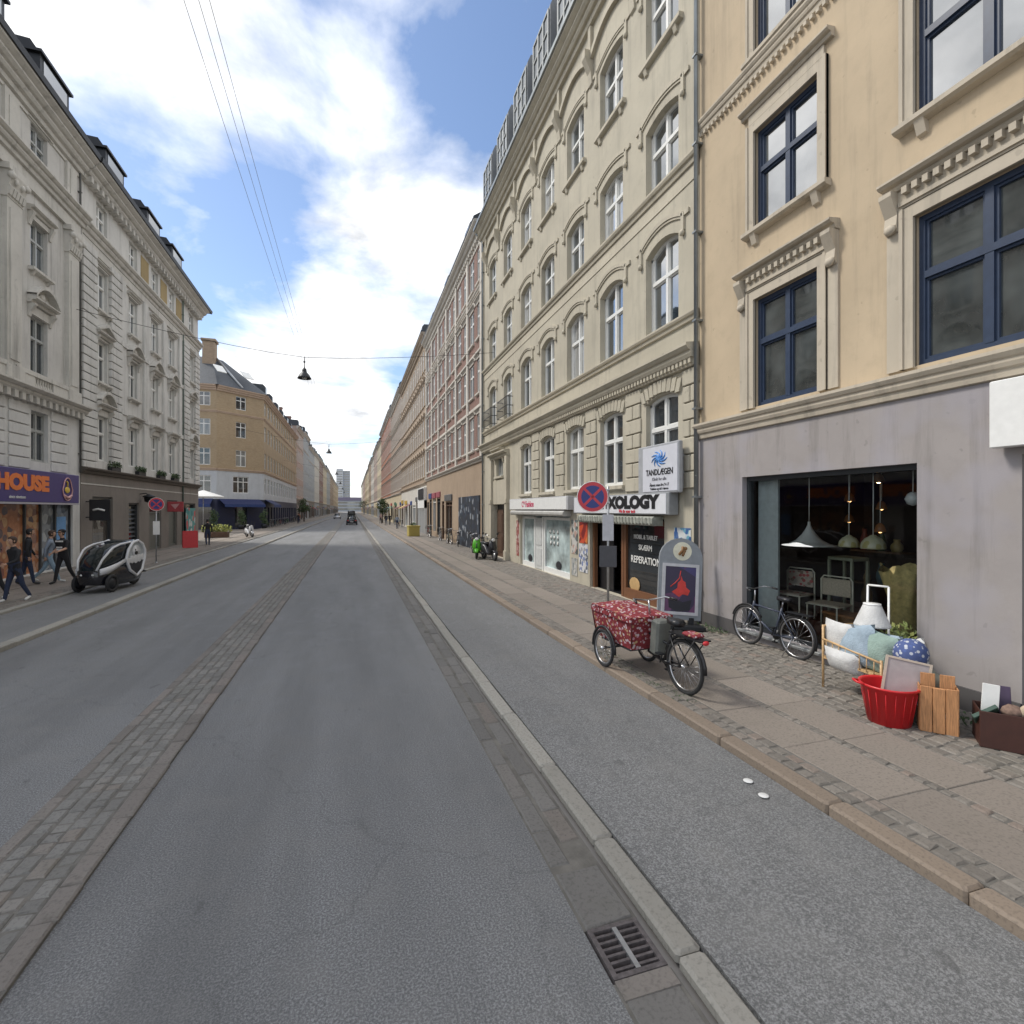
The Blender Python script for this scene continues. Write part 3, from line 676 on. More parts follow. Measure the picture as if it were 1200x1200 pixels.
# ------------------------------------------------------------------ left buildings
def left_a():
    y0, y1 = 7.4, 27.0; b = bld_left('ornate_grey_building', 'ornate grey stucco building with pilasters above the purple HOUSE shop sign on the left', y0, y1)
    L = y1 - y0; V = lambda Y: Y - y0
    cs = [V(24.0), V(20.0), V(16.0), V(12.0)]; og, ou = [], []
    for x in cs:
        og.append((x - .56, x + .56, 4.4, 6.3)); ou += [(x - .56, x + .56, 7.74, 9.85), (x - .55, x + .55, 11.6, 13.4), (x - .55, x + .55, 15.45, 17.0)]
    og.append((V(19.8), V(26.4), .2, 2.8)); og.append((V(9), V(18.5), .2, 2.8))
    m = MB(); wall(m, 0, L, 6.55, 18, ou, 0, .2); sides(m, 0, L, 18, 11); m.build('wall', GREYA, b)
    m = MB(); wall(m, 0, L, 0, 6.55, og, -.02, .22)
    for x in cs: # banded rustication round the first floor windows
        for s in (-1, 1):
            for j in range(6):
                a, c = sorted((x + s * .72, x + s * 1.9)); m.bbox(a, c, -.07, -.01, 4.1 + j * .4, 4.46 + j * .4, .02)
    m.build('ground_floor_wall', plaster('white_rusticated_stucco', (.65, .645, .625), .4), b)
    m = MB(); cornice(m, 0, L, 6.55, 7.05, .5, 0, 3, -.02); dentils(m, .1, L - .1, 6.5, 6.8, .3, .42, .2); m.build('belt_cornice', GREYTRIM, b)
    m = MB()
    for x in cs: # balustrades below the second-floor windows
        m.box(x - 1.75, x + 1.75, -.2, .01, 7.52, 7.68)
        for s in (-1, 1): m.box(*sorted((x + s * .62, x + s * 1.75)), -.17, .01, 7.07, 7.52)
        for k in range(7): m.lathe([(.05, 0), (.075, .12), (.035, .28), (.05, .4), (.05, .45)], 8, 0, (x - .5 + k * .167, -.1, 7.07))
    m.build('balustrade', GREYTRIM, b)
    m = MB()
    for k in range(5): # giant pilasters between the bays
        x = V(26.2) - k * 4.0
        if x > .3:
            m.box(x - .42, x + .42, -.16, .01, 7.05, 13.35); m.box(x - .5, x + .5, -.22, .01, 7.05, 7.6); m.box(x - .28, x + .28, -.19, -.15, 7.8, 13.0)
            m.prism([(.0, 13.3), (-.18, 13.3), (-.2, 13.6), (-.34, 14.1), (-.34, 14.2), (0, 14.2)], x - .46, x + .46)
            for q in range(5): m.prism([(0, 13.35), (-.24, 13.38), (-.3, 13.62), (-.24, 13.7), (0, 13.7)], x - .44 + q * .18, x - .31 + q * .18)
            for s_ in (-1, 1): m.ball((x + s_ * .42, -.3, 14.02), .13, .12, .13, 0, 10); m.ball((x + s_ * .18, -.3, 13.9), .09, .08, .12, 0, 8)
            m.box(x - .55, x + .55, -.3, .01, 14.2, 14.4)
            m.box(x - .4, x + .4, -.1, .01, 15.4, 17.1); m.box(x - .2, x + .2, -.13, -.09, 15.6, 16.9)
    m.build('pilaster', GREYTRIM, b)
    m = MB(); m.box(0, L, -.12, .01, 14.4, 14.9); cornice(m, 0, L, 14.9, 15.4, .4, 0, 3, -.1); m.build('entablature', GREYTRIM, b)
    m = MB(); cornice(m, 0, L, 17.2, 17.95, .75, 0, 4); m.box(0, L, -.05, .01, 17.05, 17.2); m.build('eaves_cornice', GREYTRIM, b)
    m = MB(); m.prism([(-.82, 17.95), (-.86, 18.15), (-.74, 18.18), (-.7, 17.95)], 0, L); m.build('gutter', DARKMETAL, b)
    roof_mesh(0, L, 17.97, .7, 11, 4.2).build('roof', SLATE, b)
    for i, x in enumerate(cs):
        d = MB(); d.prism([(-.5, 18.1), (-.5, 19.3), (-.2, 19.75), (2.5, 19.9), (2.5, 18.1)], x - 1.0, x + 1.0); d.box(x - 1.12, x + 1.12, -.6, .1, 19.28, 19.38); o = d.build('dormer', DARKMETAL, b)
        d = MB(); d.box(x - .8, x + .8, -.52, -.5, 18.3, 19.2); d.build('dormer_window', PANE_UP, o)
        window(b, x, 4.4, 1.12, 1.9, fm=GREYWIN, pm=PANE, rev=.2)
        window(b, x, 7.74, 1.12, 2.11, [('hood', hood_mesh(1.12, 2.11, .32, .22, GREYTRIM, True, 'arc', .35))], fm=GREYWIN, pm=PANE, rev=.2)
        window(b, x, 11.6, 1.1, 1.8, [('hood', hood_mesh(1.1, 1.8, .25, .2, GREYTRIM, True, None, .2)), ('sill', sill_mesh(1.2, GREYTRIM, .18, .1, True))], fm=GREYWIN, pm=PANE_UP, rev=.2)
        window(b, x, 15.45, 1.1, 1.55, [('hood', hood_mesh(1.1, 1.55, .1, .1, GREYTRIM, False))], fm=GREYWIN, pm=PANE_UP, rev=.2)
    # shop below the sign
    sh = MB()
    for Y in (19.8, 21.6, 23.2, 24.2, 25.2, 26.34): sh.box(V(Y), V(Y) + .09, .05, .17, .14, 2.8)
    so = sh.build('shop_front', DARKWIN, b)
    p = MB(); p.quad((V(19.8), .12, .2), (V(24.2), .12, .2), (V(24.2), .12, 2.8), (V(19.8), .12, 2.8)); p.build('pane', blotch('orange_window_print', (.36, .15, .07), [(.45, .19, .09), (.25, .1, .08), (.45, .28, .2), (.2, .08, .05), (.5, .3, .15), (.1, .07, .08)], 3.3, .12, .62), so)
    p = MB(); p.quad((V(24.2), .12, .2), (V(26.4), .12, .2), (V(26.4), .12, 2.8), (V(24.2), .12, 2.8)); p.build('pane', blotch('grey_blue_window_print', (.2, .22, .25), [(.12, .14, .17), (.3, .35, .42), (.08, .09, .1), (.35, .38, .4)], 2.6, .12, .6), so)
    p = MB(); p.quad((V(9), .12, .2), (V(18.5), .12, .2), (V(18.5), .12, 2.8), (V(9), .12, 2.8)); p.build('pane', SHOPGLASS, so)
    p = MB(); p.box(V(25.4), V(26.1), .09, .115, 1.0, 2.3); p.build('poster', plain('light_blue_poster', (.16, .34, .62), .6), so)
    downpipe(b, L - .12, 4.2, 17.9, PIPEGREY, -.09, .04)
left_a()
def left_b():
    y0, y1 = 27.02, 45.0; b = bld_left('quoined_grey_building', 'pale grey stucco building with banded end bays over a brown painted ground floor', y0, y1)
    L = y1 - y0; V = lambda Y: Y - y0
    cs = [V(29.1), V(32.75), V(35.95), V(38.95), V(43.2)]; ou = []; og = []
    for x in cs: ou += [(x - .58, x + .58, 4.9, 7.02), (x - .58, x + .58, 8.6, 10.6), (x - .58, x + .58, 12.0, 13.95), (x - .55, x + .55, 15.45, 17.0)]
    sh = [(28.1, 30.2, .5, 3.2, 'pane'), (32.1, 33.5, .6, 2.95, 'louvre'), (35.0, 36.95, .2, 3.0, 'door'), (38.3, 40.0, .2, 3.2, 'door'), (41.4, 44.2, .5, 3.05, 'pane')]
    og = [(V(a), V(c), z0, z1) for a, c, z0, z1, _ in sh]
    m = MB(); wall(m, 0, L, 4.2, 18, ou, 0, .22); sides(m, 0, L, 18, 11)
    m.build('wall', GREYB, b)
    m = MB(); wall(m, 0, L, 0, 4.2, og, -.03, .25); m.build('ground_floor_wall', TAUPE, b)
    rq = random.Random(2)
    for (xa, xb) in ((.05, cs[0] - .72), (cs[0] + .72, V(31.1)), (V(41.2), cs[4] - .72), (cs[4] + .72, L)):  # banded masonry of the end bays
        m = MB()
        for j in range(26):
            z = 4.4 + j * .39
            m.bbox(xa, xb, -.14, .01, z + .02, z + .37, .02)
        m.build('banded_masonry', GREYB, b)
    m = MB(); cornice(m, 0, L, 4.2, 4.48, .3, 0, 2); m.build('shop_cornice', plain('brown_ledge', (.1, .085, .07), .7), b)
    m = MB(); m.box(0, L, -.05, -.03, 3.72, 3.78); m.build('trim', GREYTRIM, b)
    m = MB(); cornice(m, 0, L, 14.75, 15.3, .4, 0, 3); m.box(0, L, -.08, .01, 14.4, 14.75); m.build('string_course', GREYTRIM, b)
    m = MB()
    for x in (V(31.3), V(34.35), V(37.45), V(40.55)):
        m.box(x - .3, x + .3, -.1, .01, 4.5, 14.4); 
        for z in (7.5, 11.0): m.box(x - .36, x + .36, -.16, .01, z, z + .25)
    m.build('pilaster', GREYB, b)
    m = MB(); cornice(m, 0, L, 17.2, 17.95, .8, 0, 4); dentils(m, .1, L - .1, 17.15, 17.4, .35, .5, .22); m.build('eaves_cornice', GREYTRIM, b)
    m = MB(); m.prism([(-.86, 17.95), (-.9, 18.15), (-.78, 18.18), (-.74, 17.95)], -.05, L + .5); m.build('gutter', DARKMETAL, b)
    roof_mesh(-.05, L + .5, 17.97, .78, 11, 4.2).build('roof', SLATE, b)
    for x in (V(29.2), V(34.2), V(38.3)):
        d = MB(); d.prism([(-.5, 18.1), (-.5, 19.3), (-.2, 19.75), (2.5, 19.9), (2.5, 18.1)], x - 1.0, x + 1.0); d.box(x - 1.12, x + 1.12, -.6, .1, 19.28, 19.38); o = d.build('dormer', DARKMETAL, b)
        d = MB(); d.box(x - .8, x + .8, -.52, -.5, 18.3, 19.2); d.build('dormer_window', PANE_UP, o)
    BALC = plain('iron_balcony', (.03, .03, .035), .5)
    for i, x in enumerate(cs):
        end = i in (0, 4)
        window(b, x, 4.9, 1.16, 2.12, [('hood', hood_mesh(1.16, 2.12, .34, .24, GREYTRIM, True, 'arc' if end else None, .3))], fm=WHITEWIN, pm=PANE, rev=.22)
        window(b, x, 8.6, 1.16, 2.0, [('hood', hood_mesh(1.16, 2.0, .3, .2, GREYTRIM, True, 'tri' if end else 'arc', .1)), ('sill', sill_mesh(1.2, GREYTRIM, .2, .1, True))], fm=WHITEWIN, pm=PANE, rev=.22)
        window(b, x, 12.0, 1.16, 1.95, [('hood', hood_mesh(1.16, 1.95, .2, .15, GREYTRIM, False, None, .08)), ('sill', sill_mesh(1.2, GREYTRIM, .18, .1, True))], fm=WHITEWIN, pm=PANE_UP, rev=.22)
        window(b, x, 15.45, 1.1, 1.55, fm=WHITEWIN, pm=PANE_UP, rev=.22)
    OCH = plaster('ochre_panel', (.36, .27, .13), .5)
    for x in (V(34.35), V(37.45), V(40.4)): MB().box(x - .55, x + .55, -.03, .01, 15.5, 16.95).build('ochre_panel', OCH, b)
    for a, c, z0, z1, k in sh:
        xa, xb = V(a), V(c); f = MB()
        f.box(xa, xa + .1, .06, .2, z0, z1); f.box(xb - .1, xb, .06, .2, z0, z1); f.box(xa + .1, xb - .1, .06, .2, z1 - .1, z1); f.box(xa + .1, xb - .1, .06, .2, z0, z0 + .12)
        if k == 'door': f.box(xa + .1, xb - .1, .15, .2, z0 + .12, z1 - .6); f.box(xa + .1, xb - .1, .06, .2, z1 - .62, z1 - .54)
        if k == 'louvre':
            for j in range(9): f.prism([(.1, 0), (.16, .09), (.17, .09), (.11, 0)], xa + .1, xb - .1, 0, 'x', Matrix.Translation((0, 0, z0 + .25 + j * .24)))
        o = f.build('door' if k == 'door' else 'shop_window', DARKWIN if k != 'door' else plain('grey_green_door', (.13, .135, .12), .5), b)
        p = MB(); p.quad((xa, .17, z0), (xb, .17, z0), (xb, .17, z1), (xa, .17, z1)); p.build('pane', SHOPGLASS, o)
    downpipe(b, V(41.05), .2, 17.9, plain('verdigris_pipe', (.12, .16, .14), .6), -.09)
    return b
left_b()
# flower boxes on the ledge of the quoined building
rp = random.Random(11)
LEAF = stone('leaf_green', (.05, .085, .03), (.09, .12, .04), .7, .6, 1.5)
def leaves(mb, c, r, n, rnd, size=.06, mat=0, sq=1.0):
    for _ in range(n):
        while True:
            p = Vector((rnd.uniform(-1, 1), rnd.uniform(-1, 1), rnd.uniform(-1, 1)))
            if p.length < 1: break
        p = Vector((p.x * r, p.y * r, p.z * r * sq)) + Vector(c); a = Vector((rnd.uniform(-1, 1), rnd.uniform(-1, 1), rnd.uniform(-1, 1))).normalized(); q = a.orthogonal().normalized() * size * rnd.uniform(.6, 1.3); a = a * size * .5
        mb.add([p - q, p + a, p + q, p - a], [(0, 1, 2, 3)], mat)
for Y, h in ((30.2, .3), (33.5, .34), (36.7, .4), (39.3, .36)):
    t = thing('flower_box', {30.2: 'dark flower box of dry plants on the brown ledge nearest the purple sign', 33.5: 'flower box on the brown ledge above the louvred window', 36.7: 'bushy flower box on the brown ledge above the no stopping sign', 39.3: 'flower box of trailing plants on the brown ledge nearest the street corner'}[Y], 'planter', (-11.22, Y, 4.5), R(90), 'flower boxes along the ledge')
    m = MB(); m.bbox(-.5, .5, -.02, .2, 0, .2); m.build('box', DARKMETAL, t)
    m = MB(); 
    for k in range(5): leaves(m, (-.4 + k * .2, .08, .3), .2, 45, rp, .07)
    m.build('plant', LEAF, t)

# ------------------------------------------------------------------ generic street fronts farther on
BR_RED = brick('dark_red_brick', (.23, .105, .08), (.17, .08, .062), (.3, .26, .22))
BR_ORANGE = brick('orange_red_brick', (.37, .145, .085), (.29, .115, .07), (.3, .2, .14))
BR_YEL = brick('yellow_brick', (.40, .305, .20), (.34, .245, .15), (.36, .29, .19))
BR_TAN = brick('tan_brick', (.33, .24, .165), (.26, .185, .13), (.36, .3, .22))
P_CREAM = plaster('cream_render', (.55, .47, .33), .3); P_GREY = plaster('cool_grey_render', (.33, .345, .36), .4); P_WHITE = plaster('off_white_render', (.56, .53, .47), .35)
P_PINK = plaster('faded_pink_render', (.42, .32, .27), .3); P_OCH = plaster('ochre_render', (.45, .36, .24), .35); P_BLUEG = plaster('blue_grey_render', (.33, .355, .38), .35)
P_TRIM = plaster('white_trim_render', (.58, .54, .48), .45)
AWN_DARK = plain('dark_awning', (.02, .025, .05), .8)
FASC = [plain('fascia_%d' % i, c, .5) for i, c in enumerate(((.03, .035, .05), (.4, .05, .05), (.5, .48, .44), (.05, .16, .1), (.04, .07, .2), (.45, .3, .06), (.1, .1, .1), (.3, .08, .1)))]
def townhouse(name, label, side, Y0, Y1, H, mw, mg, trim, gh=4.3, floors=4, bay=2.55, ww=1.25, far=False, fm=None, roof=SLATE, pil=False, hood=0, seed=0, chim=True, X=None, nosh=None):
    rnd = random.Random(seed); L = Y1 - Y0 - .03
    b = bld_right(name, label, Y0, Y1 - .03, X or 7.2) if side > 0 else bld_left(name, label, Y0, Y1, X or -11.4)
    n = max(2, int(L / bay)); step = L / n; fm = fm or WHITEWIN; fh = (H - gh - .6) / floors; wh = fh * .62
    xs = [(i + .5) * step for i in range(n)]; ops = []
    for f in range(floors):
        z = gh + .3 + f * fh + fh * .14
        for x in xs: ops.append((x - ww / 2, x + ww / 2, z, z + wh))
    sh = []; x = .5
    while x < L - 1.2:
        w = min(rnd.uniform(1.3, 3.4), L - .4 - x); d = rnd.random() < .3
        if d: w = 1.2
        sh.append((x, x + w, .14 if d else rnd.choice((.35, .6)), rnd.uniform(2.7, 3.2) + max(0, gh - 4.8) * .6, d)); x += w + rnd.uniform(.35, .8)
    if nosh: sh = [s for s in sh if s[1] < nosh[0] or s[0] > nosh[1]]
    m = MB(); wall(m, 0, L, gh, H, ops, 0, .1); sides(m, 0, L, H, 11); m.build('wall', mw, b)
    m = MB(); wall(m, 0, L, 0, gh, [s[:4] for s in sh], -.02, .2); m.build('ground_floor_wall', mg, b)
    m = MB(); cornice(m, 0, L, gh - .1, gh + .18, .25, 0, 2); m.build('belt_cornice', trim, b)
    m = MB(); cornice(m, 0, L, H - .6, H, .55, 0, 3); dentils(m, .1, L - .1, H - .75, H - .55, .2, .45, .2); m.build('eaves_cornice', trim, b)
    if floors > 2: m = MB(); cornice(m, 0, L, gh + .3 + fh * (floors - 1) - .14, gh + .3 + fh * (floors - 1) + .08, .14, 0, 2); m.build('string_course', trim, b)
    ro = roof_mesh(0, L, H + .02, .58, 11, 4.2).build('roof', roof, b)
    if chim:
        c = MB(); 
        cx = rnd.uniform(2, L - 2); c.box(cx - .6, cx + .6, 4.2, 5.2, H + 2, H + 5.6); c.box(cx - .7, cx + .7, 4.1, 5.3, H + 5.6, H + 5.8); c.build('chimney', BR_RED, ro)
    for k in range(int(L / 6)):
        x = (k + .5) * L / int(L / 6)
        d = MB(); d.prism([(-.1, H + .25), (-.1, H + 1.5), (.1, H + 1.75), (3, H + 1.85), (3, H + .25)], x - .8, x + .8); d.box(x - .6, x + .6, -.13, -.1, H + .4, H + 1.4, 1); d.build('dormer', [SLATE, PANE_UP], b)
    if pil:
        m = MB()
        for x in [0.22] + [k * step * 2 for k in range(1, (n + 1) // 2)] + [L - .22]: m.box(x - .22, x + .22, -.12, .01, gh + .18, H - .6)
        for f in range(floors): z = gh + .3 + f * fh; m.box(.44, L - .44, -.05, .01, z + fh * .14 + wh + .1, z + fh * .14 + wh + .55)
        m.build('pilaster', trim, b)
    fr = simple_win(ww, wh, fm, PANE, .1); fru = simple_win(ww, wh, fm, PANE_UP, .1)
    for f in range(floors):
        z = gh + .3 + f * fh + fh * .14
        for x in xs:
            o = put('window', fru if f > 1 else fr, b, (x, 0, z))
            if not far:
                put('sill', WC.setdefault(('sill', ww, trim.name), sill_mesh(ww, trim, .12, .1)), o)
                if hood and f < floors - 1: put('hood', WC.setdefault(('hood', ww, wh, trim.name, hood), hood_mesh(ww, wh, .18, .16, trim, False, {1: None, 2: 'tri', 3: 'arc'}[hood], .12)), o)
    for xa, xb, z0, z1, d in sh:
        f = MB(); f.quad((xa, .15, z0), (xb, .15, z0), (xb, .15, z1), (xa, .15, z1), 1)
        f.box(xa, xa + .09, .04, .18, z0, z1); f.box(xb - .09, xb, .04, .18, z0, z1); f.box(xa + .09, xb - .09, .04, .18, z1 - .3, z1 - .2)
        if not d and rnd.random() < .6:
            sg = MB(); sg.bbox(xa - .1, xb + .1, -.12, -.01, z1 + .1, z1 + .6, .02); sg.build('fascia', rnd.choice(FASC), b)
        if not d and rnd.random() < .3:
            sg = MB(); sg.prism([(-.02, z1 + .05), (-.95, z1 - .45), (-.95, z1 - .5), (-.02, z1 - .02)], xa, xb); sg.build('awning', rnd.choice(FASC), b)
        if xb - xa > 2: f.box((xa + xb) / 2 - .05, (xa + xb) / 2 + .05, .05, .17, z0, z1)
        f.build('door' if d else 'shop_window', [rnd.choice((DARKWIN, WHITEWIN, DOORWOOD)), SHOPGLASS], b)
    return b
rb = townhouse('red_brick_building', 'dark red brick building with white pilasters and bands beyond the beige one', 1, 28.65, 52.2, 19.3, BR_RED, plaster('tan_stone_base', (.36, .27, .19), .4), P_TRIM, 5.5, 4, 1.95, 1.15, pil=True, hood=1, seed=4, fm=WHITEWIN, nosh=(16.4, 23.4))
# a dark mural panel with white scribbles in the near shop bay
townhouse('tan_building', 'long tan brick building with pointed window heads beyond the white pilasters on the right', 1, 52.2, 80, 20.6, BR_TAN, P_WHITE, plaster('tan_trim', (.43, .35, .27), .4), 5.2, 4, 1.75, 1.05, hood=2, seed=5)
townhouse('ochre_tan_building', 'weathered brownish building between the tan and the orange brick ones', 1, 80, 103, 21.2, brick('brown_tan_brick', (.31, .225, .165), (.25, .17, .125), (.38, .32, .25)), P_CREAM, P_TRIM, 5, 4, 1.9, 1.1, hood=1, seed=6)
townhouse('orange_brick_building', 'orange red brick building, the brightest red on the right side', 1, 103, 138, 22.0, BR_ORANGE, P_CREAM, P_TRIM, 5, 4, 2.3, 1.25, hood=1, seed=7)
RIGHT = [(138, 160, 21, P_CREAM, 'cream building just beyond the orange brick one'), (160, 186, 21.8, P_PINK, 'faded pink building second beyond the orange brick one'), (186, 214, 21, P_WHITE, 'off white building far down the right side'), (214, 246, 22.2, BR_TAN, 'tan brick building far down the right side, half way to the tower'), (246, 280, 21.4, P_CREAM, 'pale cream building low over the far parked cars on the right'), (280, 320, 22, P_OCH, 'ochre building near the far right end of the street'), (320, 380, 21.6, P_PINK, 'pink building next to last at the far right end'), (380, 450, 21.5, P_WHITE, 'white building last in the right row before the tower')]
for i, (a, c, h, mt, lb) in enumerate(RIGHT): townhouse('apartment_building', lb, 1, a, c, h, mt, P_CREAM if i % 2 else P_GREY, P_TRIM, 5, 4, 3.0 if i > 2 else 2.5, 1.4, far=True, seed=20 + i)
# corner block with a cut-off corner
CX, CY = 4.6, 71.1
def corner_block():
    b = bld_left('yellow_brick_corner_building', 'yellow brick corner building with cut-off corner and white first floor above blue awnings', CY + CX, 118)
    L = 118 - (CY + CX); H = 17.9
    n = 15; step = L / n; fl = [(8.1, 10.2), (11.8, 13.8), (15.4, 17.1)]
    def face(x0, x1, xs, M, end):
        def put_m(mb, nm, mt): o = mb.build(nm, mt, b); o.matrix_local = M; return o
        m = MB(); wall(m, x0, x1, 7.6, H, [(x - .72, x + .72, a, c) for x in xs for a, c in fl], 0, .16); put_m(m, 'wall', BR_YEL)
        m = MB(); wall(m, x0, x1, 3.9, 7.5, [(x - (1.1 if end else .8), x + (1.1 if end else .8), 4.7, 6.8) for x in xs], 0, .16); put_m(m, 'first_floor_wall', plaster('blue_white_render', (.52, .54, .56), .3))
        m = MB(); wall(m, x0, x1, 0, 3.9, [(x - .85, x + .85, .3, 2.9) for x in xs], 0, .2); put_m(m, 'ground_floor_wall', plain('navy_shop_paint', (.02, .025, .06), .5))
        m = MB(); cornice(m, x0, x1, 7.4, 7.7, .18, 0, 2); cornice(m, x0, x1, 14.6, 14.85, .14, 0, 2); cornice(m, x0, x1, 17.3, 17.95, .5, 0, 3); put_m(m, 'cornice', plaster('pinkish_trim', (.5, .38, .29), .3))
        for x in xs:
            for a, c in fl: o = put('window', simple_win(1.44, c - a, WHITEWIN, PANE, .16, 2, .68), b); o.matrix_local = M @ Matrix.Translation((x, 0, a))
            w = 2.2 if end else 1.6; o = put('window', simple_win(w, 2.1, WHITEWIN, PANE, .16, 3 if end else 2, .68), b); o.matrix_local = M @ Matrix.Translation((x, 0, 4.7))
            f = MB(); f.quad((x - .85, .15, .3), (x + .85, .15, .3), (x + .85, .15, 2.9), (x - .85, .15, 2.9)); put_m(f, 'shop_window', SHOPGLASS)
    face(0, L, [(i + .5) * step for i in range(n)], Matrix.Identity(4), False)
    c = CX * math.sqrt(2)
    face(0, c, [c / 2], Matrix.Translation((-CX, CX, 0)) @ Matrix.Rotation(R(-45), 4, 'Z'), True)
    Mb = Matrix.Translation((-CX, 24, 0)) @ Matrix.Rotation(R(-90), 4, 'Z')
    face(0, 24 - CX, [(i + .5) * 2.77 for i in range(7)], Mb, False)
    # hipped roof following the cut corner
    e = .5; m = MB(); lo = [(L, -e), (0 - .2, -e), (-CX - e, CX - .2), (-CX - e, 24), (5, 24), (5, 11), (L, 11)]; z = 17.97
    hi = [(L, 5.2), (1.5, 5.2), (.2, 6.2), (.2, 24), (.8, 24), (2.0, 7.5), (L, 5.6)]
    n_ = len(lo); m.add([(x, y, z) for x, y in lo] + [(x, y, z + 4.6) for x, y in hi], [(i, (i + 1) % n_, (i + 1) % n_ + n_, i + n_) for i in range(n_)] + [tuple(range(n_, 2 * n_))])
    ro = m.build('roof', SLATE, b)
    m = MB(); m.box(-1.2, .2, 5.6, 7.0, 20, 24.3); m.box(-1.35, .35, 5.45, 7.15, 24.3, 24.6); m.build('chimney', BR_TAN, ro)
    m = MB(); M = Matrix.Translation((-2.4, 3.1, 19.9)) @ Matrix.Rotation(R(-45), 4, 'Z') @ Matrix.Rotation(R(45), 4, 'X')
    m.box(-2.6, -1.4, -.7, .7, .28, .36, 0, M); m.box(1.0, 2.3, -.7, .7, .28, .36, 0, M); m.build('roof_window', WHITEWIN, ro)
    m = MB(); m.tube([(-CX / 2 - .2, CX / 2 - .2, 18.2), (.0, 5.6, 22.4)], .16, 6); m.build('roof_ridge', GALV, ro)
    for k in range(6):
        x = 4 + k * 6.4; d = MB(); d.prism([(.3, z + .4), (.3, z + 1.9), (.6, z + 2.2), (3, z + 2.3), (3, z + .4)], x - .7, x + .7); d.box(x - .5, x + .5, .27, .3, z + .6, z + 1.8, 1); d.build('dormer', [SLATE, PANE_UP], b)
    return b
cb = corner_block()
LEFT = [(118, 134, 20.5, P_PINK, 'pinkish render building joined to the yellow brick corner one'), (134, 150, 21.5, P_BLUEG, 'blue grey building on the left with a steep roof'), (150, 172, 20, P_BLUEG, 'pale blue grey building, second of the cool grey pair on the left'), (172, 196, 20.5, P_WHITE, 'pale building far down the left side before the red brick'), (196, 222, 21, BR_RED, 'red brick building far down the left side'), (222, 252, 20.5, P_CREAM, 'cream building past the far red brick on the left'), (252, 290, 21.5, P_GREY, 'grey building near the far left end'), (290, 340, 21, BR_TAN, 'tan building next to last at the far left end'), (340, 450, 20.5, P_OCH, 'long ochre building at the far left end of the street')]
for i, (a, c, h, mt, lb) in enumerate(LEFT): townhouse('apartment_building', lb, -1, a, c, h, mt, P_GREY if i % 2 else TAUPE, P_TRIM, 4.8, 4, 3.0 if i > 2 else 2.5, 1.4, far=True, seed=50 + i)
# a low block behind the side street closes the view between the left corners
townhouse('apartment_building', 'plain grey building at the back of the side street on the left', -1, 40, 76, 18, P_GREY, TAUPE, P_TRIM, 4.4, 4, 3.0, 1.4, far=True, seed=70, X=-62)
# cross building and tower at the end
t = thing('tower_block', 'tall pale grey tower block at the far end of the street', 'tower', (-10.5, 700, 0))
m = MB(); m.box(-11.5, -1.2, -9, 9, 0, 51); m.box(-11.2, -1.4, -8.6, 8.6, 51, 52.5); m.build('tower_wall', plain('pale_tower_panel', (.45, .47, .49), .6), t)
m = MB(); m.box(-1.2, 9.5, -6, 9, 0, 50.5); m.build('tower_wing', plain('darker_tower_panel', (.3, .32, .35), .6), t)
m = MB()
for k in range(16): m.box(-10.6, -2, -9.06, -9, 3.2 + k * 3, 4.6 + k * 3); m.box(0, 8.6, -6.06, -6, 3.2 + k * 3, 4.6 + k * 3)
tag(m.build('window_band', PANE, t), kind='stuff')
t.scale = (.8, 1, 1.04)
t = thing('office_building', 'low bluish building closing the end of the street below the tower', 'building', (-4, 640, 0))
m = MB(); m.box(-60, 60, 0, 15, 0, 13); m.build('wall', P_BLUEG, t)
m = MB(); m.prism([(-61, 13), (61, 13), (52, 17), (-52, 17)], -.5, 15.5, 0, 'y'); m.build('roof', plain('violet_grey_roof', (.16, .14, .2), .7), t)
m = MB()
for k in range(3): m.box(-58, 58, -.06, 0, 2 + k * 3.8, 4 + k * 3.8)
m.build('window_band', PANE, t)
# ------------------------------------------------------------------ signs and boards
def FRZ(side): return R(-90) if side > 0 else R(90)
# FIXOLOGY board
t = thing('shop_sign', 'white shop sign with bold black IXOLOGY lettering behind the round no stopping sign', 'sign', (7.2, 12.75, 2.5), R(-90))
m = MB(); m.bbox(-2.65, 2.65, -.3, -.04, -.03, .5, .015); m.build('sign_box', plain('grey_sign_case', (.25, .26, .27), .4), t)
m = MB(); m.box(-2.55, 2.55, -.312, -.3, .0, .47); m.build('sign_face', plain('white_sign_face', (.68, .69, .72), .35, 0, .05), t)
lo = lettering('FIXOLOGY', .42, BLACK, t, (2.22, -.318, .27), .004, .03, 'RIGHT', 1.0); lo.scale = (2.95 / max(.1, lo.dimensions.x), 1, 1)
lettering('We fix your tech', .12, SIGNRED, t, (.8, -.318, .05), .003, .003)
# pale shop board
t = thing('shop_sign', 'long white shop sign with small pink lettering above the pale shop front', 'sign', (7.2, 19.25, 2.62), R(-90))
m = MB(); m.bbox(-3.35, 3.35, -.28, -.04, -.04, .44, .015); m.build('sign_box', plain('grey_sign_case_pale', (.45, .45, .46), .4), t)
m = MB(); m.box(-3.25, 3.25, -.292, -.28, -.01, .41); m.build('sign_face', WHITE, t)
lettering('C* Fashion', .34, plain('pink_lettering', (.6, .08, .16), .5), t, (-.75, -.298, .19), .004, .006)
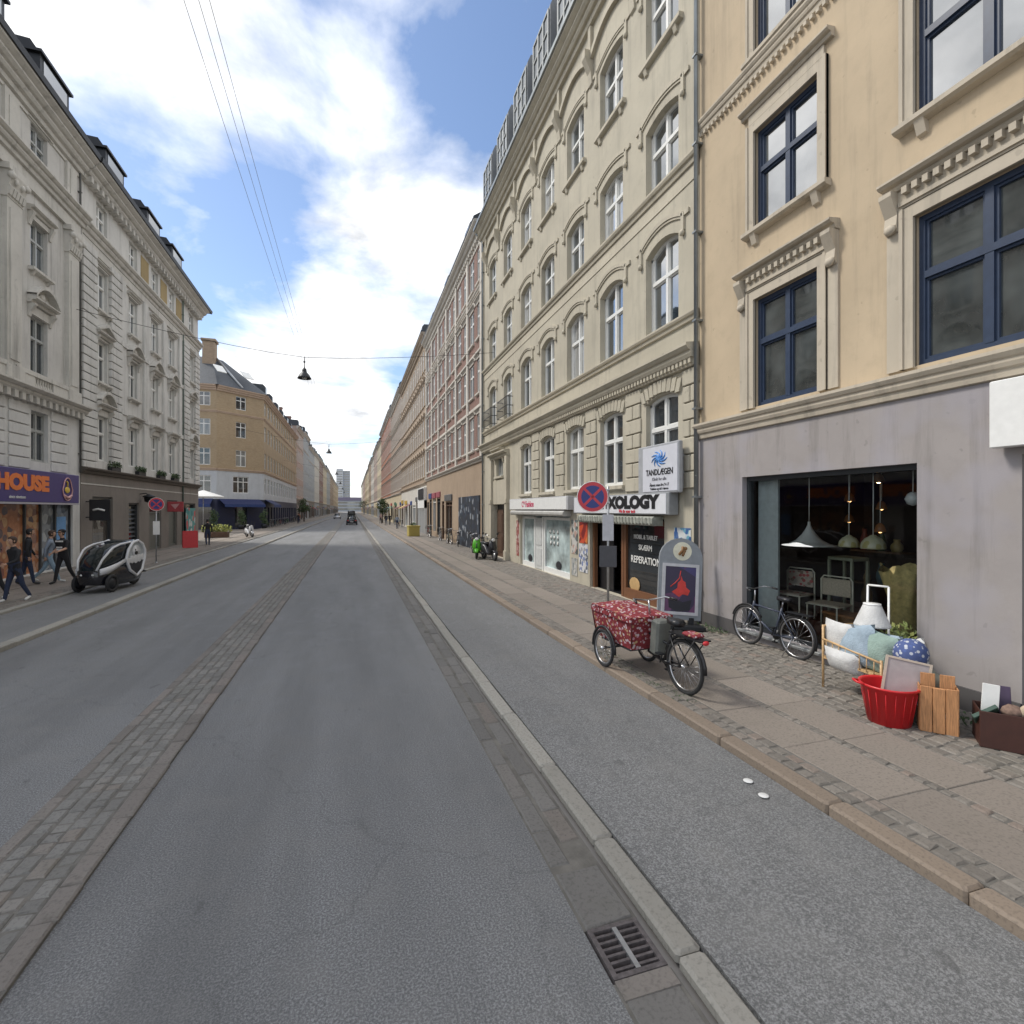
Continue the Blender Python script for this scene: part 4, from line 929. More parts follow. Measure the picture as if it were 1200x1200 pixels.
# hanging box sign
t = thing('wall_sign', 'square white wall sign with a blue splash emblem and black lettering on the beige wall', 'sign', (7.2, 10.5, 2.98), R(-90))
m = MB(); m.bbox(-.95, .74, -.28, -.16, 0, 1.17, .02); m.box(-.8, .6, -.16, .0, .1, 1.0); m.build('sign_box', plain('grey_sign_case_light', (.36, .37, .39), .4), t)
m = MB(); m.box(-.71, .71, -.292, -.28, .05, 1.11); m.build('sign_face', plain('pale_sign_face', (.60, .61, .66), .35, 0, .05), t)
m = MB(); rs = random.Random(4); M0 = Matrix.Rotation(R(90), 4, 'X')
for k in range(9):
    a = k * .7; m.tube([(math.cos(a + q * .35) * q * .055 * 1.5, -.297, .82 + math.sin(a + q * .35) * q * .055 * .9) for q in range(5)], [.03, .028, .022, .016, .008], 6)
m.build('emblem', plain('emblem_blue', (.08, .25, .6), .5), t)
lettering('TANDLÆGEN', .2, BLACK, t, (0, -.297, .5), .003, .004, 'CENTER', .9); lettering('Klinik for alle', .11, plain('grey_lettering', (.2, .2, .22), .5), t, (0, -.297, .34), .003); lettering('Åbent man-fre 9-17', .1, BLACK, t, (0, -.297, .2), .003); lettering('Telefon og tid i døren', .085, BLACK, t, (0, -.297, .11), .003)
# blank white projecting board at the right edge
t = thing('wall_sign', 'blank white projecting board on the grey wall at the right edge', 'sign', (7.17, 3.98, 3.3), R(-90))
m = MB(); m.bbox(0, 1.3, -.2, -.05, 0, .76, .01); m.build('sign_board', WHITE, t)
m = MB(); m.box(.2, .3, -.05, .02, .1, .66); m.box(.9, 1.0, -.05, .02, .1, .66); m.build('bracket', DARKMETAL, t)
# HOUSE sign
PURPLE = plain('purple_sign', (.05, .035, .17), .4, 0, .08); ORANGE = plain('orange_lettering', (.75, .19, .04), .45, 0, .06)
t = thing('shop_sign', 'purple shop sign with orange HOUSE lettering on the ornate grey building', 'sign', (-11.36, 20.4, 2.86), R(90))
m = MB(); m.bbox(-5.5, 5.5, -.42, -.02, 0, 1.16, .02); m.build('sign_box', PURPLE, t)
m = MB(); m.box(-5.5, 5.5, -.45, -.02, -.07, -.003); m.build('trim', plain('grey_sign_trim', (.4, .38, .42), .5), t)
lettering('HOUSE', .72, ORANGE, t, (3.23, -.428, .66), .008, .045, 'RIGHT', 1.3)
lettering('COFFEE', .72, ORANGE, t, (-1.1, -.428, .66), .008, .05, 'RIGHT', 1.3)
lettering('since nineteen', .16, WHITE, t, (1.35, -.428, .17), .005)
m = MB(); EM = lambda z: Matrix.Translation((4.7, -.43, z)) @ Matrix.Rotation(R(90), 4, 'X')
p = [(4.55 + .36 * math.cos(a) * (1 if math.sin(a) < .2 else .85), -.44, .55 + .45 * math.sin(a)) for a in [2 * PI * k / 24 for k in range(24)]]
m.tube(p, .022, 6, 0, True); m.tube([(4.27, -.44, .3), (4.55, -.44, .2), (4.83, -.44, .3)], .05, 6); m.build('emblem', plain('emblem_pink', (.62, .35, .34), .5), t)
m = MB(); m.ball((4.55, -.43, .52), .2, .02, .13, 0, 10); m.tube([(4.55, -.435, .65), (4.55, -.435, .82), (4.47, -.435, .86)], .03, 6); m.build('emblem', plain('emblem_yellow', (.7, .5, .08), .5), t)
# black projecting sign
t = thing('projecting_sign', 'black projecting wall sign with a pale mark beside the purple shop sign', 'sign', (-11.43, 27.5, 2.1), R(90))
m = MB(); m.bbox(-.06, .06, -1.0, -.2, 0, .95, .02); m.build('sign_board', BLACK, t)
m = MB(); m.tube([(0, 0, .85), (0, -.2, .85)], .025); m.tube([(0, 0, .15), (0, -.2, .15)], .025); m.build('bracket', DARKMETAL, t)
m = MB()
for s in (-1, 1): m.tube([(s * .065, -.8, .45), (s * .065, -.55, .52), (s * .065, -.35, .47)], .045, 6)
m.build('emblem', WHITE, t)
# lantern on the left shop front
t = thing('wall_lantern', 'dark wall lantern above the louvred window on the brown ground floor', 'lamp', (-11.43, 33.6, 3.35), R(90))
m = MB(); m.tube([(0, 0, .1), (0, -.35, .16), (0, -.5, .05)], .025); m.build('bracket', DARKMETAL, t)
m = MB(); m.lathe([(.02, .12), (.3, 0), (.32, -.06), (.25, -.06), (.22, -.3), (.1, -.36), (0, -.36)], 12, 0, (0, -.5, 0)); m.build('lamp_shade', DARKMETAL, t)
# no-stopping signs
def stop_sign(label, loc, rz, h, r, plates, ox=0):
    t = thing('no_stopping_sign', label, 'road sign', loc, rz, 'round no stopping signs')
    m = MB(); m.tube([(0, 0, 0), (0, 0, h + .25)], .03, 12); m.lathe([(.06, 0), (.06, .02), (.035, .06)], 12); m.build('pole', GALV, t)
    Mr = Matrix.Translation((ox, -.045, h)) @ Matrix.Rotation(R(90), 4, 'X')
    m = MB(); m.lathe([(r, -.02), (r + .006, .0), (r, .006), (r * .74, .008), (0, .008)], 36, 0, (0, 0, 0), Mr, False); d = m.build('disc', SIGNRED, t)
    m = MB(); m.lathe([(r * .745, .0), (r * .745, .0105), (0, .0105)], 36, 0, (0, 0, 0), Mr, False); m.build('face', SIGNBLUE, d)
    m = MB()
    for s in (-1, 1): m.box(-r * .82, r * .82, -r * .085, r * .085, .0, .0125, 0, Mr @ Matrix.Rotation(R(45 * s), 4, 'Z'))
    m.build('cross_bar', SIGNRED, d)
    m = MB(); m.tube([(ox + r * math.cos(a), -.05, h + r * math.sin(a)) for a in [2 * PI * k / 36 for k in range(36)]], .009, 6, 0, True); m.build('rim', WHITE, d)
    if ox: MB().box(min(ox, 0), 0, -.035, -.01, h - .06, h - .03).box(min(ox, 0), 0, -.035, -.01, h + .06, h + .09).build('bracket', GALV, t)
    for z, w, hh, mt, tx in plates:
        m = MB(); m.bbox(-w / 2, w / 2, -.05, -.03, z, z + hh, .004); p = m.build('plate', mt, t)
        if tx: lettering(tx, .1, BLACK, p, (0, -.052, z + hh * .5), .002, .002)
    m = MB()
    for z in (h - .15, h + .15): m.box(-.04, .04, -.04, .035, z, z + .03)
    m.build('clamp', GALV, t); return t
stop_sign('large round no stopping sign on a steel pole before the black lettered shop sign', (5.78, 10.9, .14), R(-28), 2.76, .36, [(1.72, .26, .62, plain('pale_plate', (.5, .5, .53), .4), None), (1.1, .4, .5, plain('grey_plate', (.07, .07, .08), .5), None)], -.36)
stop_sign('small round no stopping sign on the left footway by the brown ground floor', (-8.6, 27.3, .14), R(25), 2.7, .3, [(1.3, .26, .62, WHITE, None)])
# red triangular yield sign farther left
t = thing('projecting_sign', 'red projecting wall sign near the street corner end of the brown ground floor', 'sign', (-11.2, 38.0, .2), R(0))
m = MB(); m.tube([(-.3, 0, 2.95), (.4, 0, 2.95)], .025, 8); m.build('bracket', DARKMETAL, t)
m = MB(); m.bbox(-.15, .75, -.05, .05, 2.25, 2.9, .02); m.build('sign_board', plain('dull_red_sign', (.4, .06, .07), .5), t)
m = MB(); m.prism([(.05, 2.72), (.55, 2.78), (.3, 2.42)], -.058, -.05, 0, 'y'); m.build('emblem', plain('pink_mark', (.55, .3, .3), .5), t)
t = thing('sandwich_board', 'bright red sandwich board standing by the left street corner', 'sign', (-9.9, 37.4, .14), R(20))
m = MB(); m.bbox(-.42, .42, -.03, .0, 0, 1.05, .01, 0, Matrix.Rotation(R(-8), 4, 'X')); m.build('front_panel', RED, t)
m = MB(); m.bbox(-.42, .42, .3, .33, 0, 1.05, .01, 0, Matrix.Translation((0, .0, 0)) @ Matrix.Rotation(R(8), 4, 'X')); m.build('rear_panel', RED, t)
t = thing('poster_board', 'tall teal and white poster panel above the red sandwich board', 'poster', (-11.36, 42.8, .5), R(90))
m = MB(); m.box(-1.1, 1.1, -.06, -.03, .3, 2.2); m.build('poster', blotch('teal_print', (.1, .28, .27), [(.5, .1, .1), (.6, .6, .58), (.05, .2, .2), (.2, .4, .36)], 2.2), t)
# poster totem by the cargo trike
t = thing('advertising_stand', 'grey round-topped advertising stand with a purple and red poster behind the cargo trike', 'sign', (6.38, 9.02, .14), R(-20)); t.rotation_euler = (R(-5), R(3.5), R(-20))
GREYB2 = plain('grey_stand', (.25, .27, .29), .45)
m = MB(); pr = [(-.44, .2), (.44, .2), (.44, 1.45)] + [(.44 * math.cos(a), 1.45 + .42 * math.sin(a)) for a in [PI * k / 12 for k in range(1, 12)]] + [(-.44, 1.45)]
m.prism(pr, -.04, .04, 0, 'y'); m.build('panel', GREYB2, t)
m = MB(); m.bbox(-.48, .48, -.28, .28, 0, .12, .03); m.box(-.3, -.2, -.05, .05, .1, .25); m.box(.2, .3, -.05, .05, .1, .25); m.build('base', DARKMETAL, t)
m = MB(); Mr = Matrix.Translation((.02, -.041, 1.6)) @ Matrix.Rotation(R(90), 4, 'X'); m.lathe([(.19, 0), (.19, .006), (0, .008)], 24, 0, (0, 0, 0), Mr, False); em = m.build('emblem', plain('cream_disc', (.72, .7, .55), .5), t)
m = MB(); m.tube([(-.05, -.05, 1.52), (.02, -.05, 1.62), (.02, -.05, 1.7)], .03, 6); m.tube([(.02, -.05, 1.5), (.07, -.05, 1.62)], .026, 6); m.ball((.08, -.05, 1.66), .04, .01, .04, 0, 8); m.build('emblem_mark', plain('brown_mark', (.25, .13, .05), .5), em)
m = MB(); a, c, z0, z1 = -.37, .37, .3, 1.34; f = .06
m.box(a, a + f, -.065, -.03, z0, z1); m.box(c - f, c, -.065, -.03, z0, z1); m.box(a + f, c - f, -.065, -.03, z0, z0 + f); m.box(a + f, c - f, -.065, -.03, z1 - f, z1); m.build('poster_frame', plain('pale_poster_frame', (.55, .55, .57), .5), t)
m = MB(); m.box(a + f, c - f, -.05, -.03, z0 + f, z1 - f); po = m.build('poster', blotch('purple_print', (.07, .045, .13), [(.10, .06, .2), (.04, .03, .07), (.13, .05, .12), (.06, .05, .16)], 2.5, .4, .9), t)
m = MB(); m.tube([(.0, -.053, 1.2), (-.02, -.053, 1.05), (-.1, -.053, .95), (-.2, -.053, .86)], .012, 5); m.prism([(-.17, .76), (-.06, .84), (-.05, .95), (.0, 1.0), (.01, 1.1), (.05, 1.0), (.1, .97), (.12, .86), (.2, .8), (.16, .7), (.05, .72), (-.02, .66)], -.054, -.0505, 0, 'y'); m.build('print', plain('poster_red', (.62, .05, .04), .5, 0, .25, 6), po)
m = MB(); m.prism([(-.24, .66), (.06, .56), (.24, .62), (.2, .4), (-.05, .36), (-.22, .44)], -.0535, -.0505, 0, 'y'); m.build('print', plain('poster_dark', (.02, .02, .03), .5), po)
# posters stuck on the piers beside the repair shop
def poster(label, Y, z, w, h, mt, y=-.015):
    m = MB(); m.box(-w / 2, w / 2, y, y + .008, 0, h); o = m.build('poster', mt, None, (7.2, Y, z), (0, 0, R(-90))); return tag(o, label, 'poster', 'posters on the shop piers')
pw = blotch('white_scribble_print', (.6, .6, .6), [(.1, .12, .16), (.65, .65, .66), (.15, .2, .4), (.6, .6, .62), (.3, .3, .32)], 9, .3, .7)
poster('red and orange poster on the pier left of the repair shop door', 15.25, 1.5, .62, .75, blotch('fire_print', (.42, .05, .02), [(.6, .2, .05), (.2, .02, .02), (.55, .08, .03), (.1, .02, .02)], 3, .3, .8))
poster('white poster with blue scribbles below the red one on the pier', 15.25, .55, .66, .92, pw)
poster('torn black and white poster on the pier beside the pale shop', 15.95, 1.1, .5, 1.15, blotch('torn_print', (.5, .48, .45), [(.08, .1, .1), (.55, .53, .5), (.45, .3, .25), (.15, .18, .18)], 6, .3, .75))
poster('small grey poster low on the pier beside the pale shop', 15.95, .35, .46, .6, blotch('grey_print', (.35, .35, .34), [(.5, .48, .45), (.2, .22, .22), (.4, .36, .25)], 7))
poster('blue and white poster beside the downpipe, highest right of the repair shop', 10.0, 1.72, .62, .46, blotch('blue_print', (.5, .55, .6), [(.05, .12, .3), (.6, .62, .62), (.08, .2, .4), (.15, .35, .45)], 8, .3, .75))
poster('orange poster with a dark face shape beside the downpipe', 10.0, 1.2, .62, .48, blotch('orange_print', (.58, .24, .1), [(.6, .3, .15), (.12, .06, .04), (.6, .5, .4), (.5, .15, .06)], 5, .3, .8))
poster('pale torn poster below the orange one by the downpipe', 10.0, .78, .5, .36, pw)
poster('narrow red sticker strip on the pier left of the pale shop', 22.2, .5, .36, 1.6, blotch('red_print', (.34, .1, .09), [(.4, .12, .1), (.5, .3, .28), (.25, .06, .06), (.55, .45, .42)], 8, .3, .7))
# mural panel, white shop portal and its black sign farther along the red brick building
t = thing('mural_panel', 'dark mural shutter with pale scribbles under the red brick building', 'mural', (7.18, 32.4, .14), R(-90))
m = MB(); m.box(-3.1, 3.1, -.06, .0, 0, 3.3); m.build('panel', blotch('mural_print', (.02, .025, .035), [(.03, .035, .05), (.015, .02, .025), (.25, .27, .3), (.02, .03, .05), (.04, .06, .09), (.02, .02, .03)], 3.2, .5, .7), t)
t = thing('shop_portal', 'white timber shop portal with black sign board under the tan building', 'shop front', (7.2, 54.5, .14), R(-90))
m = MB()
for x in (-2.6, -.9, .8, 2.5): m.box(x - .1, x + .1, -.3, .0, 0, 3.4)
m.box(-2.7, 2.6, -.32, 0, 2.6, 4.7); m.build('portal', WHITE, t)
m = MB(); m.quad((-2.6, -.1, 0), (2.5, -.1, 0), (2.5, -.1, 2.6), (-2.6, -.1, 2.6)); m.build('pane', SHOPGLASS, t)
m = MB(); m.box(-1.7, 2.4, -.4, -.32, 3.5, 4.6); m.build('sign_board', BLACK, t)
# blue awnings and flowers of the corner cafe
for i, (x, y, rz, w, lb) in enumerate(((-13.9, 73.4, R(45), 5.6, 'navy awning across the cut-off corner of the yellow brick building'), (-11.5, 80.2, R(90), 7.0, 'navy awning on the street side of the yellow brick corner building'), (-18.5, 71.2, R(0), 4.2, 'navy awning on the side street front of the yellow brick corner building'))):
    t = thing('awning', lb, 'awning', (x, y, 2.9), rz, 'navy awnings of the corner building')
    m = MB(); m.prism([(.0, 1.1), (-1.3, .35), (-1.3, .3), (.0, 1.02)], -w / 2, w / 2); m.build('canopy', plain('navy_awning', (.02, .03, .10), .8), t)
    m = MB(); m.box(-w / 2, w / 2, -1.32, -1.3, .0, .34); m.build('valance', plain('blue_valance', (.03, .055, .17), .8), t)
t = thing('umbrella', 'white cafe parasol open beside the left street corner', 'parasol', (-15.2, 62, .14))
m = MB(); m.tube([(0, 0, 0), (0, 0, 4.4)], .04); m.build('pole', GALV, t)
m = MB(); m.lathe([(2.0, 3.75), (2.0, 3.85), (.1, 4.5), (0, 4.5)], 8, 0, (0, 0, 0), None, False); m.build('canopy', WHITE, t)

# ------------------------------------------------------------------ street lamps on wires
def lamp(i, Y, x, z, label):
    t = thing('street_lamp', label, 'street lamp', (x, Y, z), 0, 'lamps hung on wires over the street')
    m = MB(); m.lathe([(.03, .55), (.04, .5), (.09, .46), (.11, .34), (.12, .3), (.2, .22), (.29, .06), (.32, 0), (.30, 0), (.26, .06), (.1, .2), (0, .22)], 18); m.build('lamp_shade', DARKMETAL, t)
    m = MB(); m.lathe([(.09, .12), (.12, .06), (.09, -.02), (0, -.04)], 12); m.build('bulb', plain('lamp_glass', (.5, .5, .48), .3), t)
    m = MB(); m.tube([(0, 0, .5), (0, 0, 1.05)], .02, 6); m.ball((0, 0, .8), .05); m.build('suspension_rod', DARKMETAL, t)
    w = MB(); a = (-11.4 - x, 0, 2.3); b = (7.2 - x, 0, 2.1)
    w.tube([a] + [(a[0] * (1 - k / 6), 0, 1.02 + 1.28 * (1 - k / 6) ** 1.4) for k in range(1, 7)] + [(b[0] * k / 6, 0, 1.02 + 1.08 * (k / 6) ** 1.4) for k in range(1, 7)], .011, 5); w.build('span_wire', DARKMETAL, t)
LBL = ['nearest hanging street lamp, high over the left lane', 'second hanging street lamp from the camera, smaller and lower in view', 'third hanging street lamp, above the tower', 'fourth hanging street lamp, just above the roofs of the street end', 'fifth hanging street lamp, smallest over the far street', 'hanging street lamp over the far street, last in line']
for i, (Y, x) in enumerate(((26.3, -2.19), (60.5, -2.5), (97, -2.7), (132, -2.8), (168, -2.9), (204, -3.0))): lamp(i, Y, x, 8.85, LBL[i])
for i, (dx, dz, lb) in enumerate(((-.16, .0, 'left one of three thin cables strung along the street'), (.0, .12, 'middle one of three thin cables strung along the street'), (.17, .02, 'right one of three thin cables strung along the street'))):
    m = MB(); pts = []
    for (ya, yb, xa, xb) in ((-12, 26.3, -1.9, -2.19), (26.3, 60.5, -2.19, -2.5), (60.5, 97, -2.5, -2.7)):
        for k in range(13):
            f = k / 12; pts.append((xa + (xb - xa) * f + dx, ya + (yb - ya) * f, 9.95 + dz - .35 * 4 * f * (1 - f)))
    pts = [p for j, p in enumerate(pts) if j == 0 or p != pts[j - 1]]; m.tube(pts, .0045, 5)
    tag(m.build('overhead_cable', GALV), lb, 'cable', 'cables along the street')
# ------------------------------------------------------------------ drain grate, road studs
t = thing('drain_grate', 'rusty iron drain grate in the gutter beside the pale kerb', 'drain', (1.375, 2.52, 0))
RUST = plain('rusty_iron', (.125, .11, .11), .8, .3, .4, 30, .3)
m = MB(); m.box(0, .03, 0, .35, -.03, .012); m.box(.31, .34, 0, .35, -.03, .012); m.box(.03, .31, 0, .03, -.03, .012); m.box(.03, .31, .32, .35, -.03, .012); m.build('frame', RUST, t)
m = MB()
for k in range(6): y = .048 + k * .046; m.box(.03, .31, y, y + .016, -.04, .008)
m.build('grate', RUST, t)
m = MB(); m.box(.155, .185, .03, .32, -.035, .013); m.build('cross_bar', GALV, t)
m = MB(); m.box(0, .34, -.12, -.004, -.03, .008); m.build('apron', EDGESTONE, t)
m = MB(); m.box(.0, .34, .0, .35, -.19, -.15); m.build('pit', BLACK, t)
for i, (x, y, lb) in enumerate(((3.52, 3.9, 'white dot mark on the cycle track, farther of the two'), (3.47, 3.66, 'white dot mark on the cycle track, nearer of the two'))):
    m = MB(); m.lathe([(.045, 0), (.04, .004), (0, .005)], 14); tag(m.build('road_mark', WHITE, None, (x, y, .072)), lb, 'road mark', 'white dots on the cycle track')
# ------------------------------------------------------------------ bicycles
def wheel(parent, c, r, name='wheel', spokes=18, tyre=.022, rim=CHROME, ax='y'):
    """wheel in the local xz plane"""
    m = MB(); m.tube([(c[0] + r * math.cos(a), c[1], c[2] + r * math.sin(a)) for a in [2 * PI * k / 28 for k in range(28)]], tyre, 8, 0, True)
    o = m.build(name, RUBBER, parent)
    m = MB(); q = r - tyre - .008; m.tube([(c[0] + q * math.cos(a), c[1], c[2] + q * math.sin(a)) for a in [2 * PI * k / 28 for k in range(28)]], .014, 6, 0, True)
    for k in range(spokes): a = 2 * PI * k / spokes; m.tube([(c[0] + .03 * math.cos(a + .4), c[1] + (.025 if k % 2 else -.025), c[2] + .03 * math.sin(a + .4)), (c[0] + q * math.cos(a), c[1], c[2] + q * math.sin(a))], .0022, 4)
    m.tube([(c[0], c[1] - .05, c[2]), (c[0], c[1] + .05, c[2])], .025, 8); m.build('rim', rim, o); return o
def bicycle(label, loc, rz, fm, group, basket=False, lean=0):
    t = thing('bicycle', label, 'bicycle', loc, rz, group); t.rotation_euler = (lean, 0, rz)
    r = .34; wheel(t, (.53, 0, r), r); wheel(t, (-.53, 0, r), r)
    m = MB(); bb = (-.08, 0, .29); st = (-.24, 0, .78); hd = (.36, 0, .80); hb = (.42, 0, .58)
    m.tube([st, bb], .017); m.tube([(-.21, 0, .7), (.37, 0, .74)], .016); m.tube([bb, hb], .019); m.tube([hd, hb], .021)
    for s in (-1, 1): m.tube([(-.53, s * .055, r), (-.09, s * .03, .29)], .011, 6); m.tube([(-.53, s * .055, r), (-.22, s * .02, .72)], .009, 6)
    m.build('frame', fm, t)
    m = MB()
    for s in (-1, 1): m.tube([(.42, s * .03, .6), (.44, s * .055, .5), (.53, s * .055, r)], .011, 6)
    m.build('fork', fm, t)
    m = MB(); m.tube([(.355, 0, .8), (.345, 0, 1.0)], .013); m.tube([(.22, -.28, 1.04), (.34, -.2, 1.06), (.37, 0, 1.02), (.34, .2, 1.06), (.22, .28, 1.04)], .012); h = m.build('handlebar', CHROME, t)
    m = MB()
    for s in (-1, 1): m.tube([(.14, s * .3, 1.03), (.24, s * .277, 1.043)], .018)
    m.build('grip', BLACK, h)
    m = MB(); m.tube([st, (-.265, 0, .9)], .013); m.build('seat_post', CHROME, t)
    m = MB(); m.loft([[(-.42 + u * .28, s * w, .93 + dz) for s, dz in ((-1, 0), (-.6, .04), (.6, .04), (1, 0), (.5, -.03), (-.5, -.03))] for u, w in ((0, .05), (.2, .1), (.5, .08), (.8, .035), (1, .02))]); m.build('saddle', BLACK, t)
    for cx in (.53, -.53):
        m = MB(); a0, a1 = (R(20), R(150)) if cx > 0 else (R(30), R(200))
        m.tube([(cx + (r + .035) * math.cos(a0 + (a1 - a0) * k / 10), 0, r + (r + .035) * math.sin(a0 + (a1 - a0) * k / 10)) for k in range(11)], .02, 6)
        m.build('mudguard', BLACK, t)
    m = MB(); m.tube([(-.08, -.06, .29), (-.08, -.06, .29), (.0, -.08, .14)], .01); m.tube([(-.08, .06, .29), (-.16, .08, .44)], .01); m.box(-.04, .05, -.16, -.08, .125, .145); m.box(-.2, -.11, .08, .16, .43, .45)
    m.lathe([(.09, -.004), (.09, .004)], 20, 0, (0, 0, 0), Matrix.Translation((-.08, -.045, .29)) @ Matrix.Rotation(R(90), 4, 'X')); m.build('crank', DARKMETAL, t)
    m = MB(); m.box(-.82, -.36, -.06, .06, .735, .75); m.tube([(-.7, -.06, .735), (-.54, -.06, .36)], .006, 5); m.tube([(-.7, .06, .735), (-.54, .06, .36)], .006, 5); m.build('rear_rack', DARKMETAL, t)
    m = MB(); m.tube([(-.5, .06, .33), (-.42, .2, .02)], .008, 6); m.build('kickstand', CHROME, t)
    if basket:
        m = MB()
        for zz in (.72, .82, .92): m.tube([(.46, -.17, zz), (.74, -.17, zz), (.74, .17, zz), (.46, .17, zz)], .006, 5, 0, True)
        for k in range(6):
            for s in (-1, 1): m.tube([(.46 + k * .056, s * .17, .72), (.46 + k * .056, s * .17, .92)], .004, 4)
            m.tube([(.74, -.17 + k * .068, .72), (.74, -.17 + k * .068, .92)], .004, 4)
        m.build('basket', DARKMETAL, t)
    return t
BIKEBLUE = plain('grey_blue_bike', (.05, .06, .09), .4); BIKEBLK = plain('black_bike_frame', (.02, .02, .022), .35)
bk = bicycle('dark bicycle leaning on the lamp shop window', (6.96, 7.18, .145), R(92), BIKEBLUE, 'bicycles', False, 0)
BG = {n: plain('bike_' + n, c, .4) for n, c in (('red', (.3, .04, .04)), ('green', (.05, .22, .06)), ('cream', (.5, .45, .33)), ('teal', (.04, .17, .19)), ('grey', (.2, .2, .21)))}
bs = bicycle('black bicycle with a front basket parked by the white door post near the portal', (6.75, 26.9, .145), R(70), BIKEBLK, 'bicycles', True)
for i, (x, y, a, c, lb) in enumerate(((6.7, 29.2, 75, 'red', 'red bicycle parked in front of the dark mural panel'), (6.7, 33.6, 80, 'grey', 'grey bicycle parked at the far end of the mural panel'), (6.6, 36.2, 95, 'cream', 'cream bicycle standing before the reddish shop door'), (6.7, 37.0, 78, 'teal', 'teal bicycle behind the cream one by the shop door'), (6.6, 40.2, 88, 'grey', 'grey bicycle parked short of the white shop portal'),
    (-10.6, 76.5, 82, 'grey', 'grey bicycle at the near end of the left far row'), (-10.6, 78.2, 95, 'red', 'red bicycle second in the left far row'), (-10.6, 79.6, 75, 'teal', 'teal bicycle third in the left far row'), (-10.5, 82, 88, 'cream', 'cream bicycle fourth in the left far row'), (-10.6, 86, 85, 'red', 'red bicycle in the middle of the left far row'), (-10.5, 90, 100, 'grey', 'grey bicycle past the middle of the left far row'), (-10.6, 95, 80, 'green', 'green bicycle near the end of the left far row'), (-10.5, 101, 92, 'grey', 'grey bicycle last in the left far row'),
    (6.6, 60, 80, 'green', 'green bicycle parked beyond the white shop portal'), (6.5, 72, 95, 'grey', 'grey bicycle far along the right footway'), (6.5, 76, 82, 'red', 'red bicycle far along the right footway'), (6.5, 84, 90, 'teal', 'teal bicycle far along the right footway'), (6.5, 45, 84, 'teal', 'teal bicycle between the grey one and the mustard planter'), (6.6, 46.2, 96, 'red', 'red bicycle just short of the mustard planter'), (-10.6, 106, 85, 'cream', 'cream bicycle past the end of the left far row'), (-10.6, 92.5, 96, 'teal', 'teal bicycle next to the green one in the left far row'))):
    dup(bs, (x, y, .145), R(a), lb, 'bicycles', {'black_bike_frame': BG[c]})
# ------------------------------------------------------------------ cargo trike
FLORAL = blotch('red_floral_cloth', (.22, .025, .032), [(.6, .5, .52), (.5, .25, .3), (.3, .04, .05), (.45, .3, .16), (.16, .02, .03), (.55, .45, .48)], 22, .8, .5)
t = thing('cargo_trike', 'cargo tricycle with red floral box cover parked on the right footway', 'cargo bike', (4.24, 5.85, .15), R(90 + 3))
trike = t                                          # local x forward, origin under the rear wheel
wheel(t, (0, 0, .35), .345, 'rear_wheel', 24, .026)
for s in (-1, 1): wheel(t, (1.42, s * .4, .28), .27, 'front_wheel', 18, .024)
def ringb(x, hw, z0, z1): return [(x, -hw, z0), (x, hw, z0), (x, hw, z1), (x, -hw, z1)]
m = MB(); m.loft([[(.83, -.27, .38), (1.75, -.30, .40), (1.75, .30, .40), (.83, .27, .38)], [(.80, -.29, .5), (1.79, -.32, .5), (1.79, .32, .5), (.80, .29, .5)], [(.74, -.34, .86), (1.86, -.36, .9), (1.86, .36, .9), (.74, .34, .86)]], 0, False); bx = m.build('box', FLORAL, t)
m = MB(); rc = random.Random(8); n = 9; vs = []
for i in range(n):
    for j in range(7):
        x = .72 + 1.16 * i / (n - 1); y = -.37 + .74 * j / 6; edge = i in (0, n - 1) or j in (0, 6)
        vs.append((x, y, (.87 if edge else .885 + .025 * math.sin(PI * j / 6) + rc.uniform(-.02, .02)) + .035 * i / n))
m.add(vs, [(i * 7 + j, i * 7 + j + 1, (i + 1) * 7 + j + 1, (i + 1) * 7 + j) for i in range(n - 1) for j in range(6)], 0, True)
for (a, b_) in (((.72, -.37), (1.88, -.37)), ((1.88, -.37), (1.88, .37)), ((1.88, .37), (.72, .37)), ((.72, .37), (.72, -.37))): m.quad((a[0], a[1], .875), (b_[0], b_[1], .875), (b_[0], b_[1], .80), (a[0], a[1], .80))
m.build('box_cover', FLORAL, bx)
m = MB()
for x, y in ((.735, -.345), (.735, .345), (1.865, -.37), (1.865, .37)): m.tube([(x + (.07 if x < 1 else -.07), y * .85, .42), (x, y, .88)], .012, 6)
m.tube([(.735, 0, .4), (.73, 0, .88)], .014, 6); m.build('strap', plain('dark_red_strap', (.1, .015, .015), .7), bx)
for s in (-1, 1):
    m = MB(); m.tube([(1.42 + .33 * math.cos(a), s * .4, .28 + .33 * math.sin(a)) for a in [R(-5) + R(190) * k / 12 for k in range(13)]], .022, 6); m.build('mudguard', BLACK, t)
m = MB(); m.tube([(1.42, -.4, .28), (1.42, .4, .28)], .018); m.tube([(.9, -.25, .36), (1.7, -.25, .36), (1.7, .25, .36), (.9, .25, .36)], .018, 8, 0, True)
m.tube([(.8, 0, .36), (.42, 0, .30), (.3, 0, .32)], .028); m.tube([(.42, 0, .3), (.26, 0, .78)], .022); m.tube([(.3, 0, .56), (.78, 0, .62)], .02)
for s in (-1, 1): m.tube([(0, s * .07, .35), (.4, s * .04, .3)], .013); m.tube([(0, s * .07, .35), (.28, s * .03, .72)], .011)
m.build('frame', BIKEBLK, t)
m = MB(); m.bbox(.5, .68, -.12, .12, .32, .82, .03, 0, Matrix.Translation((0, 0, 0)) @ Matrix.Rotation(R(-6), 4, 'Y')); m.build('battery_cover', plain('grey_canvas', (.14, .145, .13), .8, 0, .2, 8), t)
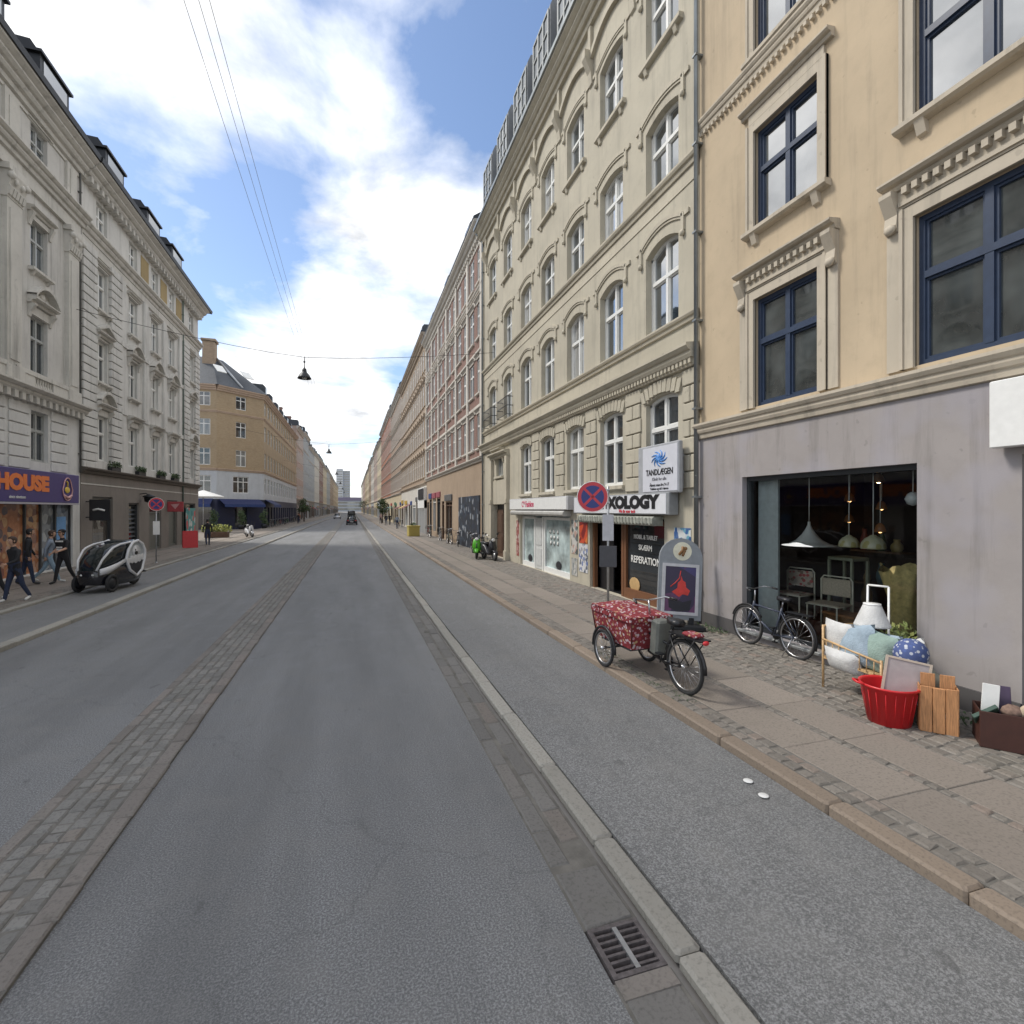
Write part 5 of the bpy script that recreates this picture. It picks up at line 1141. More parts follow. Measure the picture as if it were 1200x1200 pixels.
m = MB(); m.tube([(.7, -.3, 1.14), (.6, -.35, 1.12)], .018); m.tube([(.7, .3, 1.14), (.6, .35, 1.12)], .018); g_ = m.build('grip', BLACK, t)
m = MB(); m.tube([(.62, -.34, 1.12), (.78, -.28, 1.14), (.82, 0, 1.1), (.78, .28, 1.14), (.62, .34, 1.12)], .014); m.tube([(.78, 0, .9), (.8, 0, 1.1)], .016); m.build('handlebar', CHROME, t)
m = MB(); m.loft([[(.06 + u * .29, s * w, .90 + dz) for s, dz in ((-1, 0), (-.6, .05), (.6, .05), (1, 0), (.5, -.04), (-.5, -.04))] for u, w in ((0, .07), (.2, .12), (.5, .1), (.8, .045), (1, .025))]); m.tube([(.255, 0, .76), (.22, 0, .88)], .014); m.build('saddle', BLACK, t)
m = MB(); m.tube([(.0 + .40 * math.cos(a), 0, .35 + .40 * math.sin(a)) for a in [R(20) + R(160) * k / 12 for k in range(13)]], .026, 6); m.build('mudguard', BLACK, t)
m = MB(); m.box(-.4, .22, -.09, .09, .765, .785); m.tube([(-.3, -.09, .77), (0, -.1, .36)], .008, 5); m.tube([(-.3, .09, .77), (0, .1, .36)], .008, 5); m.build('rear_rack', BLACK, t)
m = MB(); m.bbox(-.3, -.04, -.09, .09, .787, .84, .03); m.build('rolled_cloth', FLORAL, t)
m = MB(); m.lathe([(.11, -.006), (.11, .006)], 20, 0, (0, 0, 0), Matrix.Translation((.42, -.06, .3)) @ Matrix.Rotation(R(90), 4, 'X')); m.tube([(.42, -.08, .3), (.5, -.1, .15)], .011); m.tube([(.42, .08, .3), (.34, .1, .45)], .011); m.box(.45, .56, -.19, -.1, .135, .155); m.box(.28, .39, .1, .19, .44, .46); m.build('crank', DARKMETAL, t)
m = MB(); m.ball((-.405, 0, .755), .03, .05, .03); m.build('rear_lamp', RED, t)
# ------------------------------------------------------------------ enclosed three-wheeled pod
WHITEGLOSS = plain('white_gloss_paint', (.62, .62, .63), .25, 0, .05, 3, 0, .5); BLKGLOSS = plain('black_gloss_paint', (.014, .014, .018), .22, 0, .1, 3, 0, .5)
TINT = glass_dark('tinted_canopy', (.008, .012, .014), (.02, .02, .02), .0, 1.6)
h = math.atan2(-.95, -.31)
t = thing('pod_tricycle', 'small black and white enclosed electric tricycle parked on the left cycle track', 'velomobile', (-7.28, 19.35, .085), h + R(6))
def sec(x, hw, z0, z1, r=.12, k=.85): return [(x, -hw * k, z0), (x, hw * k, z0), (x, hw, z0 + r), (x, hw, z1 - r), (x, hw * .8, z1), (x, -hw * .8, z1), (x, -hw, z1 - r), (x, -hw, z0 + r)]
m = MB(); m.loft([sec(1.14, .2, .34, .66, .1), sec(1.05, .34, .24, .74), sec(.75, .40, .2, .78), sec(.2, .43, .17, .8), sec(-.4, .43, .17, .82), sec(-.8, .38, .22, .85), sec(-1.0, .26, .3, .7)]); m.build('body', BLKGLOSS, t)
m = MB(); m.loft([sec(1.12, .26, .66, .70, .015), sec(.95, .34, .72, .98, .06), sec(.66, .38, .76, 1.26, .1), sec(.3, .39, .78, 1.4, .12), sec(-.05, .39, .78, 1.46, .12), sec(-.2, .38, .8, 1.46, .12)]); m.build('canopy', TINT, t)
for s in (-1, 1):
    m = MB(); m.tube([(1.13, s * .26, .68), (1.0, s * .34, 1.0), (.72, s * .39, 1.27), (.62, s * .39, 1.33), (.3, s * .39, 1.42), (-.2, s * .42, 1.47)], .034, 8); m.build('pillar', WHITEGLOSS, t)
    m = MB(); hp = [(.08, .93), (-.02, 1.22), (-.22, 1.44), (-.48, 1.5), (-.72, 1.38), (-.86, 1.16), (-.84, .9), (-.7, .52), (-.42, .36), (-.08, .58)]; m.tube([(x, s * .45, z) for x, z in hp], .046, 8, 0, True); hoop = m.build('hoop', WHITEGLOSS, t)
    m = MB(); m.add([(x, s * .44, z) for x, z in hp[:7]] , [tuple(range(7))]); m.build('side_window', plain('pale_side_window', (.42, .45, .47), .1, 0, .2, 4), hoop)
    m = MB(); m.add([(x, s * .446, z) for x, z in hp[6:] + hp[:1]], [tuple(range(5))]); m.build('side_panel', BLKGLOSS, hoop)
    m = MB(); M = Matrix.Translation((-.4, s * .452, 1.15)) @ Matrix.Rotation(R(90), 4, 'X'); m.lathe([(.2, -.006), (.2, .006)], 20, 0, (0, 0, 0), M)
    for q, (x, z, r_) in enumerate(((-.04, .87, .1), (-.2, .9, .13), (-.38, .9, .14), (-.56, .92, .13), (-.73, .95, .11))): m.ball((x, s * .455, z), r_, .012, r_, 0, 10)
    m.build('emblem', WHITEGLOSS, hoop)
    m = MB(); m.ball((-.4, s * .462, 1.1), .09, .01, .06, 0, 10); m.ball((-.36, s * .462, 1.2), .03, .01, .03, 0, 8); m.build('emblem_mark', BLACK, hoop)
    m = MB(); m.loft([[(x, s * (y - .02), z - w), (x, s * (y + .025), z - w), (x, s * (y + .025), z + w), (x, s * (y - .02), z + w)] for x, y, z, w in ((1.08, .33, .64, .09), (.85, .41, .68, .1), (.45, .43, .79, .07), (.06, .445, .93, .05))]); m.build('side_trim', WHITEGLOSS, t)
    m = MB(); m.tube([(.78 + .22 * math.cos(a), s * .47, .27 + .22 * math.sin(a)) for a in [2 * PI * k / 24 for k in range(24)]], .05, 8, 0, True); o = m.build('front_wheel', RUBBER, t)
    m = MB(); m.lathe([(.17, -.03), (.17, .03), (.05, .05), (0, .05)], 16, 0, (0, 0, 0), Matrix.Translation((.78, s * .47, .27)) @ Matrix.Rotation(R(-90 * s), 4, 'X')); m.build('rim', DARKMETAL, o)
    m = MB(); m.ball((1.1, s * .16, .56), .05, .06, .05); m.build('headlight', plain('headlight_lens', (.6, .6, .58), .15), t)
m = MB(); m.loft([sec(-.1, .40, 1.1, 1.49, .1), sec(-.5, .40, 1.1, 1.53, .1), sec(-.8, .34, 1.0, 1.34, .1)]); m.build('roof', TINT, t)
m = MB(); m.tube([(-1.02 + .22 * math.cos(a), 0, .27 + .22 * math.sin(a)) for a in [2 * PI * k / 24 for k in range(24)]], .06, 8, 0, True); o = m.build('rear_wheel', RUBBER, t)
m = MB(); m.lathe([(.17, -.04), (.17, .04)], 16, 0, (0, 0, 0), Matrix.Translation((-1.02, 0, .27)) @ Matrix.Rotation(R(90), 4, 'X')); m.build('rim', DARKMETAL, o)
m = MB(); m.tube([(-.9, .3, .5), (-1.15, .3, .42), (-1.2, 0, .42), (-1.15, -.3, .42), (-.9, -.3, .5)], .03); m.build('bumper', BLACK, t)
# ------------------------------------------------------------------ motor scooters
def scooter(label, loc, rz, c, group):
    t = thing('motor_scooter', label, 'scooter', loc, rz, group)
    for x in (.62, -.6):
        m = MB(); m.tube([(x + .19 * math.cos(a), 0, .25 + .19 * math.sin(a)) for a in [2 * PI * k / 20 for k in range(20)]], .06, 8, 0, True); o = m.build('wheel', RUBBER, t)
        m = MB(); m.lathe([(.14, -.04), (.14, .04)], 14, 0, (0, 0, 0), Matrix.Translation((x, 0, .25)) @ Matrix.Rotation(R(90), 4, 'X')); m.build('rim', GALV, o)
    m = MB(); m.loft([sec(-.85, .1, .5, .72, .05), sec(-.6, .2, .42, .78, .08), sec(-.2, .2, .32, .72, .08), sec(-.02, .14, .26, .4, .04), sec(.3, .14, .26, .36, .04)]); m.build('body', c, t)
    m = MB(); m.loft([[(.3, -.17, .3), (.36, -.17, .3), (.36, .17, .3), (.3, .17, .3)], [(.4, -.22, .6), (.47, -.16, .6), (.47, .16, .6), (.4, .22, .6)], [(.34, -.16, .98), (.44, -.12, .98), (.44, .12, .98), (.34, .16, .98)]]); m.build('leg_shield', c, t)
    m = MB(); m.loft([sec(.4, .09, .44, .5, .02), sec(.62, .1, .46, .52, .02), sec(.86, .08, .34, .4, .02)]); m.build('mudguard', c, t)
    m = MB(); m.loft([sec(-.85, .11, .76, .84, .03), sec(-.4, .15, .76, .86, .03), sec(-.1, .1, .74, .82, .03)]); m.build('seat', BLACK, t)
    m = MB(); m.tube([(.3, -.34, 1.05), (.37, 0, 1.02), (.3, .34, 1.05)], .018); m.tube([(.38, 0, .96), (.62, 0, .25)], .025); m.build('handlebar', BLACK, t)
    m = MB(); m.ball((.46, 0, .98), .06, .1, .08); m.build('headlight', plain('scooter_lens', (.7, .7, .68), .15), t)
    m = MB()
    for s in (-1, 1): m.tube([(.32, s * .22, 1.05), (.3, s * .3, 1.22)], .008, 5); m.ball((.3, s * .31, 1.27), .02, .06, .05)
    m.build('mirror', BLACK, t)
    m = MB(); m.tube([(-.3, -.2, .26), (-.75, -.2, .34)], .045); m.build('exhaust', DARKMETAL, t)
    return t
LIME = plain('lime_green_paint', (.10, .42, .03), .35); DKG = plain('dark_scooter', (.03, .03, .035), .35)
sc = scooter('bright lime green motor scooter parked by the beige portal', (6.0, 25.2, .15), R(-105), LIME, 'motor scooters')
dup(sc, (6.35, 24.1, .15), R(-80), 'black motor scooter with pale bar parked nearest the portal door', 'motor scooters', {'lime_green_paint': DKG})
dup(sc, (-8.7, 50.2, .15), R(-60), 'white motor scooter parked across the side street on the left', 'motor scooters', {'lime_green_paint': WHITEGLOSS})
dup(sc, (-9.3, 53.5, .15), R(-95), 'dark motor scooter behind the white one across the side street', 'motor scooters', {'lime_green_paint': DKG})
# ------------------------------------------------------------------ cars far down the street
def car(label, loc, rz, c, group, van=False):
    t = thing('parked_van' if van else 'parked_car', label, 'van' if van else 'car', loc, rz, group); H = 2.3 if van else 1.45
    def sc_(x, hw, z0, z1): return [(x, -hw, z0), (x, hw, z0), (x, hw, z1 * .7), (x, hw * .93, z1), (x, -hw * .93, z1), (x, -hw, z1 * .7)]
    m = MB(); m.loft([sc_(2.1, .7, .3, .6), sc_(1.9, .84, .22, .76), (sc_(.9, .88, .2, .92)), sc_(-1.6, .88, .2, .95), sc_(-2.05, .82, .25, .92), sc_(-2.15, .74, .32, .8)]); m.build('body', c, t)
    m = MB(); xa, xb, xc_, xd = (1.5, .9, -2.0, -2.1) if van else (.95, .2, -1.2, -1.85)
    m.loft([sc_(xa, .8, .88, .95), sc_(xb, .7, .9, H), sc_(xc_, .68, .9, H - .02), sc_(xd, .76, .88, .98 if not van else H - .1)]); m.build('cabin', TINT if not van else c, t)
    m = MB(); m.box(xc_ + .02, xb - .02, -.64, .64, H - .02, H + .025); m.build('roof', c, t)
    for x in (1.35, -1.3):
        for s in (-1, 1):
            m = MB(); m.lathe([(.3, -.1), (.32, -.06), (.32, .06), (.3, .1), (.18, .11), (0, .11)], 18, 0, (0, 0, 0), Matrix.Translation((x, s * .8, .32)) @ Matrix.Rotation(R(-90 * s), 4, 'X')); m.build('wheel', RUBBER, t)
    for s in (-1, 1):
        m = MB(); m.box(-2.17, -2.1, s * .62 - .12, s * .62 + .12, .68, .82); m.build('tail_lamp', RED, t)
        m = MB(); m.box(2.02, 2.1, s * .58 - .13, s * .58 + .13, .55, .68); m.build('headlight', WHITE, t)
    m = MB(); m.box(-2.17, -2.15, -.26, .26, .48, .59); m.build('number_plate', WHITE, t)
    if van: m = MB(); m.box(xd - .02, xd + .03, -.55, .55, 1.3, 2.0); m.build('rear_window', TINT, t)
    return t
NAVY = plain('dark_navy_car_paint', (.015, .017, .025), .25, 0, .1, 2, 0, .5)
car('dark car driving away in the middle of the far street', (-.1, 92, 0), R(90), NAVY, 'vehicles far down the street')
car('dark van behind the dark car far down the street', (-.2, 112, 0), R(90), plain('charcoal_van_paint', (.03, .03, .035), .3, 0, .1, 2, 0, .4), 'vehicles far down the street', True)
car('pale silver car coming the other way far down the left lane', (-4.0, 150, 0), R(-90), plain('silver_car_paint', (.45, .46, .48), .3, .5, .1, 2, 0, .4), 'vehicles far down the street')
# ------------------------------------------------------------------ goods outside and inside the lamp shop
# cushions bench
t = thing('bamboo_bench', 'low bamboo bench with railed sides outside the lamp shop window', 'bench', (6.12, 4.62, .147), R(90 - 6))
# local x along the wall (towards +Y), local -y towards the wall after rotation -> keep +y = towards the street
m = MB(); m.box(-.05, .88, -.62, .0, .40, .43); m.build('seat', BAMBOO, t)
for x, y in ((-.03, 0), (.86, 0), (-.03, -.62), (.86, -.62)): m = MB(); m.tube([(x, y, 0.0), (x, y, .86 if x > .5 else .62)], .016, 8); m.build('leg', BAMBOO, t)
for zz in (.62,):
    m = MB(); m.tube([(-.03, .01, zz - .03), (.86, .01, zz + .05)], .014, 6); m.build('rail', BAMBOO, t)
m = MB(); 
for k in range(8): m.tube([(.06 + k * .105, .01, .42), (.06 + k * .105, .01, .6 + k * .009)], .006, 5)
m.build('spindle', BAMBOO, t)
m = MB(); m.tube([(.86, 0, .85), (.86, -.62, .85)], .014, 6); m.tube([(.86, 0, .62), (.86, -.62, .62)], .01, 6); m.build('end_rail', BAMBOO, t)
bench = t; rcu = random.Random(21)
def cushion(label, loc, rot, w, h, d, mt):
    m = MB(); n = 8; vs = []
    for side in (1, -1):
        for i in range(n + 1):
            for j in range(n + 1):
                u, v = i / n * 2 - 1, j / n * 2 - 1; q = (1 - u * u) ** .5 * (1 - v * v) ** .5 if abs(u) < 1 and abs(v) < 1 else 0
                pin = 1 - .1 * (1 - abs(u)) * 0 - .08 * (1 - u * u) * (abs(v) > .99) - .0
                vs.append((u * w / 2 * (1 - .07 * (1 - v * v) * abs(u)), side * d / 2 * q ** .6, v * h / 2 * (1 - .07 * (1 - u * u) * abs(v))))
    k = (n + 1) ** 2
    fs = [(s * k + i * (n + 1) + j, s * k + (i + 1) * (n + 1) + j, s * k + (i + 1) * (n + 1) + j + 1, s * k + i * (n + 1) + j + 1) for s in (0, 1) for i in range(n) for j in range(n)]
    m.add(vs, fs, 0, True); o = m.build('cushion', mt, None, loc, rot); return tag(o, label, 'cushion', 'cushions piled on the bamboo bench')
CW = plain('white_cloth', (.58, .58, .57), .9, 0, .14, 7, 1.0); CB = plain('pale_blue_cloth', (.31, .39, .46), .9, 0, .2, 6, 1.0); CG = plain('sage_green_cloth', (.25, .34, .30), .9, 0, .22, 6, 1.0); CP = blotch('blue_dot_cloth', (.07, .1, .24), [(.5, .52, .56), (.08, .12, .3), (.45, .48, .55)], 22, .9, .42)
cushion('white cushion at the far end of the bamboo bench', (6.32, 5.28, .82), (R(-8), 0, R(80)), .5, .55, .24, CW)
cushion('pale blue cushion in the middle of the pile on the bench', (6.28, 5.02, .83), (R(6), R(10), R(84)), .55, .56, .26, CB)
cushion('sage green cushion beside the pale blue one on the bench', (6.30, 4.74, .80), (R(4), R(-8), R(86)), .46, .54, .26, CG)
cushion('crumpled white bedding pushed through the front rail of the bench', (6.2, 5.15, .6), (R(-20), 0, R(84)), .55, .3, .22, CW)
cushion('pale cushion behind the green one on the bench', (6.48, 4.86, .78), (R(12), 0, R(84)), .5, .5, .2, CB)
cushion('white cushion at the near end of the bench behind the dotted one', (6.5, 4.5, .78), (R(10), R(20), R(82)), .42, .48, .2, CW)
m = MB(); m.ball((0, 0, 0), .19, .17, .18, 0, 16); tag(m.build('cushion', CP, None, (6.28, 4.36, .9)), 'round navy cushion with white dots at the near end of the bench', 'cushion', 'cushions piled on the bamboo bench')
t = thing('lampshade', 'white fabric lampshade resting on top of the cushion pile', 'lampshade', (6.5, 5.0, 1.08), 0)
m = MB(); m.lathe([(.21, 0), (.2, .02), (.14, .17), (.1, .27), (.09, .28)], 20); m.lathe([(.2, .003), (.09, .277)], 20); m.build('shade', CW, t)
m = MB(); m.lathe([(.1, .27), (.1, .29), (.0, .29)], 20); m.build('ring', WHITE, t)
# red tub
t = thing('red_tub', 'red plastic tub on the footway in front of the bamboo bench', 'tub', (5.93, 4.36, .147), R(-30))
TUB = plain('red_plastic', (.60, .02, .025), .35, 0, .08, 4)
m = MB(); m.lathe([(.0, .01), (.19, .01), (.2, .02), (.265, .42), (.275, .44), (.3, .445), (.3, .42), (.275, .415), (.21, .0), (0, .0)], 36); m.build('body', TUB, t)
for s in (-1, 1): m = MB(); m.tube([(s * .27, -.08, .43), (s * .35, -.06, .45), (s * .36, 0, .455), (s * .35, .06, .45), (s * .27, .08, .43)], .014, 8); m.build('handle', TUB, t)
m = MB()
for k in range(18): a = k * PI / 9; m.tube([(.213 * math.cos(a), .213 * math.sin(a), .03), (.27 * math.cos(a), .27 * math.sin(a), .38)], .005, 4)
m.build('rib', TUB, t)
t = thing('picture_frame', 'pale grey framed board standing tilted in the red tub', 'frame', (6.02, 4.27, .4), R(-48)); t.rotation_euler = (R(-8), R(8), R(-48))
m = MB(); m.box(-.19, .19, -.01, .01, 0, .46); m.build('panel', plain('pinkish_board', (.36, .32, .32), .7), t)
m = MB(); m.box(-.215, -.19, -.02, .02, -.02, .48); m.box(.19, .215, -.02, .02, -.02, .48); m.box(-.19, .19, -.02, .02, .46, .48); m.build('frame', plain('pale_wood', (.5, .42, .34), .6), t)
t = thing('cloth_bag', 'grey crumpled cloth bag behind the tilted board near the window', 'bag', (6.34, 4.28, .147), 0)
m = MB(); m.ball((0, 0, .42), .22, .2, .2, 0, 14, None, .06, rcu); m.loft([[(.16 * math.cos(a), .15 * math.sin(a), z) for a in [2 * PI * k / 12 for k in range(12)]] for z in (0, .25, .45)]); m.build('bag_body', plain('grey_olive_cloth', (.25, .25, .2), .9, 0, .2, 8), t)
# crate
t = thing('wooden_crate', 'orange pine crate standing on end beside the red tub', 'crate', (6.13, 3.96, .147), R(-50))
m = MB()
for k in range(3): m.bbox(-.165 + k * .112, -.165 + k * .112 + .106, -.012, .006, 0, .5 - .01 * (k == 1), .004)
m.build('front_slat', PINE, t)
for s in (-1, 1):
    m = MB(); x = s * .16
    for k in range(2): m.bbox(min(x, x + s * .012), max(x, x + s * .012), .01 + k * .15, .14 + k * .15, 0, .5, .003)
    m.build('side_slat', PINE, t)
m = MB(); m.bbox(-.16, .16, .01, .03, .42, .49, .003); m.bbox(-.16, .16, .27, .29, .42, .49, .003); m.bbox(-.16, .16, .01, .03, .01, .08, .003); m.bbox(-.16, .16, .27, .29, .01, .08, .003); m.build('batten', PINE, t)
m = MB()
for k in range(2): m.bbox(-.15 + k * .17, -.02 + k * .17, .1, .115, .2, .62, .003)
m.build('inner_slat', PINE, t)
# brown box and its contents
t = thing('brown_box', 'dark brown box of oddments on the footway at the right edge', 'box', (6.33, 3.48, .147), R(-50))
BROWN = plain('brown_box', (.06, .022, .016), .55, 0, .2, 8)
m = MB(); m.bbox(-.19, .75, -.012, .0, 0, .37, .004); m.bbox(-.19, .75, .34, .352, 0, .37, .004); m.build('side_panel', BROWN, t)
m = MB(); m.bbox(-.19, -.178, .0, .34, 0, .37, .004); m.build('end_panel', BROWN, t)
m = MB(); m.bbox(.738, .75, .0, .34, 0, .37, .004); m.build('end_panel', BROWN, t)
m = MB(); m.box(-.178, .738, 0, .34, .01, .03); m.build('bottom', BROWN, t)
Mx = Matrix.Translation((6.33, 3.48, .247)) @ Matrix.Rotation(R(-50), 4, 'Z')
def inbox(nm, lb, cat, x, y, z, rot, mb, mt): return tag(mb.build(nm, mt, None, Mx @ Vector((x, y, z)), (rot[0], rot[1], rot[2] + R(-50))), lb, cat, None)
inbox('white_card', 'blank white card standing up in the brown box', 'card', -.08, .2, .16, (R(-6), R(4), 0), MB().bbox(-.07, .07, -.008, .008, 0, .34, .003), WHITE)
inbox('book', 'dark green book tilted over the left end of the brown box', 'book', -.12, .12, .2, (R(50), R(-35), R(10)), MB().bbox(-.12, .12, -.02, .02, -.12, .12, .005), plain('dark_green_cover', (.04, .08, .06), .6))
inbox('book', 'dark purple book leaning behind the white card', 'book', .02, .26, .18, (R(-14), 0, 0), MB().bbox(-.09, .09, -.015, .015, -.02, .3, .004), plain('dark_purple_cover', (.06, .04, .08), .6))
m = MB(); m.ball((0, 0, .1), .1, .09, .11, 0, 12, None, .05, rcu); m.ball((.0, -.03, .24), .075, .07, .07, 0, 12, None, .04, rcu); m.ball((-.06, -.02, .3), .025); m.ball((.06, -.02, .3), .025); m.ball((.1, -.06, .12), .04, .035, .07); m.ball((-.1, -.06, .12), .04, .035, .07)
inbox('plush_toy', 'pale beige plush toy sitting in the brown box', 'toy', .22, .14, .16, (0, R(18), 0), m, plain('beige_plush', (.48, .38, .27), .95, 0, .15, 30, .4))
m = MB(); m.ball((0, 0, 0), .09, .08, .07, 0, 12, None, .1, rcu); inbox('scarf', 'rolled reddish brown scarf between the white card and the plush toy', 'cloth', .08, .1, .28, (0, 0, 0), m, plain('reddish_cloth', (.2, .13, .1), .9, 0, .4, 25, .3))
m = MB(); m.bbox(-.1, .1, -.05, .05, -.05, .25, .02); inbox('blue_tin', 'blue tin at the right end of the brown box', 'tin', .5, .2, .14, (0, R(10), 0), m, plain('blue_tin_paint', (.08, .16, .32), .45))
# shop room
t = thing('shop_room', 'dark lamp shop interior with a shelf seen through the big shop window', 'interior', (7.2, 8.1, 0), R(-90))
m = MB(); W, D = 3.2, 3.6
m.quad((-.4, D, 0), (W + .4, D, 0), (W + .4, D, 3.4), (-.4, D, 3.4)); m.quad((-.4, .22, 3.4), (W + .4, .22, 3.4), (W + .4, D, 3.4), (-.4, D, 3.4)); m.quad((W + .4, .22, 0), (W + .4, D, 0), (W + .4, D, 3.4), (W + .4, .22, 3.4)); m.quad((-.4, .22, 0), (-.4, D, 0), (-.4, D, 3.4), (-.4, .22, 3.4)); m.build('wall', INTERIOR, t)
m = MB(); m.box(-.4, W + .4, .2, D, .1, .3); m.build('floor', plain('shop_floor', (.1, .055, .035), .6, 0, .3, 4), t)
m = MB(); m.box(.04, .52, .32, .36, .3, 3.15); m.build('partition', plain('pale_blue_panel', (.6, .66, .68), .6), t)
m = MB(); m.box(-.05, 1.9, .95, 1.5, .3, .52); m.box(-.05, 1.9, .9, 1.55, .52, .56); m.box(.0, 3.1, 1.7, 2.2, .3, .8); m.build('display_plinth', plain('dark_red_wood', (.12, .045, .03), .5), t)
m = MB()
for z in (1.1, 1.75): m.box(.1, 1.1, 2.6, 3.0, z, z + .03)
m.build('shelf', plain('brown_shelf', (.14, .085, .05), .6), t)
# window frame and glass
t = thing('shop_window', 'large plate glass shop window of the lamp shop in the grey wall', 'window', (7.2, 8.1, 0), R(-90))
m = MB(); m.box(0, .06, .08, .19, .32, 3.22); m.box(3.14, 3.2, .08, .19, .32, 3.22); m.box(.06, 3.14, .08, .19, 3.14, 3.22); m.box(.06, 3.14, .08, .19, .32, .38); m.build('frame', DARKWIN, t)
m = MB(); m.quad((.06, .13, .38), (3.14, .13, .38), (3.14, .13, 3.14), (.06, .13, 3.14)); m.build('pane', CLEAR, t)
m = MB(); m.bbox(-.05, 3.25, -.12, .08, .26, .315, .01); m.build('sill', plain('sill_zinc', (.3, .31, .31), .5, .3), t)
# a second shop window by the right edge
t = thing('shop_window', 'dark shop window at the far right edge of the grey wall', 'window', (7.2, 3.78, 0), R(-90))
m = MB(); m.box(0, .07, .04, .19, .32, 3.22); m.box(2.81, 2.88, .04, .19, .32, 3.22); m.box(.07, 2.81, .04, .19, 3.14, 3.22); m.box(.07, 2.81, .04, .19, .32, .4); m.build('frame', DARKWIN, t)
m = MB(); m.quad((.07, .13, .4), (2.81, .13, .4), (2.81, .13, 3.14), (.07, .13, 3.14)); m.build('pane', SHOPGLASS, t)
def pendant(label, x, Y, zb, ztop, prof, mt, bulb=None, group=None):
    t = thing('pendant_lamp', label, 'lamp', (x, Y, zb), 0, group or 'lamps hanging in the shop window')
    m = MB(); m.lathe(prof, 24); m.build('lamp_shade', mt, t)
    top = max(p[1] for p in prof)
    m = MB(); m.tube([(0, 0, top), (.004, 0, (ztop - zb) * .6), (0, 0, ztop - zb)], .008, 6); m.lathe([(.05, ztop - zb - .06), (.05, ztop - zb)], 12); m.build('cord', WHITE, t)
    if bulb: m = MB(); m.ball((0, 0, prof[0][1] + .02), .035); m.build('bulb', bulb, t)
    return t
WSH = plain('white_enamel', (.7, .71, .7), .3, 0, .04)
hat = [(.43, 0), (.42, .012), (.32, .03), (.2, .1), (.11, .2), (.05, .3), (.025, .36), (.02, .42)]
pendant('white witch hat pendant lamp hanging in the shop window', 7.6, 6.98, 1.97, 3.4, hat, WSH)
dome = [(.15, 0), (.152, .02), (.14, .08), (.1, .14), (.05, .17), (.03, .19)]
CREAML = blotch('cream_glass_print', (.62, .6, .42), [(.62, .6, .45), (.5, .45, .2), (.6, .58, .4), (.3, .2, .12)], 9, .3, .5)
BULB = glow('warm_bulb', (1, .62, .28), 14.0); BULBDIM = glow('dim_bulb', (1, .5, .18), 4)
pendant('left small cream dome lamp in the shop window', 7.6, 6.23, 2.0, 3.4, dome, CREAML, None)
pendant('right small cream dome lamp in the shop window', 7.6, 5.83, 2.0, 3.4, [(r * 1.12, z * 1.1) for r, z in dome], CREAML, None)
pendant('round milky globe lamp near the right side of the shop window', 7.72, 5.33, 2.75, 3.4, [(0, -.1), (.07, -.07), (.1, 0), (.07, .07), (.03, .1)], WSH)
rb_ = random.Random(6)
for i, (x, Y, z, lb) in enumerate(((9.4, 7.7, 2.35, 'dim amber bulb lamp at the left back of the shop'), (9.2, 6.9, 2.6, 'amber bulb lamp behind the white pendant'), (8.9, 6.7, 2.2, 'amber bulb lamp low between the cream domes'), (9.3, 6.2, 2.7, 'lit bulb lamp behind the two cream dome lamps'), (8.4, 6.35, 3.05, 'lit warm bulb lamp under the shop ceiling'), (9.2, 5.5, 2.3, 'reddish bulb lamp at the right back of the shop'), (8.8, 7.2, 2.75, 'amber bulb lamp high behind the white pendant'))):
    pendant(lb, x, Y, z, 3.4, [(.09, 0), (.09, .02), (.06, .12), (.02, .16)], plain('amber_shade_%d' % i, (.3, .13, .05), .5), BULB if i in (3, 4) else BULBDIM, 'bulb lamps hanging deep in the shop')
# stock standing deep in the shop
rst = random.Random(31); SC = [plain('stock_%d' % i, c, .45) for i, c in enumerate(((.3, .2, .1), (.12, .2, .22), (.4, .36, .28), (.25, .06, .05), (.08, .12, .07), (.35, .28, .12), (.2, .2, .24)))]
SPOT = ['left end of the low back shelf', 'middle of the low back shelf', 'right end of the low back shelf', 'left end of the high back shelf', 'middle of the high back shelf', 'right end of the high back shelf', 'left part of the red wooden plinth', 'red wooden plinth behind the chairs', 'red wooden plinth behind the green table', 'right part of the red wooden plinth', 'far right of the red wooden plinth']
for i, (x, Y, z) in enumerate(((10.0, 7.8, 1.13), (10.0, 7.5, 1.13), (10.0, 7.15, 1.13), (10.0, 7.85, 1.78), (10.0, 7.5, 1.78), (10.0, 7.2, 1.78), (9.1, 7.7, .8), (9.1, 7.1, .8), (9.1, 6.55, .8), (9.1, 6.0, .8), (9.1, 5.4, .8))):
    r = rst.uniform(.07, .13); hh = rst.uniform(.2, .5)
    o = MB().lathe([(0, 0), (r * .7, 0), (r, hh * .3), (r * .9, hh * .55), (r * .45, hh * .8), (r * .55, hh), (r * .45, hh), (0, hh * .7)], 16).build('vase', SC[i % 7], None, (x, Y, z))
    tag(o, 'old vase standing on the ' + SPOT[i] + ' in the lamp shop', 'vase', 'vases in the lamp shop')
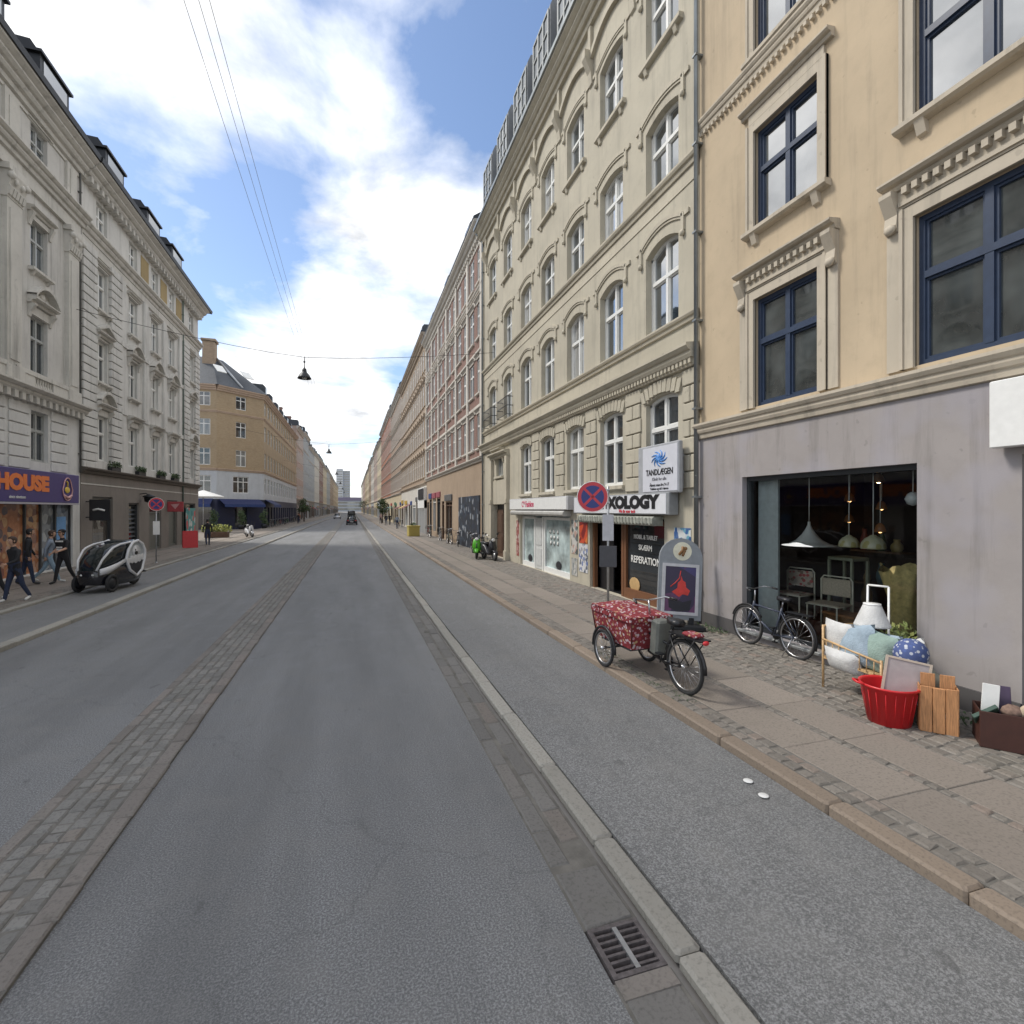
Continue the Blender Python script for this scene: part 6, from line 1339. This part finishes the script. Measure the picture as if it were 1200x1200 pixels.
# chairs in the window
CANE = plain('woven_cane', (.56, .48, .38), .8, 0, .25, 40, .4); CREAM = plain('cream_metal', (.72, .69, .58), .4)
def wchair(label, x, Y, z, rz, mt):
    t = thing('metal_chair', label, 'chair', (x, Y, z), rz, 'tubular chairs in the shop window')
    m = MB(); m.bbox(-.22, .22, -.22, .22, .44, .48, .02); m.build('seat', mt, t)
    m = MB(); m.bbox(-.2, .2, .2, .23, .58, .88, .012); m.build('backrest', mt, t)
    m = MB(); m.tube([(-.22, .22, .3), (-.22, .22, .86), (-.18, .22, .92), (.18, .22, .92), (.22, .22, .86), (.22, .22, .3)], .013, 8); m.build('back_frame', CREAM, t)
    for s in (-1, 1):
        m = MB(); m.tube([(s * .21, -.21, 0), (s * .21, -.21, .44)], .012, 8); m.build('leg', CREAM, t)
        m = MB(); m.tube([(s * .22, .22, 0), (s * .22, .22, .44)], .012, 8); m.build('leg', CREAM, t)
    m = MB(); m.tube([(-.22, -.22, .45), (.22, -.22, .45), (.22, .22, .45), (-.22, .22, .45)], .012, 8, 0, True); m.build('seat_frame', CREAM, t); t.scale = (1.22, 1, 1)
    return t
wchair('tubular chair with a patterned red and cream backrest, left in the shop window', 7.95, 7.65, .56, R(-80), blotch('chair_print', (.6, .5, .42), [(.55, .12, .12), (.62, .52, .42), (.3, .2, .15), (.5, .42, .36)], 18, .8, .6))
wchair('tubular chair with plain cane backrest, right in the shop window', 7.9, 6.85, .5, R(-80), CANE)
t = thing('wooden_chest', 'small brown chest under the cane chair in the shop window', 'box', (8.0, 6.6, .3), R(-90))
m = MB(); m.bbox(-.28, .28, -.2, .2, 0, .5, .01); m.build('body', plain('ginger_wood', (.2, .1, .04), .6, 0, .3, 9), t)
m = MB(); m.bbox(-.3, .3, -.22, .22, .5, .54, .01); m.build('lid', WOOD, t)
t = thing('side_table', 'tall pale green metal side table behind the chairs in the shop window', 'table', (8.4, 6.9, .3), R(-90))
PG = plain('pale_green_metal', (.34, .36, .27), .5)
m = MB(); m.bbox(-.24, .24, -.2, .2, 1.4, 1.46, .01); m.build('top', PG, t)
for x in (-.22, .22):
    for y in (-.18, .18): m = MB(); m.box(x - .02, x + .02, y - .02, y + .02, 0, 1.4); m.build('leg', PG, t)
t = thing('towel_rack', 'white folding rack standing behind the bamboo bench', 'rack', (6.75, 5.12, .147), R(-70))
for s in (-1, 1): m = MB(); m.tube([(s * .13, 0, 0), (s * .12, .03, 1.42)], .014, 8); m.build('post', WHITE, t)
m = MB(); m.tube([(-.12, .03, 1.42), (.12, .03, 1.42)], .014, 8); m.tube([(-.125, .02, 1.0), (.125, .02, 1.0)], .01, 8); m.build('rail', WHITE, t)
t = thing('wicker_vase', 'tall yellowish frilled vase on a wrapped stand in the shop window', 'vase', (7.62, 5.38, .2), 0)
STRAW = plain('yellow_straw', (.6, .48, .2), .75, 0, .3, 18, .4)
m = MB(); m.loft([[((r + .03 * math.sin(k * PI / 2 * 1.0 + 0) * (f)) * math.cos(2 * PI * k / 32), (r + .03 * math.sin(k * PI / 2) * f) * math.sin(2 * PI * k / 32), z + .05 * f * math.sin(k * PI / 2 * .5)) for k in range(32)] for r, z, f in ((.2, .65, 0), (.17, .9, 0), (.19, 1.1, .4), (.28, 1.5, 1), (.29, 1.55, 1.2))], 0, True, False); m.build('vase_body', STRAW, t)
m = MB(); m.lathe([(.24, 0), (.24, .3), (.21, .5), (.22, .64), (.0, .66)], 18); m.build('stand', plain('olive_wrap', (.2, .17, .06), .8, 0, .3, 8), t)
# plants under the vase
t = thing('potted_plant', 'leafy yellow green plant below the vase at the right of the shop window', 'plant', (7.0, 5.02, .147), 0)
m = MB(); m.lathe([(.0, 0), (.11, 0), (.14, .24), (.12, .24), (0, .2)], 14); m.build('pot', plain('dark_pot', (.05, .045, .04), .7), t)
m = MB(); leaves(m, (0, 0, .62), .24, 260, rp, .05, 0, 1.5); m.build('foliage', stone('yellow_green_leaf', (.12, .15, .04), (.3, .3, .08), .7, .5, 1.6), t)
# small weeds at the wall foot
t = MB()
for Y, n in ((8.7, 60), (8.5, 50), (3.8, 50), (4.1, 30), (9.0, 40)): leaves(t, (6.85 + rp.uniform(-.1, .2), Y, .18), .2, n, rp, .03, 0, .3)
for k in range(26): leaves(t, (rp.uniform(3.98, 4.25), rp.uniform(5.4, 8.2), .155), .07, 10, rp, .012, 0, .15)
tag(t.build('weeds', LEAF), 'low weeds and moss in the joints of the footway', 'weeds', None, 'stuff')
# planters
t = thing('planter', 'mustard yellow planter box standing on the right footway', 'planter', (5.35, 47.6, .147), R(5))
m = MB(); m.bbox(-.5, .5, -.45, .45, 0, .95, .03); m.bbox(-.54, .54, -.49, .49, .85, .98, .02); m.build('box', plain('mustard_paint', (.42, .34, .09), .6), t)
m = MB(); leaves(m, (0, 0, 1.05), .3, 90, rp, .08, 0, .6); m.build('plant', LEAF, t)
t = thing('planter', 'yellow green flowering planter beside the left street corner', 'planter', (-11.3, 50.4, .147), 0)
m = MB(); m.bbox(-.9, .9, -.4, .4, 0, .5, .03); m.build('box', DOORWOOD, t)
m = MB()
for k in range(6): leaves(m, (-.8 + k * .32, 0, .75), .42, 70, rp, .11)
m.build('plant', stone('lime_leaf', (.24, .27, .06), (.5, .45, .12), .7, .5, 1.5), t)
# cafe shrubs and tubs before the corner building
for i, (x, y, lb) in enumerate(((-13.2, 70.6, 'dark potted shrub left of the corner cafe door'), (-11.0, 73.6, 'dark potted shrub right of the corner cafe door'), (-15.6, 68.5, 'dark potted shrub nearest the side street parasol'))):
    t = thing('potted_shrub', lb, 'shrub', (x, y, .147), 0, 'shrubs outside the corner cafe')
    m = MB(); m.lathe([(0, 0), (.3, 0), (.38, .55), (.34, .55), (0, .5)], 14); m.build('pot', DARKMETAL, t)
    m = MB()
    for k in range(5): leaves(m, (rp.uniform(-.3, .3), rp.uniform(-.3, .3), .8 + k * .3), .45, 70, rp, .11)
    m.build('foliage', LEAF, t)
# street trees far down the right side
BARK = plain('bark', (.09, .07, .055), .9, 0, .3, 8, .5)
def tree(label, x, y, h, r):
    t = thing('street_tree', label, 'tree', (x, y, .14), 0, 'small trees far down the street')
    m = MB(); m.tube([(0, 0, 0), (.05, 0, h * .3), (0, .05, h * .6)], [.13, .1, .05], 8)
    for k in range(5): a = k * 1.3; m.tube([(0, 0, h * (.3 + k * .06)), (math.cos(a) * r * .6, math.sin(a) * r * .6, h * (.6 + k * .05))], [.06, .02], 5)
    m.build('trunk', BARK, t)
    m = MB()
    for k in range(14): a = rp.uniform(0, 6.3); q = rp.uniform(0, r * .75); leaves(m, (math.cos(a) * q, math.sin(a) * q, h * rp.uniform(.5, .95)), r * .42, 60, rp, .16)
    m.build('crown', LEAF, t)
tree('small dark green tree on the right footway short of the orange brick building', 5.2, 96, 4.2, 1.3); tree('green tree far down the left footway among the parked bicycles', -9.4, 112, 4.6, 1.5); tree('dark tree at the far right before the street end', 5.0, 240, 7, 2.4)
# ------------------------------------------------------------------ people
DG = bpy.context.evaluated_depsgraph_get
def person(label, loc, rz, top, legs, shoes, hair, stride=0, lean=0, arms=((.1, .3), (-.1, .3)), h=1.72, group='people on the left footway', extra=None, long_hair=False, sleeves=True, coat=False, heady=0):
    """one continuous figure facing local +y; arms = (swing forward, elbow bend) per side in radians"""
    k = h / 1.72; V3 = Vector; P = {}; E = []; Rd = {}
    def jt(n, p, r, par=None, reg=None):
        P[n] = V3(p); Rd[n] = r
        if par: E.append((par, n, reg))
    ln = lambda z: lean * (z - .92)
    jt('pelvis', (0, 0, .93), .135); jt('waist', (0, ln(1.1), 1.10), .125, 'pelvis', 'legs'); jt('chest', (0, ln(1.3), 1.30), .148, 'waist', 'top'); jt('neckb', (0, ln(1.45), 1.44), .07, 'chest', 'top'); jt('neck', (0, ln(1.5) + .01, 1.52), .052, 'neckb', 'top'); jt('headb', (0, ln(1.56) + .02, 1.58), .06, 'neck', 'skin')
    for s, nm in ((-1, 'l'), (1, 'r')):
        a = stride * s; kn = max(0, -a) * .9 + .05
        hip = V3((s * .095, 0, .88)); knee = hip + V3((s * .01, math.sin(a) * .42, -math.cos(a) * .42)); an = knee + V3((0, math.sin(a - kn) * .41, -math.cos(a - kn) * .41)); toe = an + V3((s * .03, .16, -.03 - (.05 if a < -.1 else 0)))
        jt(nm + 'hip', hip, .092, 'pelvis', 'legs'); jt(nm + 'knee', knee, .062, nm + 'hip', 'legs'); jt(nm + 'ankle', an, .045, nm + 'knee', 'legs'); jt(nm + 'toe', toe, .036, nm + 'ankle', 'shoes')
        sw, eb = arms[(s + 1) // 2]
        sh = V3((s * .185, ln(1.42), 1.41)); el = sh + V3((s * .06, math.sin(sw) * .28, -math.cos(sw) * .28)); wr = el + V3((s * -.01, math.sin(sw + eb) * .25, -math.cos(sw + eb) * .25))
        jt(nm + 'sh', sh, .062, 'chest', 'top'); jt(nm + 'el', el, .045, nm + 'sh', 'top'); jt(nm + 'wr', wr, .03, nm + 'el', 'top' if sleeves else 'skin')
        d = (wr - el).normalized(); hd = wr + d * .07; jt(nm + 'hand', hd, .026, nm + 'wr', 'skin')
    names = list(P); me = bpy.data.meshes.new('person'); me.from_pydata([P[n] for n in names], [(names.index(a), names.index(b)) for a, b, _ in E], [])
    o = bpy.data.objects.new('person', me); COL.objects.link(o); me.skin_vertices.new(name='') if hasattr(me.skin_vertices, 'new') else None
    md = o.modifiers.new('s', 'SKIN'); md.use_smooth_shade = True
    for i, n in enumerate(names): sv = me.skin_vertices[0].data[i]; sv.radius = (Rd[n] * (1.15 if n in ('chest', 'waist', 'pelvis') else 1), Rd[n] * (.78 if n in ('chest', 'waist', 'pelvis') else 1)); sv.use_root = (n == 'pelvis')
    o.modifiers.new('u', 'SUBSURF').levels = 2
    bpy.context.view_layer.update()
    bm = bpy.data.meshes.new_from_object(o.evaluated_get(DG())); bpy.data.objects.remove(o); bpy.data.meshes.remove(me)
    mb = MB(); reg = {'skin': 0, 'top': 1, 'legs': 2, 'shoes': 3}; segs = [(P[a], P[b], reg[r]) for a, b, r in E]
    if coat: segs += [(P['pelvis'] + V3((s * .08, 0, 0)), P[n + 'hip'] + V3((0, 0, -.12)), 1) for s, n in ((-1, 'l'), (1, 'r'))] + [(P['pelvis'], P['waist'], 1)] * 2
    def near(c):
        best = (9, 0)
        for a, b, r in segs:
            ab = b - a; t = max(0, min(1, (c - a).dot(ab) / ab.length_squared)); d = (c - a - ab * t).length
            if d < best[0] - 1e-6: best = (d, r)
        return best[1]
    vs = [v.co.copy() for v in bm.vertices]
    for p in bm.polygons: mb.f.append(tuple(p.vertices)); mb.m.append(near(p.center)); mb.s.append(True)
    mb.v = [tuple(v) for v in vs]; bpy.data.meshes.remove(bm)
    # head with face
    hc = P['headb'] + V3((0, .015, .085)); HM = Matrix.Rotation(heady, 3, 'X')
    n0 = len(mb.v); rings = [(-.118, .03, .05), (-.10, .052, .055), (-.07, .064, .07), (-.03, .073, .085), (.02, .078, .095), (.06, .075, .094), (.095, .055, .07), (.115, .025, .035), (.12, .001, .001)]
    mb.loft([[tuple(hc + HM @ V3((rx * math.cos(2 * PI * q / 14), ry * math.sin(2 * PI * q / 14) * (1.0 if math.sin(2 * PI * q / 14) > 0 else .95), z))) for q in range(14)] for z, rx, ry in rings], 0)
    mb.loft([[tuple(hc + HM @ V3((x, .085 + y, z))) for x in (-w, w)] + [tuple(hc + HM @ V3((0, .085 + y + d, z)))] for z, y, w, d in ((.025, .0, .008, .01), (-.015, .0, .016, .028), (-.03, .0, .014, .006))], 0)
    for s in (-1, 1): mb.ball(hc + HM @ V3((s * .03, .088, .018)), .011, .006, .007, 3, 6); mb.ball(hc + HM @ V3((s * .077, 0, -.005)), .012, .02, .03, 0, 6)
    mb.ball(hc + HM @ V3((0, .079, -.062)), .022, .006, .006, 4, 6)
    # five fingers on each hand
    for s, nm in ((-1, 'l'), (1, 'r')):
        w, hd = P[nm + 'wr'], P[nm + 'hand']; d = (hd - w).normalized(); sd = d.cross(V3((1, 0, 0))).normalized(); bend = V3((-s, 0, 0))
        for q, L in enumerate((.06, .072, .068, .052)):
            b0 = hd + sd * (q - 1.5) * .017; mb.tube([b0 - d * .02, b0 + d * L * .5, b0 + d * L * .9 + bend * .02], [.0085, .008, .006], 6, 0)
        b0 = hd - d * .035 - sd * .026; mb.tube([b0, b0 - sd * .022 + d * .025, b0 - sd * .028 + d * .055], [.01, .009, .007], 6, 0)
    o = mb.build('person', [SKIN, top, legs, shoes, plain('lip', (.35, .13, .11), .5)], None, (loc[0], loc[1], loc[2]), (0, 0, rz)); o.scale = (k, k, k)
    zmin = min(v[2] for v in mb.v); o.location.z = loc[2] - zmin * k
    tag(o, label, 'person', group)
    m = MB(); hr = random.Random(len(label))
    m.loft([[tuple(hc + HM @ V3((rx * 1.1 * math.cos(2 * PI * q / 14), ry * 1.1 * math.sin(2 * PI * q / 14) * (1 if math.sin(2 * PI * q / 14) < .45 else (.0 if z < .045 else 1)) - .004, z * 1.04 + .006))) for q in range(14)] for z, rx, ry in rings[(1 if long_hair else 2):]], 0)
    if long_hair: m.loft([[tuple(hc + V3((w * math.cos(2 * PI * q / 10), -.055 + .05 * math.sin(2 * PI * q / 10), z))) for q in range(10)] for z, w in ((.0, .075), (-.12, .09), (-.24, .075), (-.3, .03))], 0)
    m.build('hair', hair, o)
    for nm, mb2, mt in (extra or ()): mb2.build(nm, mt, o)
    return o
CLB = plain('black_cloth', (.02, .02, .023), .9, 0, .2, 20, .2); CLN = plain('navy_denim', (.025, .035, .07), .9, 0, .25, 20, .2); CLJ = plain('pale_denim', (.26, .36, .45), .9, 0, .2, 15, .2); CLG = plain('grey_blue_cloth', (.22, .26, .32), .9, 0, .2, 15, .2); CLO = plain('rust_cloth', (.4, .16, .09), .9, 0, .2, 15, .2); CLP = plain('pinkish_cloth', (.45, .3, .28), .9, 0, .2, 15)
SHW = plain('white_shoe', (.6, .6, .58), .6); SHB = plain('dark_shoe', (.03, .03, .03), .6); HRB = plain('brown_hair', (.05, .028, .018), .7, 0, .3, 40, .3); HRK = plain('black_hair', (.015, .013, .012), .6, 0, .3, 40, .3); HRR = plain('auburn_hair', (.2, .08, .035), .7, 0, .3, 40, .3)
def chest_print():
    me = MB()
    for z, w in ((1.40, .13), (1.2, .1), (1.13, .08)): me.box(-w, w, .145, .158, z - .025, z + .025)
    return me
def bag(): m = MB(); m.bbox(.2, .38, -.1, .12, .78, 1.06, .03); m.tube([(.24, 0, 1.06), (.1, .1, 1.36), (-.12, .02, 1.47), (-.12, -.1, 1.42), (.22, -.06, 1.06)], .012, 6); return m
person('person in black jacket and dark jeans with white shoes, nearest on the left footway', (-8.6, 17.0, .147), R(150), CLB, CLN, SHW, HRB, .24, .05, ((.35, .9), (-.3, .5)), 1.68, long_hair=False, coat=True)
person('person in a dark coat walking away, left of the doorway posters', (-10.1, 20.6, .147), R(-60), CLB, CLN, SHB, HRK, .2, .05, ((.2, .3), (-.2, .4)), 1.76, coat=True)
person('person in black with white chest print and cap beside the pod tricycle', (-9.2, 20.75, .147), R(160), CLB, CLB, SHB, HRK, .27, .06, ((.5, .8), (-.2, 1.2)), 1.74, extra=[('shirt_print', chest_print(), WHITE), ('cap', MB().lathe([(.1, 0), (.1, .05), (.06, .1), (0, .11)], 14, 0, (0, .05, 1.69)).box(-.07, .07, .12, .22, 1.69, 1.705), CLB)], sleeves=False)
person('person in grey top and pale jeans striding behind the one with the cap', (-9.75, 21.1, .147), R(-70), CLG, CLJ, SHW, HRB, .36, .06, ((.4, .5), (-.4, .4)), 1.72)
person('person in a rust coloured top at the left edge of the footway', (-10.3, 19.0, .147), R(100), CLO, CLN, SHB, HRR, .15, 0, ((.2, .6), (.0, .5)), 1.7, long_hair=True)
person('person with long auburn hair and pale scarf beside the one in the black jacket', (-9.35, 17.6, .147), R(140), CLP, CLB, SHW, HRR, .2, .03, ((.2, .6), (.1, .5)), 1.64, long_hair=True, extra=[('shoulder_bag', bag(), CLB)])
person('person in black standing by the left street corner near the red board', (-9.4, 39.4, .147), R(20), CLB, CLN, SHW, HRK, .25, .03, ((.2, .4), (-.2, .3)), 1.75)
for i, (x, y, a, tp, lg, lb) in enumerate(((5.0, 82, 0, CLB, CLN, 'person in black walking away far down the right footway'), (5.7, 84, 10, CLB, CLB, 'person in all black beside the one walking away on the far right footway'), (4.6, 90, 180, CLP, CLB, 'person in a pinkish top coming along the far right footway'), (5.4, 66, 5, CLG, CLN, 'person in a grey top on the right footway beyond the mustard planter'), (-9.0, 96, 180, CLB, CLN, 'person in black far down the left footway'), (-9.6, 104, 0, CLO, CLN, 'person in a rust top far down the left footway'))):
    person(lb, (x, y, .147), R(a), tp, lg, SHB, HRB, .25 * (1 if i % 2 else -1), .03, ((.2, .3), (-.2, .3)), 1.74, group='people far down the street')

# ------------------------------------------------------------------ sky, sun, camera
W = bpy.data.worlds.new('World'); S.world = W; W.use_nodes = True
nt = W.node_tree; bg = nt.nodes['Background']; bg.inputs['Strength'].default_value = .1
SUN_EL, SUN_AZ = R(50), R(-62)                      # azimuth from +Y towards +X
sky = nt.nodes.new('ShaderNodeTexSky'); sky.sky_type = 'NISHITA'; sky.sun_disc = False; sky.sun_elevation = SUN_EL; sky.sun_rotation = SUN_AZ; sky.air_density = 1.0; sky.dust_density = .6; sky.ozone_density = 1.5
tc = nt.nodes.new('ShaderNodeTexCoord')
def vm(op, a, b=None, **k):
    n = nt.nodes.new('ShaderNodeVectorMath'); n.operation = op
    for i, v in enumerate((a, b)):
        if v is None: continue
        if hasattr(v, 'is_output'): nt.links.new(v, n.inputs[i])
        else: n.inputs[i].default_value = v
    return n
def mm(op, a, b=None, c=None, clamp=False):
    n = nt.nodes.new('ShaderNodeMath'); n.operation = op; n.use_clamp = clamp
    for i, v in enumerate((a, b, c)):
        if v is None: continue
        if hasattr(v, 'is_output'): nt.links.new(v, n.inputs[i])
        else: n.inputs[i].default_value = v
    return n.outputs[0]
d = vm('NORMALIZE', tc.outputs['Generated']).outputs[0]
sp = nt.nodes.new('ShaderNodeSeparateXYZ'); nt.links.new(d, sp.inputs[0])
den = mm('MAXIMUM', mm('ADD', sp.outputs[2], .16), .05)
cb_ = nt.nodes.new('ShaderNodeCombineXYZ'); nt.links.new(mm('DIVIDE', sp.outputs[0], den), cb_.inputs[0]); nt.links.new(mm('DIVIDE', sp.outputs[1], den), cb_.inputs[1])
def skynoise(scale, detail, rough, off, dist=0):
    n = nt.nodes.new('ShaderNodeTexNoise'); n.inputs['Scale'].default_value = scale; n.inputs['Detail'].default_value = detail; n.inputs['Roughness'].default_value = rough; n.inputs['Distortion'].default_value = dist
    nt.links.new(vm('ADD', cb_.outputs[0], off).outputs[0], n.inputs['Vector']); return n.outputs['Fac']
big = skynoise(2.1, 10, .58, (3.1, 1.7, 0), .3)
ct, st = math.cos(math.atan(187 / 600)), math.sin(math.atan(187 / 600))
def pdir(u, v): a = (u - 600) / 600; b = (597 - v) / 600; return Vector((a * ct + st, ct - a * st, b)).normalized()
cover = big
# where the real sky had gaps and solid cloud, plus unseen clouds added out of frame: (world direction, radius, push)
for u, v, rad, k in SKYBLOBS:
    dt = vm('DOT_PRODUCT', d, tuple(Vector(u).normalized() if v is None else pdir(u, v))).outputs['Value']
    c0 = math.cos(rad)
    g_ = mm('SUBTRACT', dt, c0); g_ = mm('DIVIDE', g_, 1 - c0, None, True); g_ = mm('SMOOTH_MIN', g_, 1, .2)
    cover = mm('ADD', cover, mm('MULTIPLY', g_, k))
cl = nt.nodes.new('ShaderNodeValToRGB'); cl.color_ramp.elements[0].position = .34; cl.color_ramp.elements[0].color = (0, 0, 0, 1); cl.color_ramp.elements[1].position = .62; cl.color_ramp.elements[1].color = (1, 1, 1, 1); nt.links.new(cover, cl.inputs[0])
body = skynoise(3.2, 7, .6, (7.3, 2.2, 0), .2)
tone = nt.nodes.new('ShaderNodeValToRGB'); tone.color_ramp.elements[0].position = .3; tone.color_ramp.elements[0].color = (CLOUD_LO * .97, CLOUD_LO, CLOUD_LO * 1.05, 1); tone.color_ramp.elements[1].position = .62; tone.color_ramp.elements[1].color = (CLOUD_HI * 1.0, CLOUD_HI, CLOUD_HI * 1.0, 1); nt.links.new(body, tone.inputs[0])
mx = nt.nodes.new('ShaderNodeMix'); mx.data_type = 'RGBA'; nt.links.new(cl.outputs[0], mx.inputs[0]); nt.links.new(tone.outputs[0], mx.inputs[7])
skm = nt.nodes.new('ShaderNodeMix'); skm.data_type = 'RGBA'; skm.blend_type = 'MULTIPLY'; skm.inputs[0].default_value = 1; skm.inputs[7].default_value = SKYTINT; nt.links.new(sky.outputs[0], skm.inputs[6]); nt.links.new(skm.outputs[2], mx.inputs[6])
nt.links.new(mx.outputs[2], bg.inputs[0])
sun = bpy.data.lights.new('sun', 'SUN'); sun.energy = SUN_E; sun.angle = R(SUN_ANG); sun.color = (1, .95, .87)
so = bpy.data.objects.new('sun', sun); COL.objects.link(so)
sd = Vector((math.sin(SUN_AZ) * math.cos(SUN_EL), math.cos(SUN_AZ) * math.cos(SUN_EL), math.sin(SUN_EL)))
so.rotation_euler = sd.to_track_quat('Z', 'Y').to_euler(); so.location = (0, 0, 60)
cam = bpy.data.cameras.new('camera'); cam.angle = R(90); cam.clip_end = 3000; cam.clip_start = .05; cam.shift_y = -.0025
co = bpy.data.objects.new('camera', cam); COL.objects.link(co); co.location = (0, 0, 2.6); co.rotation_euler = (R(90), 0, -math.atan(187 / 600)); S.camera = co
vs_ = S.view_settings; vs_.view_transform = 'Standard'; vs_.look = 'None'; vs_.exposure = EXPO; vs_.gamma = 1; vs_.use_curve_mapping = False
S.cycles.max_bounces = 6; S.cycles.diffuse_bounces = 3; S.cycles.glossy_bounces = 3; S.cycles.transparent_max_bounces = 6
